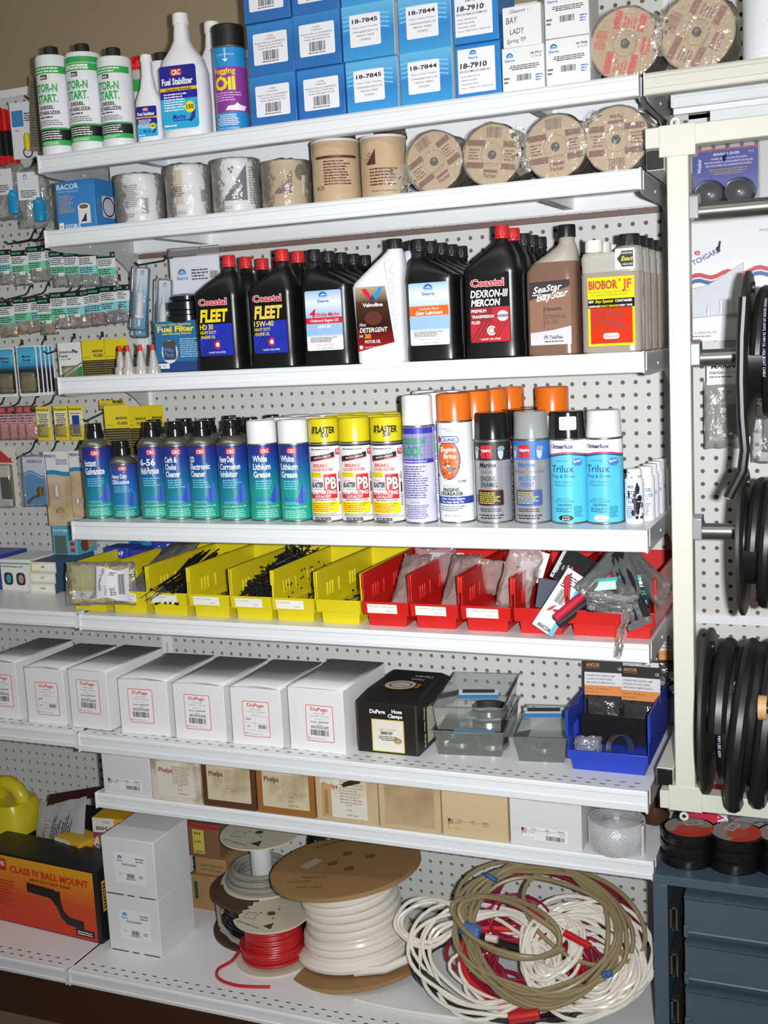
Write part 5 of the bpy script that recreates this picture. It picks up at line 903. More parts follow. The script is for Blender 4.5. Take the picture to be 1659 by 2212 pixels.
ties('big heap of short black cable ties filling the fifth yellow bin', 16.35, -10.4, -1.6, zb, 800, 2.0, 4, 1.6, 2.7)
m = MB(); rd = random.Random(5)
for k in range(34):
    a = .25+rd.gauss(0, .07); s0 = Vector((rd.uniform(-.5, .9), rd.uniform(-.6, .6), rd.uniform(-.1, .35))); e = s0+Vector((rd.uniform(.2, 1.3), 6.4+rd.uniform(-2.4, 2), 1.5+rd.uniform(-.7, .5))); e.x = min(e.x, 2.3); mid = (s0+e)/2+Vector((.1, 0, -.2)); m.tube([s0, mid, e], .055, TIE, 4)
    if k < 7: m.tube([s0, s0+Vector((-1.0-.3*rd.random(), -.9, -.5-.5*rd.random()))], .05, TIE, 4)
o = stuff(m.build('cable_ties')); o.location = Vector((7.6, -11.2, ZE+2.1))*U; tag(o, 'bundle of long black cable ties slanting out over the third yellow bin', 'cable ties')
# bags in and over the bins
def bag(name, lb, loc, w_, h_, tk, m_, rx, ry, rz, seed, cat='bag', crump=.15, lab=None):
    t = thing(name, lb, cat, loc); t.rotation_euler = (math.radians(rx), math.radians(ry), math.radians(rz)); pillow(w_, h_, tk, m_, seed, crump=crump).build('plastic_bag', t); return t
t = bag('plastic_bag', 'clear bag with a white printed label draped over the leftmost yellow bin', (2.0, -12.1, ZE+.75), 6.3, 3.7, .9, FC, -8, 0, 12, 21)
L = Lab(lambda u, v, h: (u-.2+.12*math.sin(3*v), -.62-h-.1*math.sin(2.2*u), v+.45)); L.rect(0, 2.9, 0, 3.0, P('d9d9e2', .5), 0, lambda u: .1+.15*math.sin(u*2), lambda u: 2.7+.2*math.sin(u*2+1)); L.T('HellermannTyton', .45, .8, .26, INK, w=1.9, rot=80, l=3, bold=.6); L.T('T5R0C2', .85, .35, .2, INK, w=.9, rot=80, l=3); L.bar(1.9, 2.5, .5, 2.2, INK, l=3); L.fine(1.2, 1.8, .4, 2.4, 12, INK, l=3); L.T('C', .4, 2.4, .3, RED, w=.2, l=3); L.build('label', t, sm=0)
m = MB()
for k in range(7): m.tube([(-.9+.1*k, -.35, .6+.16*k), (.2, -.45, .9+.12*k)], .05, TIE, 4)
m.build('ties_inside', t)
bag('plastic_bag', 'grey translucent bag standing up in the second yellow bin', (4.5, -10.2, ZE+1.3), 3.1, 8.0, 1.0, FG, -66, 0, -3, 22)
bag('plastic_bag', 'clear bag of white nylon clamps in the leftmost red bin', (28.6, -9.6, ZE+1.1), 2.4, 5.0, 1.0, FILM('milky', 'd8c4c0', .3, .2), -45, 0, 0, 23); bag('plastic_bag', 'clear bag of white nylon clamps in the second red bin', (32.6, -9.2, ZE+1.1), 2.4, 5.0, 1.1, FILM('milky', 'd8c4c0', .3, .2), -45, 0, 0, 24)
bag('plastic_bag', 'tall clear bag of round pieces leaning in the third red bin', (36.9, -8.6, ZE+1.1), 2.6, 5.0, 1.1, FILM('milky2', 'd8c8c2', .45, .15), 12, 14, 25, 25, crump=.25); bag('plastic_bag', 'clear bag at the back of the leftmost red bin with a white strip', (29.6, -4.5, ZE+1.8), 3.4, 3.4, .6, FC, 10, 0, 10, 26)
bag('plastic_bag', 'small clear bag at the back of the second red bin', (33.9, -5.5, ZE+1.5), 3.0, 3.0, .6, FILM('milky', 'e4d4d0', .5, .2), 15, 10, 20, 27)
t = thing('bar_code_card', 'white bar code card hanging inside the tall clear bag', 'card', (38.2, -8.3, ZE+3.3)); t.rotation_euler = (0, math.radians(18), math.radians(10)); L = Lab(plane(-.9, -.0, 0)); L.rect(0, 1.9, 0, 2.4, P('dfdfe2', .6)); L.T('FISHER CLAMP', .3, 1.7, .14, INK, w=1.0, l=2, rot=-20); L.bar(.9, 1.6, .3, 1.1, INK, l=2); L.build('card_face', t, sm=0)
for i, (nx, nz) in enumerate(((30.1, 40.0),)):
    t = thing('header_card', 'dark and white header card behind the leftmost red bin', 'card', (28.2, -2.4, 38.7)); L = Lab(plane(0, 0, 0)); L.rect(0, 3.0, 0, 1.2, P('d8d8dc')); L.rect(.9, 2.9, .2, 1.0, P('3a4458'), 1); L.T('Belden', 1.1, .45, .28, WH, w=.7, l=2); L.ell(2.2, .6, .15, .15, RED, 2); L.ell(.5, .6, .3, .3, P('a04048'), 1, 6); L.build('card_face', t, sm=0)
# contents of the last two red bins
def slab(name, lb, cat, loc, w_, d, h_, rot, m_, draw=None, bev=.03):
    t = thing(name, lb, cat, loc); t.rotation_euler = tuple(math.radians(a) for a in rot); m = MB(); m.box(-w_/2, w_/2, -d/2, d/2, 0, h_, m_); m.build('card_stock', t, bev=bev)
    if draw: L = Lab(plane(-w_/2, -d/2, 0)); draw(L); L.build('printing', t, sm=0)
    return t
def d1(L): L.T('COMPUTER', .35, .5, .14, WH, w=.9, rot=90, bold=.5); L.T('GPS', .65, .9, .14, WH, w=.4, rot=90); L.T('CONNECTOR', .95, .5, .14, WH, w=1.0, rot=90); L.T('SLIM BACK', 1.25, .5, .14, WH, w=1.0, rot=90); L.rect(0, .25, 0, 2.8, P('c8c8d2')); L.ell(.12, .3, .06, .08, BK, 2)
slab('product_card', 'black and white card leaning at the top of the fourth red bin', 'card', (41.2, -9.0, ZE+3.2), 2.6, .1, 2.8, (-35, 30, 10), M('222226', .4), d1)
slab('product_card', 'small dark blue card standing inside the fourth red bin', 'card', (40.2, -9.5, ZE+1.4), 2.4, .08, 2.2, (-10, 12, 25), M('343c50', .5)); 
def d2(L): L.rect(0, 1.7, 3.2, 5.0, P('e8e8ea')); L.rect(1.35, 1.7, 0, 5.0, P('5cb4c8'), 1); L.bar(.4, 1.1, 2.3, 3.4, INK); L.fine(.2, 1.2, 3.5, 4.6, 6, INK); L.T('ANCOR', .3, .15, .28, BK, w=1.1, bold=1.8); L.poly([(.3, 1.4), (.5, 1.9), (.8, 2.2), (.6, 1.6)], P('b03050'), 1)
slab('product_card', 'white and aqua shrink tubing card hanging over the fourth red bin front', 'card', (40.3, -12.6, ZE+.6), 1.7, .1, 4.6, (-28, 35, 10), M('d9d9dc', .5), d2)
for (p, q, r_, c_, lb) in (((-1.9, -1.3, -1.2), (1.4, 1.6, 1.6), .34, 'b8203c', 'pink red heat shrink tube sticking out of the red bins'), ((-1.7, -1.2, -1.6), (1.7, 1.4, 1.0), .32, '202024', 'black heat shrink tube below the pink red one')):
    m = MB(); m.tube([p, q], r_, M(c_, .4), 16); m.tube([Vector(p)-Vector(q).normalized()*.02, Vector(p)+Vector((.01, .01, .01))], r_*.7, M('0c0c0e', .8), 14); o = m.build('shrink_tube'); o.location = Vector((43.1, -11.0, ZE+2.6))*U; tag(o, lb, 'tube')
rd = random.Random(11)
def d3(L): L.rect(0, 3.9, .7, 1.6, P('c8e4e0')); L.rect(0, 4.2, 1.35, 1.6, P('3cb4a8'), 1); L.rect(0, 4.2, 0, .5, BK, 1); L.T('ANCOR', 3.0, .12, .3, P('3cc4a8'), w=1.1, l=2, bold=1.4); L.T('CE', .25, .12, .28, WH, w=.35, l=2); L.fine(1.8, 3.9, .75, 1.3, 3, INK, l=2)
for i in range(3): slab('shrink_tube_pack', f'{("lowest", "middle", "top")[i]} black and aqua packet of tubing lying across the wide red bin', 'packet', (45.4+.15*i, -11.5+.3*i, ZE+1.75+.5*i), 4.2, .3, 1.6, (-48+8*i, 3-4*i, 4+3*i), M('23262a', .4), d3)
def tubepack(lb, p0, p1, col, r_, n, w_, seed):
    p0, p1 = Vector(p0), Vector(p1); z_ = (p1-p0).normalized(); x_ = Vector((0, -1, 0)).cross(z_).normalized()*-1; y_ = z_.cross(x_)
    t = thing('shrink_tube_pack', lb, 'packet', p0); mw = Matrix((x_, y_, z_)).transposed().to_4x4(); t.rotation_euler = mw.to_euler(); L_ = (p1-p0).length
    pillow(w_, L_, .6, FILM('tube_film', 'b4b8b8', .26, .12), seed, crump=.1).build('plastic_bag', t); m = MB()
    for k in range(n): x = (k-(n-1)/2)*(w_*.72/max(1, n-1)); m.tube([(x*.5, 0, .3), (x, .02, L_-.5)], r_, M(col, .4), 10); m.tube([(x, .02, L_-.5), (x, .02, L_-.47)], r_*.72, M('0a0a0c', .8), 8)
    m.build('tubes', t)
tubepack('clear bag of dark red shrink tubes reaching right out of the wide red bin', (45.2, -7.8, 41.3), (48.9, -11.6, 38.9), '8a2840', .14, 6, 1.9, 41)
tubepack('clear bag of fat black shrink tubes slanting down right from the wide red bin', (44.9, -8.6, 41.6), (47.3, -12.7, 37.0), '202428', .3, 3, 1.8, 42)
tubepack('clear bag of black and thin tubes slanting down left in the wide red bin', (45.3, -8.0, 41.7), (42.9, -11.6, 39.0), '1c1e22', .17, 3, 1.2, 43)
tubepack('clear bag of pink red shrink tubes behind the black ones', (46.0, -6.0, 41.9), (43.9, -10.4, 39.5), 'b02850', .2, 4, 1.5, 44)
bag('plastic_bag', 'clear crinkled bag in front on the wide red bin with black pieces', (45.2, -11.6, ZE+1.9), 3.6, 1.6, .8, FC, 20, 4, 0, 51, crump=.25)
bag('plastic_scrap', 'torn strip of clear film hanging down over the shelf edge', (45.7, -12.95, ZE-1.0), .55, 3.4, .06, FILM('thin_strip', 'd8c8c4', .22, .15), 0, 12, 0, 52, cat='plastic', crump=.2)
# small blue boxes and card behind the first bins
for i, (x, y, z) in enumerate(((-1.8, -4.3, 39.0), (.6, -4.0, 38.8), (2.9, -3.4, 39.6))):
    t, w_ = carton(f'small dark blue box stacked behind the first yellow bins, {("left", "middle", "right")[i]} one', x-1.3, x+1.3, y, 2.2, z, 1.0, M('2a3fa8', .4), 'small dark blue boxes behind the yellow bins', name='small_carton'); L = Lab(plane(-w_, 0, 0)); L.T('GE' if i else '+P', 1.5, .25, .45, WH, w=.6, rot=0, bold=1); L.T('+', .6, .3, .3, WH); L.build('printing', t, sm=0)
t = thing('cardboard_box', 'cardboard box under the small dark blue boxes', 'box', (.5, -3.2, ZE)); m = MB(); m.box(-3.6, 3.6, -1.2, 1.2, 0, 2.95, M('b8b0a0', .7)); m.build('box', t)
slab('wave_card', 'white and blue wave card behind the small dark blue boxes', 'card', (-.9, -1.3, 39.0), 3.0, .05, 2.4, (0, 0, 0), M('e0e4e8', .5), lambda L: (L.rect(0, 3.0, 0, 0, P('2a88b8'), 0, lambda u: 0, lambda u: 1.3+.3*math.sin(u*2.2)), L.rect(0, 3, 0, 0, P('1c5a90'), 1, lambda u: .5+.3*math.sin(u*2.2), lambda u: .8+.3*math.sin(u*2.2)), L.T('14 oz. Hose', 1.0, 2.0, .12, INK)))
# left bay, shelf E: light boxes
ZEL = ZE+.15
for k in range(3):
    t, w_ = carton(f'long flat blue and white light fitting box, {("bottom", "middle", "top")[k]} of the stack of three', -10.1+.15*k, -7.2+.15*k, -6.6, 5.8, ZEL+1.0*k, .98, M('3a5878', .5), 'flat light fitting boxes', name='lamp_carton'); L = Lab(plane(-w_, 0, 0)); L.rect(0, 2.9, 0, .98, P('d8d4c4', .6)); L.rrect(.15, 2.75, .18, .8, .08, P('eceae0'), 1); 
    if k == 2: L.rect(0, .9, .1, .9, P('e0b84c'), .5)
    L.T(('1224', '27', '90')[k], 1.2, .4, .22, INK, w=.6 if k == 0 else .4, l=2, bold=.8); L.build('printing', t, sm=0)
t, w_ = carton('white picture box of two round navigation lights, cut price corner at left', -13.9, -10.4, -6.0, 4.6, ZEL, 3.0, M('e0e0dc', .5, noise_amt=.03), name='lamp_carton'); L = Lab(plane(-w_, 0, 0)); L.T('Powerboat Navigation Lights', .1, 2.25, .2, INK, w=2.6, bold=.5); L.rect(0, 3.5, 2.55, 2.7, P('58a8b8'))
for u in (.9, 2.35): L.rrect(u-.55, u+.5, .55, 1.75, .35, P('26343c'), 1); L.ell(u, 1.15, .3, .42, P('3c94a8') if u < 2 else P('b88888'), 2)
L.build('printing', t, sm=0)
t, w_ = carton('dark blue box at the left picture edge beside the navigation lights', -18.0, -14.1, -5.8, 4.0, ZEL, 3.3, M('2c3c98', .4), name='lamp_carton'); L = Lab(plane(-w_, 0, 0)); L.rect(0, 1.0, 0, 3.3, P('2c98c8')); L.rect(2.3, 3.2, .6, 1.7, P('b03850')); L.T('Wheel', 2.4, 1.3, .16, WH, l=2); L.T('Light', 2.4, 1.0, .16, WH, l=2); L.build('printing', t, sm=0)
t, w_ = carton('aqua window box of navigation lamps on top of the flat boxes', -9.6, -6.8, -3.4, 3.0, ZEL+3.02, 2.9, M('58b0c8', .4), name='lamp_carton'); L = Lab(plane(-w_, 0, 0)); L.T('Feu de Navigation', .15, 2.3, .22, WH, w=1.9, bold=1); L.rect(.2, 1.6, .1, 1.9, P('5c6a64'), 1); L.rect(2.0, 2.5, .9, 1.3, RED, 1); L.rect(2.0, 2.5, .3, .7, RED, 1); L.build('printing', t, sm=0)
L = Lab(side(w_, 0, 0)); L.fine(.3, 2.5, 1.9, 2.7, 3, WH); L.ell(1.2, .9, .7, .7, P('7a4438'), 1); L.rect(1.6, 2.5, .5, 1.3, P('b89878'), 2); L.build('side_printing', t, sm=0)

# ================================================================== shelf F: hose clamp boxes
WBX = M('e6e6e8', .6, nscale=6, noise_amt=.02); OR = P('d8483c')
def dupage(L, u, v, w_=1.9, h_=2.6, kind=0):
    L.rrect(u, u+w_, v, v+h_, .15, OR); L.rrect(u+.05, u+w_-.05, v+.05, v+h_-.05, .12, P('ecebee'), 1); c = u+w_/2
    L.T('DuPage', c, v+h_*.85, .28, OR, w=w_*.62, al='c', l=2, bold=1); L.T('HOSE CLAMPS', c, v+h_*.76, .09, INK, w=w_*.4, al='c', l=2); L.T('- ADJUSTABLE - WORM DRIVE', c, v+h_*.69, .08, INK, w=w_*.7, al='c', l=2); L.T('QUANTITY 10', c, v+h_*.61, .07, INK, w=w_*.35, al='c', l=2)
    if kind: L.frame(u+.2, u+w_-.15, v+h_*.18, v+h_*.58, .015, GREYI, 2); L.rect(u+.2, u+w_-.15, v+h_*.38, v+h_*.385, GREYI, 2); L.rect(c-.15, c-.135, v+h_*.18, v+h_*.58, GREYI, 2); L.T('B80HSP', u+.3, v+h_*.47, .13, INK, w=.45, l=2, bold=1); L.T('35776', u+.35, v+h_*.27, .13, INK, w=.35, l=2, bold=1); L.bar(c+.15, u+w_-.3, v+h_*.24, v+h_*.35, INK, l=3)
    else: L.T('Desc. B64HSP', c, v+h_*.52, .13, INK, w=w_*.65, al='c', l=2, bold=.8); L.T('35766', c, v+h_*.45, .1, INK, w=.4, al='c', l=2); L.fine(u+.4, u+w_-.4, v+h_*.36, v+h_*.44, 2, INK, l=2, al='c'); L.bar(u+.35, u+w_-.45, v+h_*.17, v+h_*.33, INK, l=3)
    L.ring(u+.22, v+h_*.09, .09, .09, .03, INK, 2); L.T('DuPage Products Group', u+.4, v+h_*.08, .08, INK, w=w_*.55, l=2); L.rect(u+.2, u+w_-.1, v+h_*.04, v+h_*.045, OR, 2)
DP = [(-11.2, -7.3, -12.7, 5.2, 0, 'far left one cut by the picture edge', 1), (-6.2, -2.0, -13.0, 5.0, 1, 'second from the left, lid slightly open', 1), (-1.45, 2.75, -13.2, 5.15, 0, 'third from the left, standing forward', 0), (3.6, 8.5, -13.0, 4.75, 0, 'fourth from the left, under the bay joint', 1), (9.0, 13.9, -13.0, 4.75, 0, 'fifth from the left', 1), (14.4, 19.1, -13.0, 4.8, 1, 'second from the right, its lid bulging open', 1), (19.6, 24.6, -13.0, 5.15, 0, 'rightmost white one beside the black box', 0)]
for i, (x0, x1, yf, h, kind, nm, op) in enumerate(DP):
    z = ZF+.1 if x1 < 0 else ZF; t = thing('hose_clamp_box', f'white hose clamp box with red framed label, {nm}', 'box', ((x0+x1)/2, yf, z), rz=(0, 1.5, -2, 2, 1.5, 1, -1)[i], group='white hose clamp boxes'); w_ = (x1-x0)/2-.08
    if i == 2: t.location.z += .12*U
    m = MB(); m.box(-w_, w_, 0, 8.1, 0, h-.05, WBX); m.build('box', t, bev=.04)
    m = MB(); n = 10; vs = []; bow = .22 if op else .05
    for k in range(n+1):
        u = k/n*2-1; q = bow*(1-u*u); vs += [(u*w_, -.03, h+.02+q*.9), (u*w_, 2.4, h+.02+q*.2), (u*w_, 8.1, h)]
    m.add(vs, [(3*k, 3*k+3, 3*k+4, 3*k+1) for k in range(n)]+[(3*k+1, 3*k+4, 3*k+5, 3*k+2) for k in range(n)], WBX); m.build('lid', t, solid=.05)
    L = Lab(plane(-w_, 0, 0)); dupage(L, (.8, 1.0, .8, .9, 1.0, 1.05, 1.5)[i], (1.1, .8, 1.35, 1.0, .9, .75, .85)[i], 2.4, 2.95, kind); L.build('label', t, sm=0)
t = thing('hose_clamp_box', 'worn black hose clamp box with yellow ringed emblem on its lid', 'box', (27.6, -12.0, ZF), rz=0); m = MB(); KB = M('1f1b1a', .45, nscale=12, noise_amt=.25)
m.box(-2.5, 2.6, 0, 8.0, 0, 4.05, KB); m.loft([[(-2.55, -.02, 4.05), (2.65, -.02, 4.0), (2.65, 8, 4.0), (-2.55, 8, 4.05)], [(-2.3, 2.0, 4.5), (2.3, 2.0, 4.45), (2.1, 7.3, 4.5), (-2.1, 7.3, 4.55)]], KB); m.build('box', t, bev=.05, sm=0)
L = Lab(plane(-2.5, 0, 0)); L.rect(1.25, 3.95, .15, 2.75, P('c9b84c')); L.rect(1.33, 3.87, .22, 2.68, P('dcd9cc', .6), 1); L.T('12 CLAMPS - NON-MAGNETIC', 2.55, 1.9, .09, INK, w=1.5, al='c', l=2); L.T('B88HSP', 2.5, 1.55, .25, INK, w=1.0, al='c', l=2, bold=1.2); L.fine(1.8, 3.4, 1.05, 1.45, 3, INK, l=2, al='c'); L.ell(3.4, 1.1, .35, .25, P('a8926c', .8), 1.5)
L.T('DuPage', 1.15, 3.2, .32, WH, w=1.3, bold=1.5); L.T('Hose', 3.0, 3.3, .3, WH, w=.85, bold=1.5); L.T('Clamps', 2.65, 2.92, .3, WH, w=1.2, bold=1.5)
for k, (a, b_) in enumerate(((0, 4.0), (4.9, 3.9))): L.rect(a, a+.12, .1, 4.0, P('4a3c30'), 1)
L.build('label', t, sm=0)
L = Lab(lambda u, v, h: (-1.5+u, 2.0+v, 4.52+h)); L.ell(1.5, 1.3, 1.35, 1.2, P('c88a1c'), 1, 30); L.poly([(2.4, .9), (3.1, .8), (3.1, 1.9), (2.4, 1.7)], P('c88a1c'), 1); L.ell(1.5, 1.3, 1.22, 1.07, P('e0ddd0'), 2, 30); L.ring(1.5, 1.3, .95, .8, .14, P('4a4a4a'), 3); L.T('DuPage', 1.5, 1.15, .3, P('4a4a4a'), w=1.1, al='c', l=3); L.T('Hose', 2.3, 3.2, .5, P('c8c8c8'), w=1.1, al='c', bold=1, l=1, rot=180); L.T('Clamps', 2.6, 4.0, .5, P('c8c8c8'), w=1.6, al='c', bold=1, l=1, rot=180); L.build('lid_emblem', t, sm=0)
L = Lab(side(2.62, .3, 0)); L.rect(1.6, 4.8, .4, 3.3, P('c9b020')); L.rect(1.75, 4.65, .5, 3.2, P('c8c8c0'), 1); L.T('DuPage  Hose Clamps', 1.2, .3, .3, WH, w=3.2, rot=90, bold=1); L.build('side_label', t, sm=0)
def tray(lb, x, y, z, w_, d, h):
    t = thing('clear_tray', lb, 'tray', (x, y, z), rz=14); m = MB(); T_ = .06; t.rotation_euler.z = math.radians(8); a, b_ = w_/2, w_/2-.22
    def rg(hw, y0, y1, zz): return [(-hw, y0, zz), (hw, y0, zz), (hw, y1, zz), (-hw, y1, zz)]
    m.loft([rg(b_, .25, d-.25, 0), rg(a, 0, d, h)], TRAYM); m.f = m.f[:-1]; m.mi = m.mi[:-1]      # open top
    for (x0, x1, y0, y1) in ((-a-.15, a+.15, -.15, 0), (-a-.15, a+.15, d, d+.15), (-a-.15, -a, 0, d), (a, a+.15, 0, d)): m.box(x0, x1, y0, y1, h-.06, h+.02, TRAYM)
    m.build('tub', t, sm=20); return t
RUBS = M('2c2c2e', .5); CLS = M('b8b8b4', .25, .9)
def clamp(lb, x, y, z, r, rz=0, w_=.6):
    t = thing('cushion_clamp', lb, 'clamp', (x, y, z), rz=rz); m = MB(); N = 30; a0, a1 = math.radians(200), math.radians(480)
    for (ra, rb, mm, zz0, zz1) in ((r, r+.09, CLS, .1, w_-.1), (r-.14, r-.005, RUBS, 0, w_)):
        vs = []
        for i in range(N+1): a = a0+(a1-a0)*i/N; c, s_ = math.cos(a), math.sin(a); vs += [(ra*c, ra*s_, zz0), (rb*c, rb*s_, zz0), (rb*c, rb*s_, zz1), (ra*c, ra*s_, zz1)]
        m.add(vs, [(4*i+j, 4*i+(j+1) % 4, 4*i+4+(j+1) % 4, 4*i+4+j) for i in range(N) for j in range(4)], mm)
    m.build('band', t); m = MB()
    for a in (a0, a1): m.box(r*math.cos(a)-.3, r*math.cos(a)+.1, r*math.sin(a)-.12, r*math.sin(a)-.04, .05, w_-.05, CLS)
    m.build('tab', t, bev=.02); return t
tray('lower of two stacked clear trays beside the black box, with black rubber clamps', 33.9, -11.0, ZF, 5.3, 9.0, 2.0); tray('upper clear tray stacked on another, holding a curved black clamp', 33.9, -11.0, ZF+2.02, 5.3, 9.0, 1.9); tray('single low clear tray between stacked trays and the blue bin', 39.5, -10.9, ZF, 3.8, 7.6, 2.0)
clamp('curved rubber lined clamp in the lower clear tray, left one', 32.6, -8.9, ZF+.1, 1.15, 20); clamp('curved rubber lined clamp in the lower clear tray, right one', 35.0, -8.6, ZF+.1, 1.25, 40); clamp('large curved rubber lined clamp in the upper clear tray', 34.2, -6.8, ZF+2.15, 1.5, 30); clamp('small bright steel clamp in the single low clear tray', 39.2, -8.8, ZF+.1, .7, 0)
for i, (x, y, z, lb) in enumerate(((33.9, -9.6, ZF+1.35, 'blue edged packet lying in the lower clear tray'), (33.2, -6.2, ZF+3.0, 'blue edged packet lying in the upper clear tray'), (38.3, -5.4, ZF+1.6, 'blue edged packet in the single low clear tray'))): slab('header_card', lb, 'card', (x, y, z), 3.2, .05, 1.0, (-55, 0, 14), M('c0c4c4', .4), lambda L: (L.rect(0, 3.2, 0, .4, P('3c84c0')), L.rect(.3, 2.9, .6, .95, P('33383c'), 1)))
bin_('blue bin of steel cushion clamps at the right end of the shelf', 44.6, -11.4, 5.9, 5.2, BBLU, ln=9.6, H=4.4, z=ZF, step=.9, lip=1.6)
m = MB(); m.prism([(-2.7, 0), (2.7, 0), (2.7, 2.2), (-2.7, 2.2)], 'xz', 0, .12, M('0e0e10', .4)); o = tag(m.build('bin_divider', bev=.03), 'glossy black divider plate across the blue bin', 'divider'); o.location = Vector((44.6, -8.3, ZF+1.0))*U
t = thing('steel_ring', 'shiny steel clamp ring in front of the divider in the blue bin', 'ring', (44.9, -9.6, ZF+1.2)); t.rotation_euler = (math.radians(72), math.radians(35), math.radians(35)); m = MB(); m.lathe([(.93, 0), (1.0, 0), (1.0, .65), (.93, .65), (.93, 0)], CLS, 36, caps=False); m.build('band', t)
bag('plastic_bag', 'small clear bag with metal bits in front in the blue bin', (42.9, -10.4, ZF+1.0), 2.0, 1.2, .7, FC, -30, 0, 10, 61)
ANB = M('262428', .4)
def ancor(L, w_, h_, tone):
    L.rect(0, w_, h_-.85, h_, P('1c1a1c')); L.T('ANCOR', .12, h_-.4, .26, tone, w=1.05, l=2, bold=1.6); L.T('MARINE GRADE PRODUCTS', .14, h_-.55, .08, tone, w=1.0, l=2); L.T('CE', w_-.38, h_-.62, .2, WH, w=.28, l=2); L.rect(0, w_, h_-1.85, h_-.85, P('d8d8dc')); L.rect(0, w_, h_-2.6, h_-1.85, P('d88a44'))
    for k, s_ in enumerate(('STAINLESS STEEL CUSHION CLAMP', 'COLLIERS ATTACHE CABLES', 'ABRAZADERA DE AMORTIGUADOR')): L.T(s_, .12, h_-1.15-.27*k, .13, INK, w=2.2-.2*(k == 1), l=2, bold=.6)
    L.T('Diametro:  7/8" (22.2mm)', .12, h_-2.15, .11, INK, w=1.7, l=2); L.T('Qty: 18 pieces', .12, h_-2.4, .11, INK, w=1.0, l=2)
OT = P('c8803c')
for i, (x, y, z, lb) in enumerate(((43.3, -6.6, 26.9, 'orange and black card of cushion clamps, front left in the blue bin'), (46.1, -6.7, 26.7, 'orange and black card of cushion clamps, front right in the blue bin'), (47.2, -2.2, 28.7, 'orange and black card of cushion clamps at the back right of the blue bin'), (45.6, -4.2, 27.2, 'orange and black card behind the two front clamp cards'))):
    t = thing('clamp_pack', lb, 'packet', (x, y, z), group='orange and black clamp cards'); t.rotation_euler = (math.radians(-6), 0, math.radians((2, -2, 5, 0)[i])); L = Lab(plane(-1.45, -.06, 0)); ancor(L, 2.9, 5.6, OT); L.build('card', t, sm=0); m = MB(); m.box(-1.45, 1.45, -.04, .0, .2, 5.6, M('2a2628', .5)); m.build('card_back', t); pillow(2.8, 3.0, .9, FILM('smoke', '4a4846', .25, .12, .8), 70+i).build('plastic_bag', t)
    for q in range(4): 
        m = MB(); cx_, cz_ = (-.8, .7, -.2, .6)[q], (.6, .9, 1.5, 1.9)[q]; m.lathe([(.28, 0), (.3, .08), (.22, .08), (.2, 0)], CLS, 14, (cx_, -.5, cz_), 'y'); m.box(cx_-.1, cx_+.55, -.65, -.5, cz_-.42, cz_-.15, CLS); m.build('steel_clamp', t, bev=.02)
# ================================================================== shelf G: weld wire boxes
def gbox(i, lb, x0, x1, m_, draw, h=5.1, dark=None):
    t, w_ = carton(lb, x0, x1, -12.55, 5.0, ZG, h, m_, 'worn welding wire boxes', name='wire_box', bev=.06); L = Lab(plane(-w_, 0, 0), 9); draw(L, 2*w_); L.build('label', t, sm=0); return t
FLRED = P('c03040')
def style_strip(L, w_, u=.3, sz='3/8', paper=True):
    if paper: L.rect(u, u+3.6, .5, 1.5, P('e9e9ec', .6))
    for k in range(5): L.rect(u+.1, u+.5, 1.0+.08*k, 1.04+.08*k, FLRED, 1)
    L.rect(u+.1, u+.28, 1.2, 1.42, P('2c4a98'), 2); L.rect(u+.07, u+.1, .75, 1.45, INK, 1); L.T('Made In The U.S.A.', u+.05, .6, .1, FLRED, w=.95, l=2); L.T('STYLE', u+.85, 1.28, .12, P('44587c'), w=.35, l=2, bold=1); L.T('SIZE', u+1.9, 1.28, .12, P('44587c'), w=.28, l=2, bold=1); L.T('WEIGHT', u+2.8, 1.28, .12, P('44587c'), w=.5, l=2, bold=1); L.rect(u+.55, u+3.4, 1.23, 1.25, P('44587c'), 2)
    L.T('100-MLF', u+.6, 1.05, .11, INK, w=.5, l=2); L.T(sz, u+1.95, 1.05, .11, INK, l=2); L.T('1.00 LB', u+2.85, 1.05, .11, INK, w=.45, l=2)
    if paper: L.bar(u+1.9, u+3.3, .58, .92, INK, l=2)
def phelps(L, u, v, w_, h_, num, paper, ink, stain=None):
    L.rect(u, u+w_, v, v+h_, paper); L.T('Phelps', u+.2, v+h_*.70, .4, ink, w=1.35, bold=1, l=2); L.fine(u+w_*.42, u+w_-.3, v+h_*.35, v+h_*.92, 8, P('b4a68e'), l=2)
    for k, s_ in enumerate(num): L.T(s_, u+w_*.55, v+h_*(.3-.12*k), .15, INK, w=.12*len(s_), l=2)
SW = STAIN('stained_white_card', 'd6cfbe', '94764c', .53, 16); SB = STAIN('stained_beige_card', 'c6b18c', 'a98c62', .52, 6); PAP = STAIN('stained_paper', 'cfc4a6', 'a47c44', .54, 14); PAP2 = STAIN('stained_paper_light', 'dcd8ca', 'b8a078', .56, 8)
gbox(0, 'clean white wire box with flag strip, leftmost in the lower box row', .9, 5.8, M('dcdcdf', .6), lambda L, w_: style_strip(L, w_, .45))
gbox(1, 'oil stained white wire box with red lettering, second in the lower box row', 5.9, 10.7, SW, lambda L, w_: phelps(L, .6, .5, 3.6, 2.9, ('3114', '5/16', '1.08 Lbs'), PAP2, P('b02838')))
gbox(2, 'dark brown framed wire box, third in the lower box row', 10.9, 15.9, M('5a3620', .6, nscale=8, noise_amt=.1), lambda L, w_: phelps(L, .5, .6, 4.1, 3.0, ('3110', '', ''), PAP, P('4a443c')))
gbox(3, 'orange brown framed wire box, fourth in the lower box row', 16.05, 21.25, M('9a6430', .6, nscale=8, noise_amt=.1), lambda L, w_: phelps(L, .55, .6, 4.2, 3.1, ('3110', '3/16', '1.09 Lbs'), PAP, P('4a443c')))
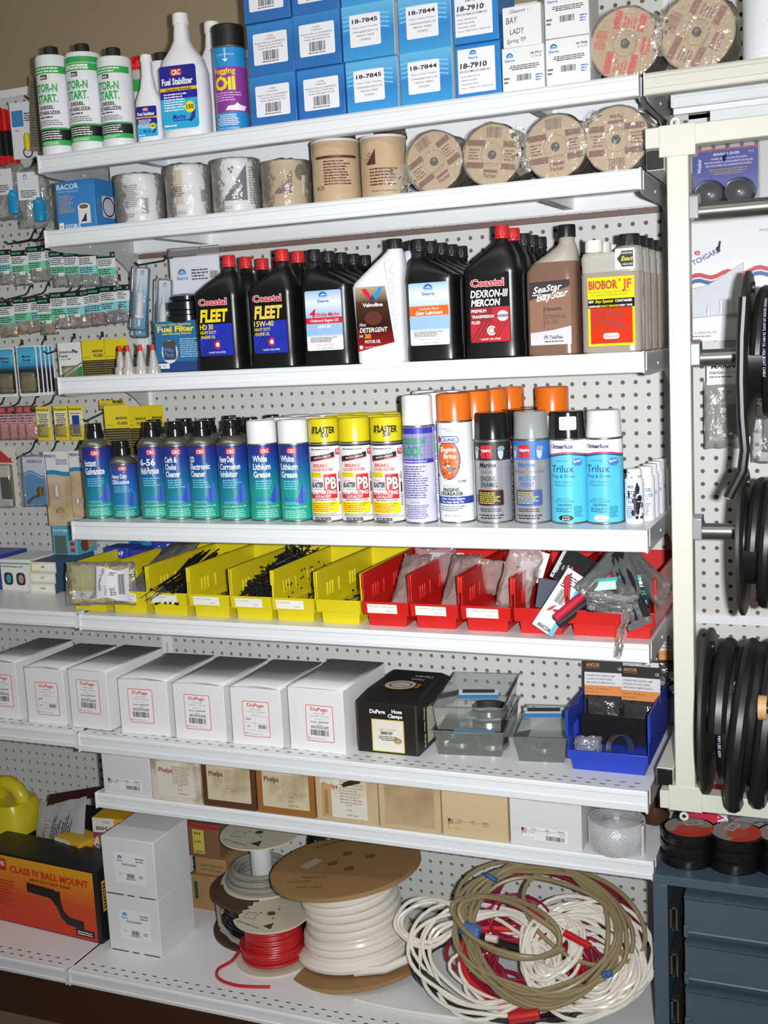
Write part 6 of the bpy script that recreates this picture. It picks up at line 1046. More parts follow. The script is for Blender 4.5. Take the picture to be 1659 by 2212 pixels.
def g4(L, w_):
    phelps(L, .45, .4, 4.0, 3.4, ('3110', '3/16', '1.09 Lbs'), PAP2, P('b02838')); L.rect(.5, 1.4, .35, 3.1, P('c09a68', .7), 3); L.bar(.8, 1.1, .6, 2.6, P('8a6c44'), l=4); L.poly([(2.3, 3.15), (2.5, 2.95), (3.9, 3.4), (4.2, 3.8), (3.9, 3.8), (2.7, 3.45)], P('2c201a', .9), 4)
gbox(4, 'beige wire box with black scorch mark and tape strip, fifth in its row', 21.4, 26.75, SB, g4)
gbox(5, 'plain beige stained wire box without lettering, sixth in the lower box row', 26.85, 31.95, SB, lambda L, w_: L.rect(.5, w_-.5, .4, 3.6, STAIN('stained_patch', 'b9a27c', '9c7f58', .5, 9)))
gbox(6, 'tan wire box with flag printed straight on the card, seventh in the lower box row', 32.05, 37.25, STAIN('stained_tan', 'cdb68c', 'b09468', .6, 5), lambda L, w_: style_strip(L, w_, .4, '1/4', False))
gbox(7, 'white wire box with flag and bar code strip beside the foil tape roll', 37.4, 42.8, STAIN('lightly_stained', 'd8d8da', 'c2b8a4', .62, 7), lambda L, w_: (style_strip(L, w_, .8), L.frame(1.9, 3.5, 3.5, 4.4, .03, P('b4b0a8'))))
FOIL = M('d0d2d4', .4, .25, nscale=120, noise_amt=.2, bump=.6)
t = thing('mesh_tape_roll', 'coiled roll of silvery woven heat tape beside the white wire box', 'tape roll', (45.0, -10.9, ZG)); m = MB(); pts = []; N = 260; vs = []; fs = []
for i in range(N+1):
    f = i/N; a = f*math.pi*2*9; r_ = .3+1.65*f+.03*math.sin(a*24); c, s_ = math.cos(a), math.sin(a); vs += [(r_*c, r_*s_, 0), (r_*c, r_*s_, 2.2)]
m.add(vs, [(2*i, 2*i+2, 2*i+3, 2*i+1) for i in range(N)], FOIL); m.build('coil', t, solid=.1)
m = MB(); rows = 15; cols = 60; 
for j in range(rows):
    for i in range(cols):
        a = 2*math.pi*(i+.5*(j % 2))/cols; c, s_ = math.cos(a), math.sin(a); z = .08+j*.145; R_ = 2.0
        m.add([(R_*c-.07*-s_, R_*s_-.07*c, z), (R_*c+.07*-s_, R_*s_+.07*c, z), (R_*c+.07*-s_, R_*s_+.07*c, z+.1), (R_*c-.07*-s_, R_*s_-.07*c, z+.1), ((R_+.08)*c, (R_+.08)*s_, z+.05)], [(0, 1, 4), (1, 2, 4), (2, 3, 4), (3, 0, 4)], FOIL)
stuff(m.build('woven_knots', t, sm=0)); m = MB(); m.box(1.9, 2.15, -1.0, -.3, 0, 2.2, FOIL); m.build('tape_end', t, bev=.05)
t = thing('rusty_fitting', 'rusty brown metal fitting behind the foil tape roll', 'fitting', (47.0, -6.2, ZG)); RU = M('4a2c1c', .7, .3, noise_amt=.3); m = MB(); m.lathe([(.4, 0), (1.0, .3), (1.1, .9), (.6, 1.4), (.4, 1.9), (.2, 2.2)], RU, 24); m.tube([(0, 0, 1.6), (1.2, .4, 2.0), (1.9, 1.2, 1.9)], .28, RU, 10); m.build('fitting_body', t)

# ================================================================== base shelf: cartons
for k in range(2):
    t, w_ = carton(f'white cube carton with small blue crescent label, {"upper" if k else "lower"} of two stacked on the base shelf', 1.45, 6.75, -14.3, 5.3, ZH+5.2*k, 5.15, M('dfe0e2', .6, nscale=6), 'white cube cartons on the base shelf', name='cube_carton')
    L = Lab(plane(-w_, 0, 0)); L.rect(1.2, 4.35, 1.15, 3.9, P('e9ebf0', .6)); sierra(L, 1.8, 3.25, .9); L.T('18-0354', 4.2, 3.4, .16, INK, w=.85, al='r', l=2, bold=1); L.fine(3.4, 4.2, 3.15, 3.3, 1, INK, l=2); L.fine(1.9, 3.5, 2.75, 2.95, 2, INK, l=2, al='c'); L.bar(2.4, 3.2, 1.65, 2.05, INK, l=2); L.fine(2.3, 3.3, 1.5, 1.62, 1, INK, l=2); L.fine(1.6, 1.95, 1.9, 2.0, 1, GREYI, l=2); L.fine(3.6, 4.1, 1.7, 2.0, 2, GREYI, l=2)
    for (a, b_) in ((.2, 1.9), (2.3, 3.0), (3.5, 5.1)): L.rect(a, b_, .0, .1, P('5a3c30'), 1)
    L.build('label', t, sm=0)
t = thing('ball_mount_box', 'orange and yellow picture box of a black tow ball mount on the left base shelf', 'box', (.35, -13.95, ZH), rz=-4); GR = GZ('mount_face', [(0, 'c8301c'), (.45, 'd24a1c'), (.75, 'dc8420'), (1, 'e0a424')], 0, 6.6, .4)
m = MB(); m.box(-14.2, 0, 0, 3.9, 0, 6.75, M('1c1c1c', .4)); m.build('box', t, bev=.06); L = Lab(plane(-14.2, 0, 0)); L.rect(0, 13.75, .1, 6.5, GR)
L.T('CLASS IV BALL MOUNT', 4.0, 5.05, .62, P('c8341c'), w=9.2, bold=1.8, l=1); L.T('HEAVY DUTY SOLID SHANK', 6.3, 4.55, .26, P('3a1c10'), w=4.8, bold=1, sh=.15, l=1); L.rrect(1.6, 3.6, 5.05, 6.2, .15, P('c02c2c'), 1); L.T('EXTREME', 1.2, 5.5, .45, P('e8d8c8'), w=2.2, bold=1.6, l=2); L.fine(.5, 4.4, 1.6, 4.2, 9, P('a82c14'), l=1)
L.poly([(5.9, 4.35), (5.9, 3.45), (8.6, 3.3), (9.3, 2.6), (9.7, 1.7), (10.4, 1.15), (12.3, .95), (12.3, 1.75), (10.6, 1.9), (10.05, 2.4), (9.8, 3.4), (9.8, 4.15), (9.3, 4.05), (9.2, 4.2)], P('1a1615', .4), 2); L.rect(11.3, 13.4, .35, 1.0, P('2a1410'), 1); L.fine(11.5, 13.2, .45, .85, 2, WH, l=2); L.build('printing', t, sm=0)
L = Lab(side(.0, 0, 0)); L.rect(.5, 3.2, 2.8, 5.6, P('d8b030')); L.fine(.6, 3.0, 3.0, 5.4, 8, INK, l=2); L.build('side_printing', t, sm=0)
t = thing('jug', 'yellow plastic jug with moulded handle at the lower left edge', 'jug', (-15.4, -6.8, ZH)); YJ = M('d8c828', .3); m = MB(); m.loft([ovring(*r) for r in ((2.9, 2.2, 0, 0, 0, 40, 4), (3.05, 2.35, .2, 0, 0, 40, 4), (3.05, 2.35, 8.0, 0, 0, 40, 4), (2.8, 2.2, 8.9, -.1, 0, 40, 3.5))], YJ, caps=True); m.build('body', t)
m = MB(); m.loft([ovring(*r) for r in ((1.3, 2.1, 7.3, -1.6, 0, 30, 3), (1.2, 1.5, 9.2, -1.5, 0, 30, 2.6), (.8, .8, 10.2, -1.4, 0, 30, 2), (.8, .8, 10.8, -1.4, 0, 30, 2))], YJ); m.build('neck', t); m = MB(); pts = [(-1.6, 0, 9.6), (-.6, 0, 10.4), (.6, 0, 10.5), (1.6, 0, 10.0), (2.1, 0, 9.2), (2.1, 0, 8.2)]; m.tube(pts, .72, YJ, 14); m.build('handle', t)
L = Lab(plane(-2.6, -2.36, 1.0)); L.rrect(0, 4.6, 0, 4.4, .3, P('2a2420')); L.ell(3.9, 2.6, .8, 1.0, P('c8a040'), 1, 18); L.ell(3.9, 2.6, .6, .8, P('5a2418'), 2, 18); L.build('label', t, sm=0)
t = thing('open_carton', 'black open carton holding spark plug boxes behind the orange box', 'box', (-7.6, -6.3, ZH)); t.rotation_euler.z = math.radians(-3); m = MB(); KM = M('241c1c', .5); m.box(-4.5, 4.2, -2.6, -2.5, 0, 5.6, KM); m.box(-4.5, 4.2, 3.0, 3.1, 0, 7.5, KM); m.box(-4.5, -4.4, -2.6, 3.1, 0, 6, KM); m.box(4.1, 4.2, -2.6, 3.1, 0, 6.5, KM); m.box(-4.5, 4.2, -2.6, 3.1, 0, .1, KM); m.box(-4.3, 4.1, -2.4, 2.9, .1, 4.7, M('7a6a54', .8)); m.build('box', t, bev=.04)
m = MB(); m.prism([(-4.6, 5.0), (-2.7, 9.6), (4.3, 11.4), (4.3, 10.4), (-2.2, 8.8), (-3.9, 5.0)], 'xz', -.3, -.1, M('3a1418', .5)); m.build('raised_flap', t)
t = thing('plastic_bag', 'white printed bag lettered CHAMPION leaning in the open carton', 'bag', (-7.9, -8.9, 11.2)); t.rotation_euler = (math.radians(-28), math.radians(-16), math.radians(-6)); pillow(6.6, 5.4, .5, M('b9b9bc', .35), 81, crump=.12).build('plastic_bag', t)
L = Lab(lambda u, v, h: (u-2.6, -.5-h, v+.3)); L.frame(.4, 2.9, 1.2, 1.95, .07, P('902830')); 
L = Lab(lambda u, v, h: (-1.7-v*.9+.25*u, -.5-h, .6+u*.95)); L.rect(0, 3.0, 0, .72, P('d8d8da'), 0); L.frame(0, 3.0, 0, .72, .06, P('a03038'), 1); L.T('CHAMPION', .2, .2, .36, INK, w=2.5, bold=1.2, l=2); L.fine(0, 3.4, -1.9, -.5, 5, INK, l=1); L.fine(0, 3.2, -3.6, -2.1, 5, INK, l=1, seed=5); L.build('printing', t, sm=0)
def plugbox(lb, x, y, z, w_, d, h, rz, num, tilt=(0, 0)):
    t = thing('spark_plug_box', lb, 'box', (x, y, z), rz=rz, tilt=tilt); m = MB(); m.box(-w_/2, w_/2, 0, d, 0, h, M('e0b020', .4)); m.build('box', t, bev=.03); L = Lab(plane(-w_/2, 0, 0)); L.rect(0, w_*.62, h*.3, h, P('e6e2dc')); L.rect(0, w_, 0, h*.25, P('c02830')); L.rect(0, w_, h*.25, h*.3, P('2c3c90'), 1); L.ell(w_*.82, h*.62, h*.25, h*.25, P('d03038'), 1, 16); L.T('NGK', w_*.82, h*.55, h*.14, WH, w=h*.34, al='c', l=2, bold=1); L.T(num[0], w_*.4, h*.75, h*.13, INK, al='c', l=2); L.T(num[1], w_*.1, h*.42, h*.18, INK, w=w_*.5, l=2, bold=1); L.build('printing', t, sm=0); return t
plugbox('yellow and red spark plug box numbered 1134, highest beside the cube cartons', -1.9, -8.6, 13.6, 3.6, 3.2, 2.0, 6, ('1134', 'BR8HS-10')); plugbox('yellow spark plug box in front of the printed bag, red sunburst at its left', -5.8, -10.0, 12.1, 3.6, 2.6, 1.5, -14, ('6511', '7911')); plugbox('tilted spark plug box wedged between the bag and cube cartons', -2.1, -9.6, 12.3, 3.0, 2.0, 1.3, -8, ('396', 'BR8'), (0, 28)); plugbox('spark plug box peeking above the printed bag under the shelf end', -1.6, -6.5, 15.7, 3.2, 3.0, 1.6, 0, ('55', 'B7'))
t, w_ = carton('support stack of plain brown carton under the spark plug boxes', -3.2, .9, -8.4, 4.5, ZH, 7.05, M('6a5440', .8), name='brown_carton')
for (x0, x1, y, z, h, lb, num) in ((4.5, 7.9, -5.8, ZH, 3.3, 'brown carton with green edge print, bottom of the stack behind the cube cartons', 0), (4.9, 8.2, -5.5, ZH+3.33, 1.6, 'thin brown carton lettered along its top, middle of the rear stack', 1), (4.3, 7.6, -5.4, ZH+4.96, 3.2, 'brown carton with yellow 976 2 IN. label, top of the rear stack', 2)):
    t, w_ = carton(lb, x0, x1, y, 4.5, z, h, M('7d5c3c', .75, noise_amt=.08) if num == 2 else M('a88458', .75, noise_amt=.06), name='brown_carton'); L = Lab(plane(-w_, 0, 0))
    if num == 0: L.rect(.35, .7, 1.0, 2.7, P('1c5c40'))
    if num == 1: L.T('VIKING SCREW INC.', .5, .8, .24, P('3a2c1c'), w=2.6); L.T('1 NUT AND CONE', .6, .4, .2, P('3a2c1c'), w=2.2)
    if num == 2: L.rect(.5, 1.7, .3, 2.6, P('d0c458')); L.T('976', .65, 2.1, .3, INK, w=.75, l=2, bold=.8); L.T('2 IN.', .65, 1.35, .25, INK, w=.75, l=2, bold=.8); L.T('1 GROSS', .6, .4, .2, INK, w=1.0, l=2, bold=.8); L.rect(0, 3.3, 2.75, 3.15, P('a83030'))
    L.build('printing', t, sm=0)

# ------------------------------------------------------------------ spools of wire
def windings(m, r0_, z0, z1, turns, cr, mat, wob=.12, seed=1, flat=1.0):
    pts = []; N = turns*36
    for i in range(N+1):
        a = 2*math.pi*i/36; f = i/N; r_ = r0_+wob*noise.noise(Vector((a*.21, seed, 0)))*2.2; pts.append((r_*math.cos(a), r_*math.sin(a), z0+cr+(z1-z0-2*cr)*f+.12*noise.noise(Vector((a*.3, 7, seed)))))
    m.tube(pts, cr, mat, 8)
def spool(name, lb, x, y, z, R, h, core, fm, wm, cr, wr, turns, wob=.15, tilt=(0, 0), th=.2, cm=None, wz=(0, 1), seed=1, print_=True, bite=False, rz=0):
    t = thing(name, lb, 'spool', (x, y, z), tilt=tilt, rz=rz); m = MB(); m.lathe([(R, 0), (R, th), (.3, th)], fm, 56); m.lathe([(R, 0), (0, 0)], fm, 56, caps=False); m.build('flange', t)
    m = MB(); zt = h-th
    if bite:
        poly = []
        for i in range(60):
            a = 2*math.pi*i/60; r_ = R
            if 2.35 < a < 3.75: r_ = R*(.72+.07*math.sin(i*2.3)+abs(a-3.05)*.22)
            poly.append((r_*math.cos(a), r_*math.sin(a)))
        m.prism(poly, 'xy', zt, h, fm)
    else: m.lathe([(R, zt), (R, h), (R-.02, h)], fm, 56)
    m.build('flange', t)
    m = MB(); m.lathe([(core, th), (core, zt)], cm or fm, 28); m.build('core', t); m = MB(); windings(m, wr, th+(zt-th)*wz[0], th+(zt-th)*wz[1], turns, cr, wm, wob, seed); m.build('wire_winding', t)
    if print_:
        L = Lab(top(0, 0, h)); G_ = P('2c4c3c'); L.ring(0, 0, .45, .45, .1, P('b8b49c'), 1); L.ell(0, 0, .34, .34, P('4a4840'), 1.5); 
        for k in range(3): a = 1.2+k*2.09; L.ell(.9*math.cos(a), .9*math.sin(a), .1, .1, P('3a3a34'), 1, 8)
        L.frame(-R*.62, -R*.3, -R*.4, -R*.1, .05, G_, 1); L.poly([(R*.1, -R*.65), (R*.38, -R*.75), (R*.3, -R*.42)], G_, 1); L.T('HUDSON MERCANTILE', -R*.7, -R*.62, .22, G_, w=R*.8, l=1, rot=-15, bold=.4); L.build('printing', t, sm=0)
    return t
CRM = M('cfc9b4', .45, noise_amt=.03); WOOD = M('9c7a50', .6, nscale=14, noise_amt=.14); DWD = M('4c3426', .7, nscale=12, noise_amt=.2)
GRYC = M('8f8d82', .4); REDW = M('bc2426', .35); WHC = M('e4dfd4', .28, noise_amt=.03)
t = spool('cable_spool', 'big wooden spool wound with flat white cable on the base shelf', 22.6, -8.6, ZH, 6.35, 8.0, 2.9, WOOD, WHC, .36, 3.75, 9, .2, (0, -6), .38, print_=False)
m = MB(); windings(m, 4.6, .5, 1.6, 2, .36, WHC, .35, 5); windings(m, 4.1, .8, 3.2, 3, .36, WHC, .3, 6); m.build('loose_turns', t)
L = Lab(top(0, 0, 8.0)); L.poly([(-3.9, -.9), (-2.9, -1.3), (-2.3, .4), (-3.2, .8)], P('b4aa90')); DI = P('4a3a28')
for s_, u, v, hh in (('PRIMAFLEX 14-3', -2.6, -3.0, .32), ('UL 20-60 TYPE', -3.6, -3.9, .3), ('BOAT CABLE', -2.2, -4.8, .3), ('WIREMAN', -4.2, 2.6, .5)): L.T(s_, u, v, hh, DI, w=hh*7, rot=8 if hh < .4 else 40)
for a_ in (.6, 2.2, 3.6, 5.0): L.ell(1.6*math.cos(a_)+.3, 1.6*math.sin(a_)+.6, .38, .38, P('7a5034'), 1, 14); L.ring(1.6*math.cos(a_)+.3, 1.6*math.sin(a_)+.6, .42, .42, .06, P('5a3c28'), 2)
L.build('printing', t, sm=0)
m = MB(); m.tube([(1.5, -4.2, .8), (4.0, -3.6, .9), (6.5, -1.6, 1.4), (8.5, .6, 2.2)], .36, WHC, 10); m.build('cable_tail', t)
spool('cable_spool', 'dark brown spool of black wire at the bottom under the grey wire spool', 12.9, -6.6, ZH, 4.9, 3.9, 2.0, DWD, M('1c1c20', .25), .2, 3.6, 8, .15, (0, 0), .25, print_=False)
t = spool('wire_spool', 'cream spool of grey wire standing on the dark brown spool', 12.4, -6.3, ZH+3.95, 3.5, 4.6, .95, CRM, GRYC, .2, 2.6, 4, .3, (0, 0), .13, cm=M('d8d8d8', .4), wz=(.02, .25), seed=3)
m = MB(); windings(m, 3.1, .2, .8, 2, .2, GRYC, .25, 8); windings(m, 2.0, .4, 1.5, 3, .2, GRYC, .3, 9); windings(m, 2.5, .9, 1.9, 2, .2, GRYC, .3, 4); m.tube([(-3.0, .5, 1.2), (-3.4, -1.0, .2), (-3.2, -2.6, -1.2), (-2.2, -4.0, -2.4), (-.6, -4.8, -3.1), (.6, -5.0, -3.3)], .2, GRYC, 8); m.tube([(-2.2, -3.9, -2.9), (-.6, -4.6, -3.1), (.6, -4.9, -3.2)], .18, GRYC, 8); m.build('loose_turns', t)
spool('cable_spool', 'spool of glossy black wire far back under the shelf, right of the grey one', 17.2, -2.5, ZH, 2.1, 9.6, .9, DWD, M('1c1c20', .25), .2, 1.7, 18, .15, (0, 0), .25, print_=False)
t = spool('wire_spool', 'cream spool with broken rim wound with bright red wire, front of the base shelf', 15.9, -11.3, ZH, 3.2, 3.95, .9, CRM, REDW, .13, 2.25, 15, .12, (0, 0), .13, bite=True, seed=5)
m = MB(); windings(m, 2.6, .3, 1.6, 4, .13, REDW, .2, 2); 
loop = [(-1.6, 1.8, .5), (-2.6, .6, .5), (-3.0, -.8, .4), (-2.9, -1.8, .25), (-3.2, -2.3, .14), (-3.6, -3.2, .14), (-3.2, -4.2, .14), (-2.2, -4.8, .14), (-.6, -5.0, .14), (1.0, -4.6, .14), (2.2, -4.2, .14)]
pp = []
for i in range(len(loop)-1):
    a, b_ = Vector(loop[i]), Vector(loop[i+1]); pp += [a.lerp(b_, k/4) for k in range(4)]
for _ in range(3): pp = [pp[0]]+[(pp[i-1]+2*pp[i]+pp[i+1])/4 for i in range(1, len(pp)-1)]+[pp[-1]]
m.tube(pp, .13, REDW, 8); m.build('loose_turns', t)

# ------------------------------------------------------------------ heap of cable coils
BEI = M('8f8160', .4, nscale=20, noise_amt=.1); MAR = M('8e1c38', .35, nscale=20); REDC2 = M('c01c20', .35); BLC = M('222024', .35)
def onheap(px, py, off):
    """point of the sloping heap (rising 0.82 towards the wall) seen at this place in the photograph, off = height above the slope"""
    d = Fv+Rv*((px-829.5)/FPX)-Uv*((py-1106)/FPX); n_ = Vector((0, -.82, 1)).normalized(); p0 = Vector((38, -13.6, 6.8))+n_*off
    tt = (p0-CC).dot(n_)/d.dot(n_); return CC+d*tt
def coil(lb, cx, cy, rx, ry, rot, n, cr, mat, off, seed, jit=.12, name='cable_coil', stand=None, group=None, dr=0):
    rd = random.Random(seed); pts = []; N = n*44; rr = math.radians(rot)
    ph = [rd.uniform(0, 6) for _ in range(6)]
    for i in range(N+1):
        a = 2*math.pi*i/44; f = i/44
        k = 1+jit*noise.noise(Vector((f*.83+seed, math.cos(a)*.9, math.sin(a)*.9)))*1.8-dr*i/N
        ex = rx*k*math.cos(a)*(1+.1*math.sin(f*1.3+ph[0])); ey = ry*k*math.sin(a)*(1+.1*math.sin(f*1.9+ph[1])); qx = cx+ex*math.cos(rr)-ey*math.sin(rr)+12*jit*8*noise.noise(Vector((f*.5, seed, 2))); qy = cy+ex*math.sin(rr)+ey*math.cos(rr)+8*jit*8*noise.noise(Vector((f*.5, seed, 9)))
        o_ = off+.7*noise.noise(Vector((a*.9, f*.7, seed*1.3)))+cr*1.2*(i % 3 == 9)
        p = onheap(qx, qy, max(.15+cr, o_)); p.z = max(p.z, ZH+cr+.05); p.y = min(p.y, -cr-.05); p.x = min(p.x, 47.6); pts.append(p)
    c0 = sum(pts, Vector())/len(pts); m = MB(); m.tube([p-c0 for p in pts], cr, mat, 7); o = m.build(name); o.location = c0*U; return tag(o, lb, 'cable coil', group)
coil('maroon red cable coil lying at the base of the heap', 1150, 2075, 160, 100, 8, 18, .15, MAR, .8, 3, .22, dr=.5)
coil('maroon red cable arching along the upper right of the heap', 1215, 1985, 170, 90, 22, 8, .13, MAR, .5, 4, .08)
coil('thick black cable under the front left of the heap', 1080, 2118, 180, 80, 14, 3, .34, BLC, .9, 5, .1)
coil('bright red thick cable in the lower middle of the heap', 1120, 2100, 130, 75, 15, 2, .3, REDC2, .9, 6, .18)
coil('large white cable coil at the right of the heap, many turns', 1262, 2070, 138, 122, 10, 20, .16, WHC, 1.5, 7, .13, dr=.45)
coil('white cable loops sprawling over the left of the heap', 1050, 2075, 140, 105, 10, 6, .16, WHC, 1.5, 8, .16)
coil('dense oval of white cable standing in the middle of the heap', 1195, 2045, 62, 78, 20, 9, .15, WHC, 1.8, 9, .14, dr=.4)
coil('three white cable loops hanging out at the left beside the big spool', 925, 1992, 68, 48, -8, 3, .17, WHC, 1.5, 10, .12)
coil('large beige cable coil crowning the heap', 1168, 2015, 168, 142, 12, 9, .18, BEI, 2.2, 11, .12)
coil('loose beige loop curling across the middle of the heap', 1098, 2005, 125, 58, 20, 2, .2, BEI, 2.9, 12, .1)
coil('single white cable arcs along the front of the heap', 1180, 2110, 190, 95, 5, 4, .15, WHC, 1.0, 13, .12)
coil('thin beige arc reaching to the right edge of the heap', 1260, 1985, 130, 95, 30, 1, .18, BEI, 1.8, 14, .05)
coil('small maroon wire loops in the middle of the heap', 1120, 1985, 60, 45, 0, 4, .1, MAR, 1.5, 15, .2)
BT = M('2c5c98', .5)
for i, (px, py, w_, h_, r_) in enumerate(((1012, 2022, 1.7, 1.0, 8), (1058, 1900, 1.1, .4, 25), (1313, 2112, .8, .5, -20))):
    p = onheap(px, py, 2.6); t = thing('blue_tape', ('wide blue tape binding the beige cables at the left', 'narrow blue tape on the beige cables at the top', 'small blue tape on the white coil at lower right')[i], 'tape', p); t.rotation_euler = (math.radians(-38), math.radians(r_), 0); pillow(w_, h_, .5, BT, 90+i, crump=.05).build('tape_band', t)
for i, (a, b_, c_, r_) in enumerate((((1145, 1965), (1175, 1990), 'c01c20', .24), ((1220, 2015), (1275, 2045), 'c01c20', .28), ((1100, 2200), (1165, 2190), 'c01c20', .42), ((1050, 2025), (1075, 2030), 'd8d0b8', .3))):
    p = onheap(*a, 2.3); q = onheap(*b_, 2.3)-p; m = MB(); m.tube([(0, 0, 0), q*.5, q], r_, M(c_, .35), 12); o = m.build('cable_stub'); o.location = p*U; tag(o, ('short red cable stub near the top middle of the heap', 'red cable stub at the right of the heap', 'fat red cable stub at the front bottom of the heap', 'pale cable end beside the wide blue tape')[i], 'cable')
m = MB(); pts = [onheap(755+18*k, 2155+4.2*k+.02*k*k, -.0) for k in range(14)]; 
for p in pts: p.z = ZH+.16; 
pts = [Vector((25.0+.9*k, -15.2-.1*k+.012*k*k, .16)) for k in range(16)]; m.tube([p-Vector((25, -15.2, 0)) for p in pts], .15, WHC, 8); o = m.build('loose_cable_end'); o.location = Vector((25, -15.2, ZH))*U; tag(o, 'white cable end trailing along the base shelf in front of the wooden spool', 'cable')

# ================================================================== left pegboard: hooks and hanging packs
AQ = P('74d0a4'); AQ2 = P('86d4d8'); BLKC = P('18201e'); CLR = FILM('pack_film', 'bcbcb8', .30, .15, .8)
def hk(x, z, lb, ln=4.6, name='peg_hook'): return hook(x, z, ln, 0, lb, name=name)
def termpack(lb, x, z, col, inner, rz, w_=1.75, h_=3.15, depth=-4.1, stack=1, head='ANCOR', sticker=True, group=None, seed=1):
    t = thing('terminal_pack', lb, 'packet', (x, depth, z-h_), rz=rz, group=group); L = Lab(plane(-w_/2, -.34, 0))
    L.rect(0, w_, h_*.36, h_, P('dfe3e2', .5)); L.rect(0, w_, h_*.84, h_, BLKC, 1); L.T(head, .08, h_*.89, .2, P('58c89c') if head == 'ANCOR' else INK, w=w_*.55, l=2, bold=1.4); L.rect(w_-.3, w_-.1, h_*.88, h_*.95, P('8a8f8e'), 2)
    L.rect(0, w_, h_*.36, h_*.58, col, 1); L.fine(.1, w_*.85, h_*.62, h_*.82, 4, INK, l=2, seed=seed); L.fine(.1, w_*.85, h_*.39, h_*.56, 3, INK, l=2, seed=seed+3); L.build('header_card', t, sm=0)
    pillow(w_, h_*.5, .55, CLR, seed, nx=8, nz=10, crump=.08).build('plastic_bag', t)
    rd = random.Random(seed); m = MB(); im = M(inner, .3, nscale=30, noise_amt=.2)
    for k in range(9): cx, cz = rd.uniform(-w_*.36, w_*.36), rd.uniform(.12, h_*.3); a = rd.uniform(0, 3); m.tube([(cx-.22*math.cos(a), -.15, cz-.15*math.sin(a)), (cx+.22*math.cos(a), -.05, cz+.15*math.sin(a))], .09, im, 6)
    stuff(m.build('terminals', t))
    if sticker: L = Lab(plane(-.1, -.42, h_*.3)); L.rrect(0, .6, 0, .32, .1, P('e4e2dc')); L.build('price_sticker', t, sm=0)
    return t
pos = ['leftmost', 'second', 'third', 'fourth', 'fifth', 'sixth', 'seventh', 'eighth']
rowA = [(-11.4, 67.5, AQ2, '9c9c9a'), (-9.6, 67.3, AQ, '9c9c9a'), (-7.7, 67.5, AQ, '9a9690'), (-5.3, 66.9, AQ, 'a0a098'), (-3.8, 66.8, AQ, 'a0a098'), (-2.2, 66.7, AQ2, '9a9a94'), (-.2, 66.4, AQ, '3a6a98')]
for i, (x, z, c_, inn) in enumerate(rowA):
    termpack(f'small clear pack of metal terminals with green banded card, {pos[i]} in the top row', x, z, c_, inn, 10, seed=i+1, sticker=i in (0, 1, 2, 3)); hk(round(x)-.0, 69.3, f'peg hook of the {pos[i]} pack in the top row of terminals', 4.4)
    if i in (2, 4, 5): termpack(f'terminal pack half hidden behind the {pos[i]} one in the top row', x+.45, z+.15, AQ2, inn, 14, depth=-3.2, seed=i+20, sticker=False)
rowB = [(-11.7, 62.9, AQ, 'c08a20'), (-9.8, 63.1, AQ, 'c08a20'), (-7.1, 62.9, AQ, 'c09a28'), (-5.6, 63.3, AQ, 'c0b078'), (-3.9, 63.3, AQ2, 'b0703c'), (-1.5, 63.4, AQ2, 'c8402c'), (-.2, 63.5, AQ2, '3058a0')]
for i, (x, z, c_, inn) in enumerate(rowB):
    termpack(f'clear pack of {"yellow" if i < 4 else "orange" if i < 6 else "blue"} coloured terminals, {pos[i]} in the second row', x, z, c_, inn, 8 if i < 5 else 2, seed=i+31, w_=1.8, h_=3.3, sticker=i in (2, 3, 4)); hk(round(x), 64.3, f'peg hook of the {pos[i]} pack in the second row of terminals', 4.4)
    if i in (1, 4, 6): termpack(f'terminal pack half hidden behind the {pos[i]} one in the second row', x+.5, z+.1, AQ2, inn, 14, depth=-3.1, seed=i+50, sticker=False, h_=3.3)
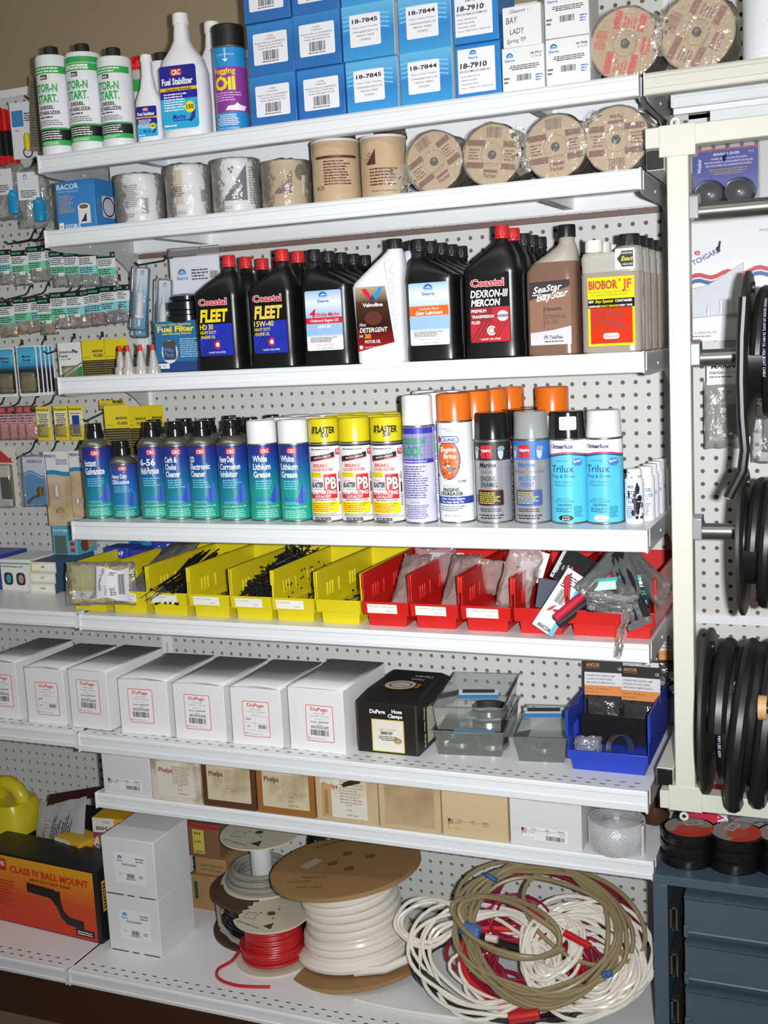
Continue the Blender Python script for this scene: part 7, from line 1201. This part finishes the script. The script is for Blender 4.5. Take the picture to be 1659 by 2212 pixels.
def fusecard(lb, x, z, w_, h_, kind, rz=6, depth=-4.1, name='fuse_card', group=None):
    t = thing(name, lb, 'card', (x, depth, z-h_), rz=rz, group=group); m = MB(); 
    base = {'m': 'e2e2e0', 'a': 'e2e4e2', 'y': 'dcc81c', 'p': 'e0cf2c', 'r': 'c44a58'}[kind]
    m.box(-w_/2, w_/2, 0, .06, 0, h_, M(base, .5)); m.build('card_stock', t, bev=.03); L = Lab(plane(-w_/2, 0, 0))
    if kind == 'm':
        L.rrect(.12, w_-.12, .3, h_-.1, .15, GZ('marine_fuse', [(0, '2a2c2e'), (.5, '2c3034'), (.55, '2a5c80'), (.62, '3c98c8'), (.8, '58b4d8'), (1, '3c9ccc')], .3, h_)); L.T('Marine', w_*.28, h_*.77, .26, INK, w=.9, l=2, bold=1); L.T('Fuses', w_*.3, h_*.7, .24, INK, w=.8, l=2, bold=1); L.T('5 AGC 30 AMP', w_*.3, h_*.65, .1, INK, w=.8, l=2); L.T('Littelfuse Inc.', .15, .5, .22, P('c8c4b8'), w=w_*.8, l=2, bold=1); L.rrect(.3, w_-.4, .9, h_*.48, .1, P('6a6450'), 2)
    if kind == 'a': L.T('Automotive', .1, h_-.95, .26, INK, w=1.9, bold=1.2); L.T('Fuses', .1, h_-1.3, .26, INK, w=.9, bold=1.2); L.T('5 AGC 5 AMP', .12, h_-1.55, .14, INK, w=1.2, bold=.6); L.poly([(0, 0), (w_, 0), (w_, h_*.45), (0, .4)], P('2c8a4c'), 1); L.poly([(0, .4), (w_, h_*.45), (w_, h_*.49), (0, .6)], P('e4e4e0'), 2); L.poly([(0, .6), (w_, h_*.49), (w_, h_*.53), (0, .8)], P('2c8a4c'), 2)
    if kind == 'y':
        L.rect(0, w_, 0, h_*.55, P('38342a')); 
        for k in range(11): L.rect(.05, w_-.05, .12+k*h_*.048, .15+k*h_*.048, P('c4b04c'), 1)
        L.T('MARINE', w_-.15, h_*.72, .24, INK, w=1.05, al='r', bold=1.2); L.T('FUSES', w_-.15, h_*.62, .26, INK, w=.95, al='r', bold=1.2); L.T('1 AMP AGC', .08, h_*.6, .12, INK, w=.8)
    if kind == 'p': L.rect(.1, w_-.1, h_*.42, h_*.85, P('e8e6c8'), 1); L.T('Precision', w_*.5, h_*.87, .2, INK, w=w_*.85, al='c', l=2, bold=1); L.fine(.2, w_-.2, h_*.45, h_*.8, 7, INK, l=2, al='c')
    if kind == 'r': L.rect(0, w_, h_*.78, h_, P('2a1c20')); L.rect(.1, .6, h_*.82, h_*.96, P('c03038'), 1); L.rect(0, w_, h_*.5, h_*.78, P('c0808a'), 1); L.fine(.1, w_*.8, h_*.52, h_*.76, 3, INK, l=2)
    L.build('printing', t, sm=0)
    if kind in 'map': pillow(w_*.7, h_*.36, .6, FILM('fuse_film', 'a89c7c' if kind != 'p' else 'c8c4b4', .4, .12), 5, 8, 8, .05, c=(0, -.15, .35)).build('clear_pouch', t)
    if kind == 'r': pillow(w_, h_*.5, .5, CLR, 5, 8, 8, .05, c=(0, -.1, 0)).build('clear_pouch', t)
    return t
for i, x in enumerate((-12.9, -11.7)):
    fusecard(f'aqua marine fuse card, {("leftmost", "second")[i]} in the fuse row', x-.3, 58.6, 2.1, 4.5, 'm', depth=-4.3-.5*i)
fp = fusecard('aqua marine fuse card, frontmost of the overlapping stack', -9.5, 58.7, 2.15, 4.6, 'm', depth=-4.8)
for k, od in enumerate(('second', 'third', 'fourth', 'fifth')): dup(fp, (-9.3+.1*k, -4.4+.45*k, 58.7-4.6), f'aqua marine fuse card, {od} of the overlapping stack')
fusecard('white and green automotive fuse card beside the aqua stack', -5.2, 58.8, 2.4, 3.8, 'a'); fusecard('bright yellow fuse card beside the white and green one', -2.6, 58.9, 2.3, 4.0, 'y'); fusecard('bright yellow fuse card nearest the red tipped spouts', -.1, 58.9, 2.3, 4.0, 'y')
for i, (x, z) in enumerate(((-13.8, 58.9), (-11.0, 59.2), (-7.6, 59.2), (-4.4, 59.2))): hk(x, z, f'peg hook above the fuse cards, {pos[i]} from the left')
fusecard('yellow marine fuse card hanging behind the spray cans, frontmost', -.6, 53.0, 2.3, 4.6, 'y', rz=14, depth=-4.2); fusecard('yellow marine fuse card behind the frontmost one over the spray cans', .8, 52.8, 2.3, 4.4, 'y', rz=4, depth=-3.2); fusecard('yellow marine fuse card furthest back over the spray cans', 1.9, 52.8, 2.3, 4.4, 'y', rz=0, depth=-2.2); fusecard('upper yellow card just below the oil shelf bracket', -2.3, 53.4, 2.6, .9, 'y', depth=-2.4)
for i, x in enumerate((-13.6, -12.5, -11.5, -10.6)): fusecard(f'pink red electrical pack in the lower left row, {pos[i]}', x, 53.2, 1.3, 3.2, 'r', rz=30, depth=-3.6)
for i, x in enumerate((-8.9, -6.9, -5.2)):
    t = fusecard(('yellow bordered pack with a clear bulb pouch, left of three', 'yellow bordered pack with a clear pouch, middle of three', 'yellow bordered card with a dark blue fuse, right of three')[i], x, 53.1, 1.6, 3.2, 'p', rz=0, depth=-4.0)
    if i == 2: L = Lab(plane(-.5, -.02, .5)); L.rect(0, 1.0, 0, 1.9, P('e0e0dc'), 3); L.rect(.1, .9, .1, 1.8, P('24409c'), 4); L.build('blue_fuse', t, sm=0)
for i, (x, z) in enumerate(((-16.3, 54.0), (-14.3, 54.0), (-12.5, 53.8), (-10.3, 54.0), (-4.4, 52.9))): hk(x, z, f'peg hook above the lower packs, {pos[i]} from the left', 4)
# lamp and bulb cards
t = thing('bulb_card', 'blue and white card with a dark socket lamp, in grey plastic shell', 'card', (-10.4, -4.0, 43.9), rz=6); L = Lab(plane(-1.25, 0, 0)); L.rect(0, 2.5, 0, 4.5, P('3c8cc0')); L.rect(0, 2.5, 0, 0, P('d8dce2'), 1, lambda u: 3.0+.25*math.sin(u*2.3), lambda u: 4.5); L.T('PERKO', 1.25, 3.95, .3, P('28488c'), w=1.6, al='c', l=2, bold=1.2); L.rect(0, 2.5, 0, 0, P('88c4e0'), 1.5, lambda u: 2.7+.25*math.sin(u*2.3), lambda u: 2.85+.25*math.sin(u*2.3)); L.build('printing', t, sm=0)
m = MB(); m.box(-1.4, 1.4, -.45, .08, -.15, 4.7, BLIS); m.build('clear_shell', t, bev=.1); m = MB(); m.tube([(-.9, -.3, .2), (-.3, -.3, .7), (.4, -.3, .9)], .14, M('2a1c14', .4), 8); m.lathe([(.3, 0), (.34, .7), (.2, .8)], M('8a6030', .3, .5), 16, (.6, -.35, .9)); m.build('lamp_socket', t)
for i, (x, z, w_, h_, lb) in enumerate(((-7.9, 48.9, 2.7, 7.0, 'tall stained brown and white card with a glass bulb'), (-5.6, 48.9, 2.2, 6.2, 'tall stained card partly hidden by the leftmost spray can'))):
    t = thing('bulb_card', lb, 'card', (x, -4.0+.4*i, z-h_), rz=4); L = Lab(plane(-w_/2, 0, 0)); L.rect(0, w_, 0, h_, STAIN('bulb_card', 'c8b496', 'a88c64', .5, 12)); L.rect(0, w_, h_*.72, h_, P('dcdcdc'), 1); L.rect(0, w_, 0, 0, P('2c88b8'), 2, lambda u: h_*.68+.1*math.sin(u*2), lambda u: h_*.74+.1*math.sin(u*2)); L.T('PERKO', .15, h_*.92, .28, P('28488c'), w=1.2, l=3, bold=1.2); L.fine(w_*.5, w_*.95, h_*.82, h_*.9, 3, P('3c78a8'), l=3); L.build('printing', t, sm=0)
    if i == 0: m = MB(); m.lathe([(.001, 0), (.26, .2), (.26, 1.2), (.1, 1.4)], FR, 16, (0, -.3, 2.6)); m.lathe([(.34, 0), (.36, .3), (.1, .5)], M('a88c60', .3), 14, (.2, -.3, 1.3)); m.build('glass_bulb', t)
    else: m = MB(); m.lathe([(.18, 0), (.2, .5), (.08, .7)], FR, 12, (-.3, -.3, 1.3)); m.lathe([(.18, 0), (.2, .5), (.08, .7)], FR, 12, (.3, -.3, 1.3)); m.build('glass_bulb', t)
t = thing('bulb_card', 'red topped blister card with a black part at the left picture edge', 'card', (-14.0, -4.0, 43.6), rz=4); L = Lab(plane(-1.8, 0, 0)); L.rect(0, 3.2, 0, 5.8, P('cfcabc')); L.poly([(0, 5.8), (1.2, 5.8), (2.9, 4.3), (0, 4.3)], P('b83838'), 1); L.rect(1.2, 2.4, .8, 2.9, BK, 1); L.build('printing', t, sm=0); m = MB(); m.box(-1.7, 1.0, -.7, 0, 0, 4.2, BLIS); m.build('clear_shell', t, bev=.2)
for i, x in enumerate((-13.2, -10.6, -7.9)): hk(x, 49.4, f'peg hook above the bulb cards, {pos[i]} from the left', 4)
# top left: red handled brushes, white card, clear bags
for i in range(4):
    t = thing('wire_brush', f'black and red handled tool hanging at the upper left edge, {pos[i]}', 'tool', (-10.95+.42*i, -4.6+.35*i, 75.6), group='red handled tools at the upper left'); m = MB(); m.box(-.16, .16, -.3, .3, 0, 2.3, M('1c1a1a', .6)); m.build('blade', t, bev=.05); m = MB(); m.box(-.17, .17, -.32, .32, 2.3, 4.6-.2*i, M('c82420', .35)); m.build('handle', t, bev=.08); m = MB(); m.box(-.3, .3, -.35, .35, -.7, .1, M('c82420', .35)); m.build('red_foot', t, bev=.05)
t = slab('product_card', 'white card with blue swirl and yellow fitting at the upper left', 'card', (-8.3, -3.8, 75.3), 2.4, .06, 4.9, (0, 0, 8), M('dcdfe4', .5), lambda L: (L.rrect(.15, 1.3, 2.8, 4.2, .1, P('3c84b8'), 1), L.fine(1.4, 2.2, 3.2, 4.0, 4, INK), L.T('14780-5', .3, 2.4, .14, INK), L.ring(1.5, .55, .5, .5, .12, BK, 1)))
m = MB(); m.lathe([(.26, 0), (.3, .5), (.3, 1.2), (.18, 1.5)], M('d8c820', .35), 16, (.6, -.5, .6)); m.build('yellow_fitting', t)
t = slab('product_card', 'curling brown paper card hanging beside the leftmost white bottle', 'card', (-6.6, -4.2, 75.7), 1.3, .05, 6.4, (0, 4, 30), M('6c6450', .7), lambda L: L.fine(.1, 1.2, .4, 6.0, 26, P('2c281c'))) 
hk(-11.6, 79.6, 'long peg hook at the upper left corner'); hk(-8.4, 82.0, 'peg hook above the curling brown card', 3)
for i, (x, y, z, w_, h_, rz) in enumerate(((-10.2, -4.2, 70.0, 3.2, 5.0, 12), (-8.0, -3.6, 69.2, 3.0, 5.4, 26))):
    t = thing('hanging_bag', f'clear bag with white label and a glossy blue part, {("left", "right")[i]} of two at the left', 'bag', (x, y, z), rz=rz); pillow(w_, h_, .9, CLR, 95+i, crump=.2).build('plastic_bag', t); L = Lab(plane(-w_/2+.3, -.5, h_*.45)); L.rect(0, w_*.62, 0, h_*.45, P('d8dade')); sierra(L, .7, h_*.36, .7); L.fine(.2, 1.6, .2, .9, 4, INK, l=2); L.build('header_card', t, sm=0)
    m = MB(); m.lathe([(.001, 0), (.62, .2), (.7, 1.6), (.5, 2.3), (.2, 2.6)], M('1f8fc4', .2), 24, (.5, 0, .4)); m.build('blue_part', t)
hk(-10.3, 75.6, 'peg hook holding the clear bags with blue parts'); hk(-7.0, 70.0, 'short peg hook beside the blue picture box', 3.5)
# fuel filter packs by the oil shelf
CF = P('3c9cc8')
for i, (x, z, h_, rz, ry) in enumerate(((4.1, 59.5, 5.2, 8, 8), (5.9, 58.4, 5.2, 10, 6), (3.1, 58.9, 5.6, 4, 4))):
    t = thing('filter_pack', f'narrow clear pack with a white inline filter on blue card, {("upper left", "right", "rearmost")[i]} one', 'packet', (x, -6.4+.8*i, z), rz=rz, tilt=(0, ry)); L = Lab(plane(-.65, .3, 0)); L.rect(0, 1.3, 0, h_, GZ('inline_card', [(0, '3c9cc8'), (.5, '5cb0d4'), (.75, 'd0dce8'), (1, 'e2e4ea')], 0, h_)); sierra(L, .55, h_-.5, .6); L.build('card', t, sm=0)
    m = MB(); m.lathe([(.14, .3), (.14, .8), (.42, 1.0), (.42, 1.25), (.34, 1.3), (.32, 3.0), (.24, 3.15), (.13, 3.3), (.12, 3.9)], M('d9d9d9', .4), 24, (0, -.15, 0)); m.build('inline_filter', t); m = MB(); m.box(-.75, .75, -.55, .3, -.1, h_+.1, BLIS); m.build('clear_shell', t, bev=.25)
hk(3.6, 66.3, 'peg hook of the narrow inline filter packs', 5.5); hk(7.0, 66.6, 'long dark peg hook above the boxed fuel filter', 6)
t = thing('filter_pack', 'large fuel filter pack, blue card over a chrome topped filter and blue box', 'packet', (9.2, -6.8, ZC+.05), rz=4); L = Lab(plane(-2.35, 2.0, 4.9)); L.rect(0, 4.7, 0, 4.6, GZ('filter_card', [(0, '2a7ab4'), (.35, '4a9ccc'), (.6, 'dfe3ea'), (1, 'e4e6ea')], 0, 9)); L.rect(0, 4.7, 1.9, 4.3, P('e2e4ea'), .5); sierra(L, 1.1, 3.0, 1.5); L.fine(2.0, 3.6, 2.6, 3.6, 4, INK); L.bar(3.7, 4.5, 2.7, 3.3, INK); L.build('header_card', t, sm=0)
m = MB(); CHR = M('50545a', .15, .9); m.lathe([(1.5, 3.9), (1.75, 4.0), (1.75, 4.5), (1.6, 4.6), (1.6, 4.9), (1.75, 5.0), (1.75, 5.6), (1.4, 5.8), (1.4, 6.1), (.9, 6.3)], CHR, 36, (.1, 0, 0)); m.build('chrome_cup', t)
m = MB(); m.box(-2.3, 2.3, -1.6, 1.6, 0, 4.1, M('2c6c9c', .4)); m.build('box', t, bev=.04); L = Lab(plane(-2.3, -1.6, 0)); L.rect(0, 4.6, 0, .8, P('22447c')); L.T('Premium Water Separating', .2, 3.75, .17, YEL, w=3.2, sh=.2, bold=.6); L.T('Fuel Filter', .3, 3.25, .45, YEL, w=3.4, bold=1.6); L.T('with Mounting Bracket', .7, 3.0, .18, YEL, w=2.7, bold=.6, sh=.2); L.ell(1.3, 1.6, .75, .95, P('d8dce0'), 1, 18); L.rrect(.7, 1.9, .95, 2.5, .2, P('4a464c'), 2); L.T('Combo', .5, 1.75, .32, P('3c84c8'), w=1.2, rot=-8, bold=1.5, l=3); L.T('Pack', .8, 1.3, .32, P('3c84c8'), w=.9, rot=-8, bold=1.5, l=3); L.fine(2.3, 4.2, 1.1, 2.7, 9, P('a0c4dc'), l=2); L.rect(.15, 1.2, .25, .65, WH, 2); L.T('18-7852-1', .22, .36, .2, INK, w=.9, l=3); L.build('printing', t, sm=0)
m = MB(); m.box(-2.4, 2.4, 1.9, 2.05, 4.6, 10.3, BLIS); m.build('clear_shell', t, bev=.1)
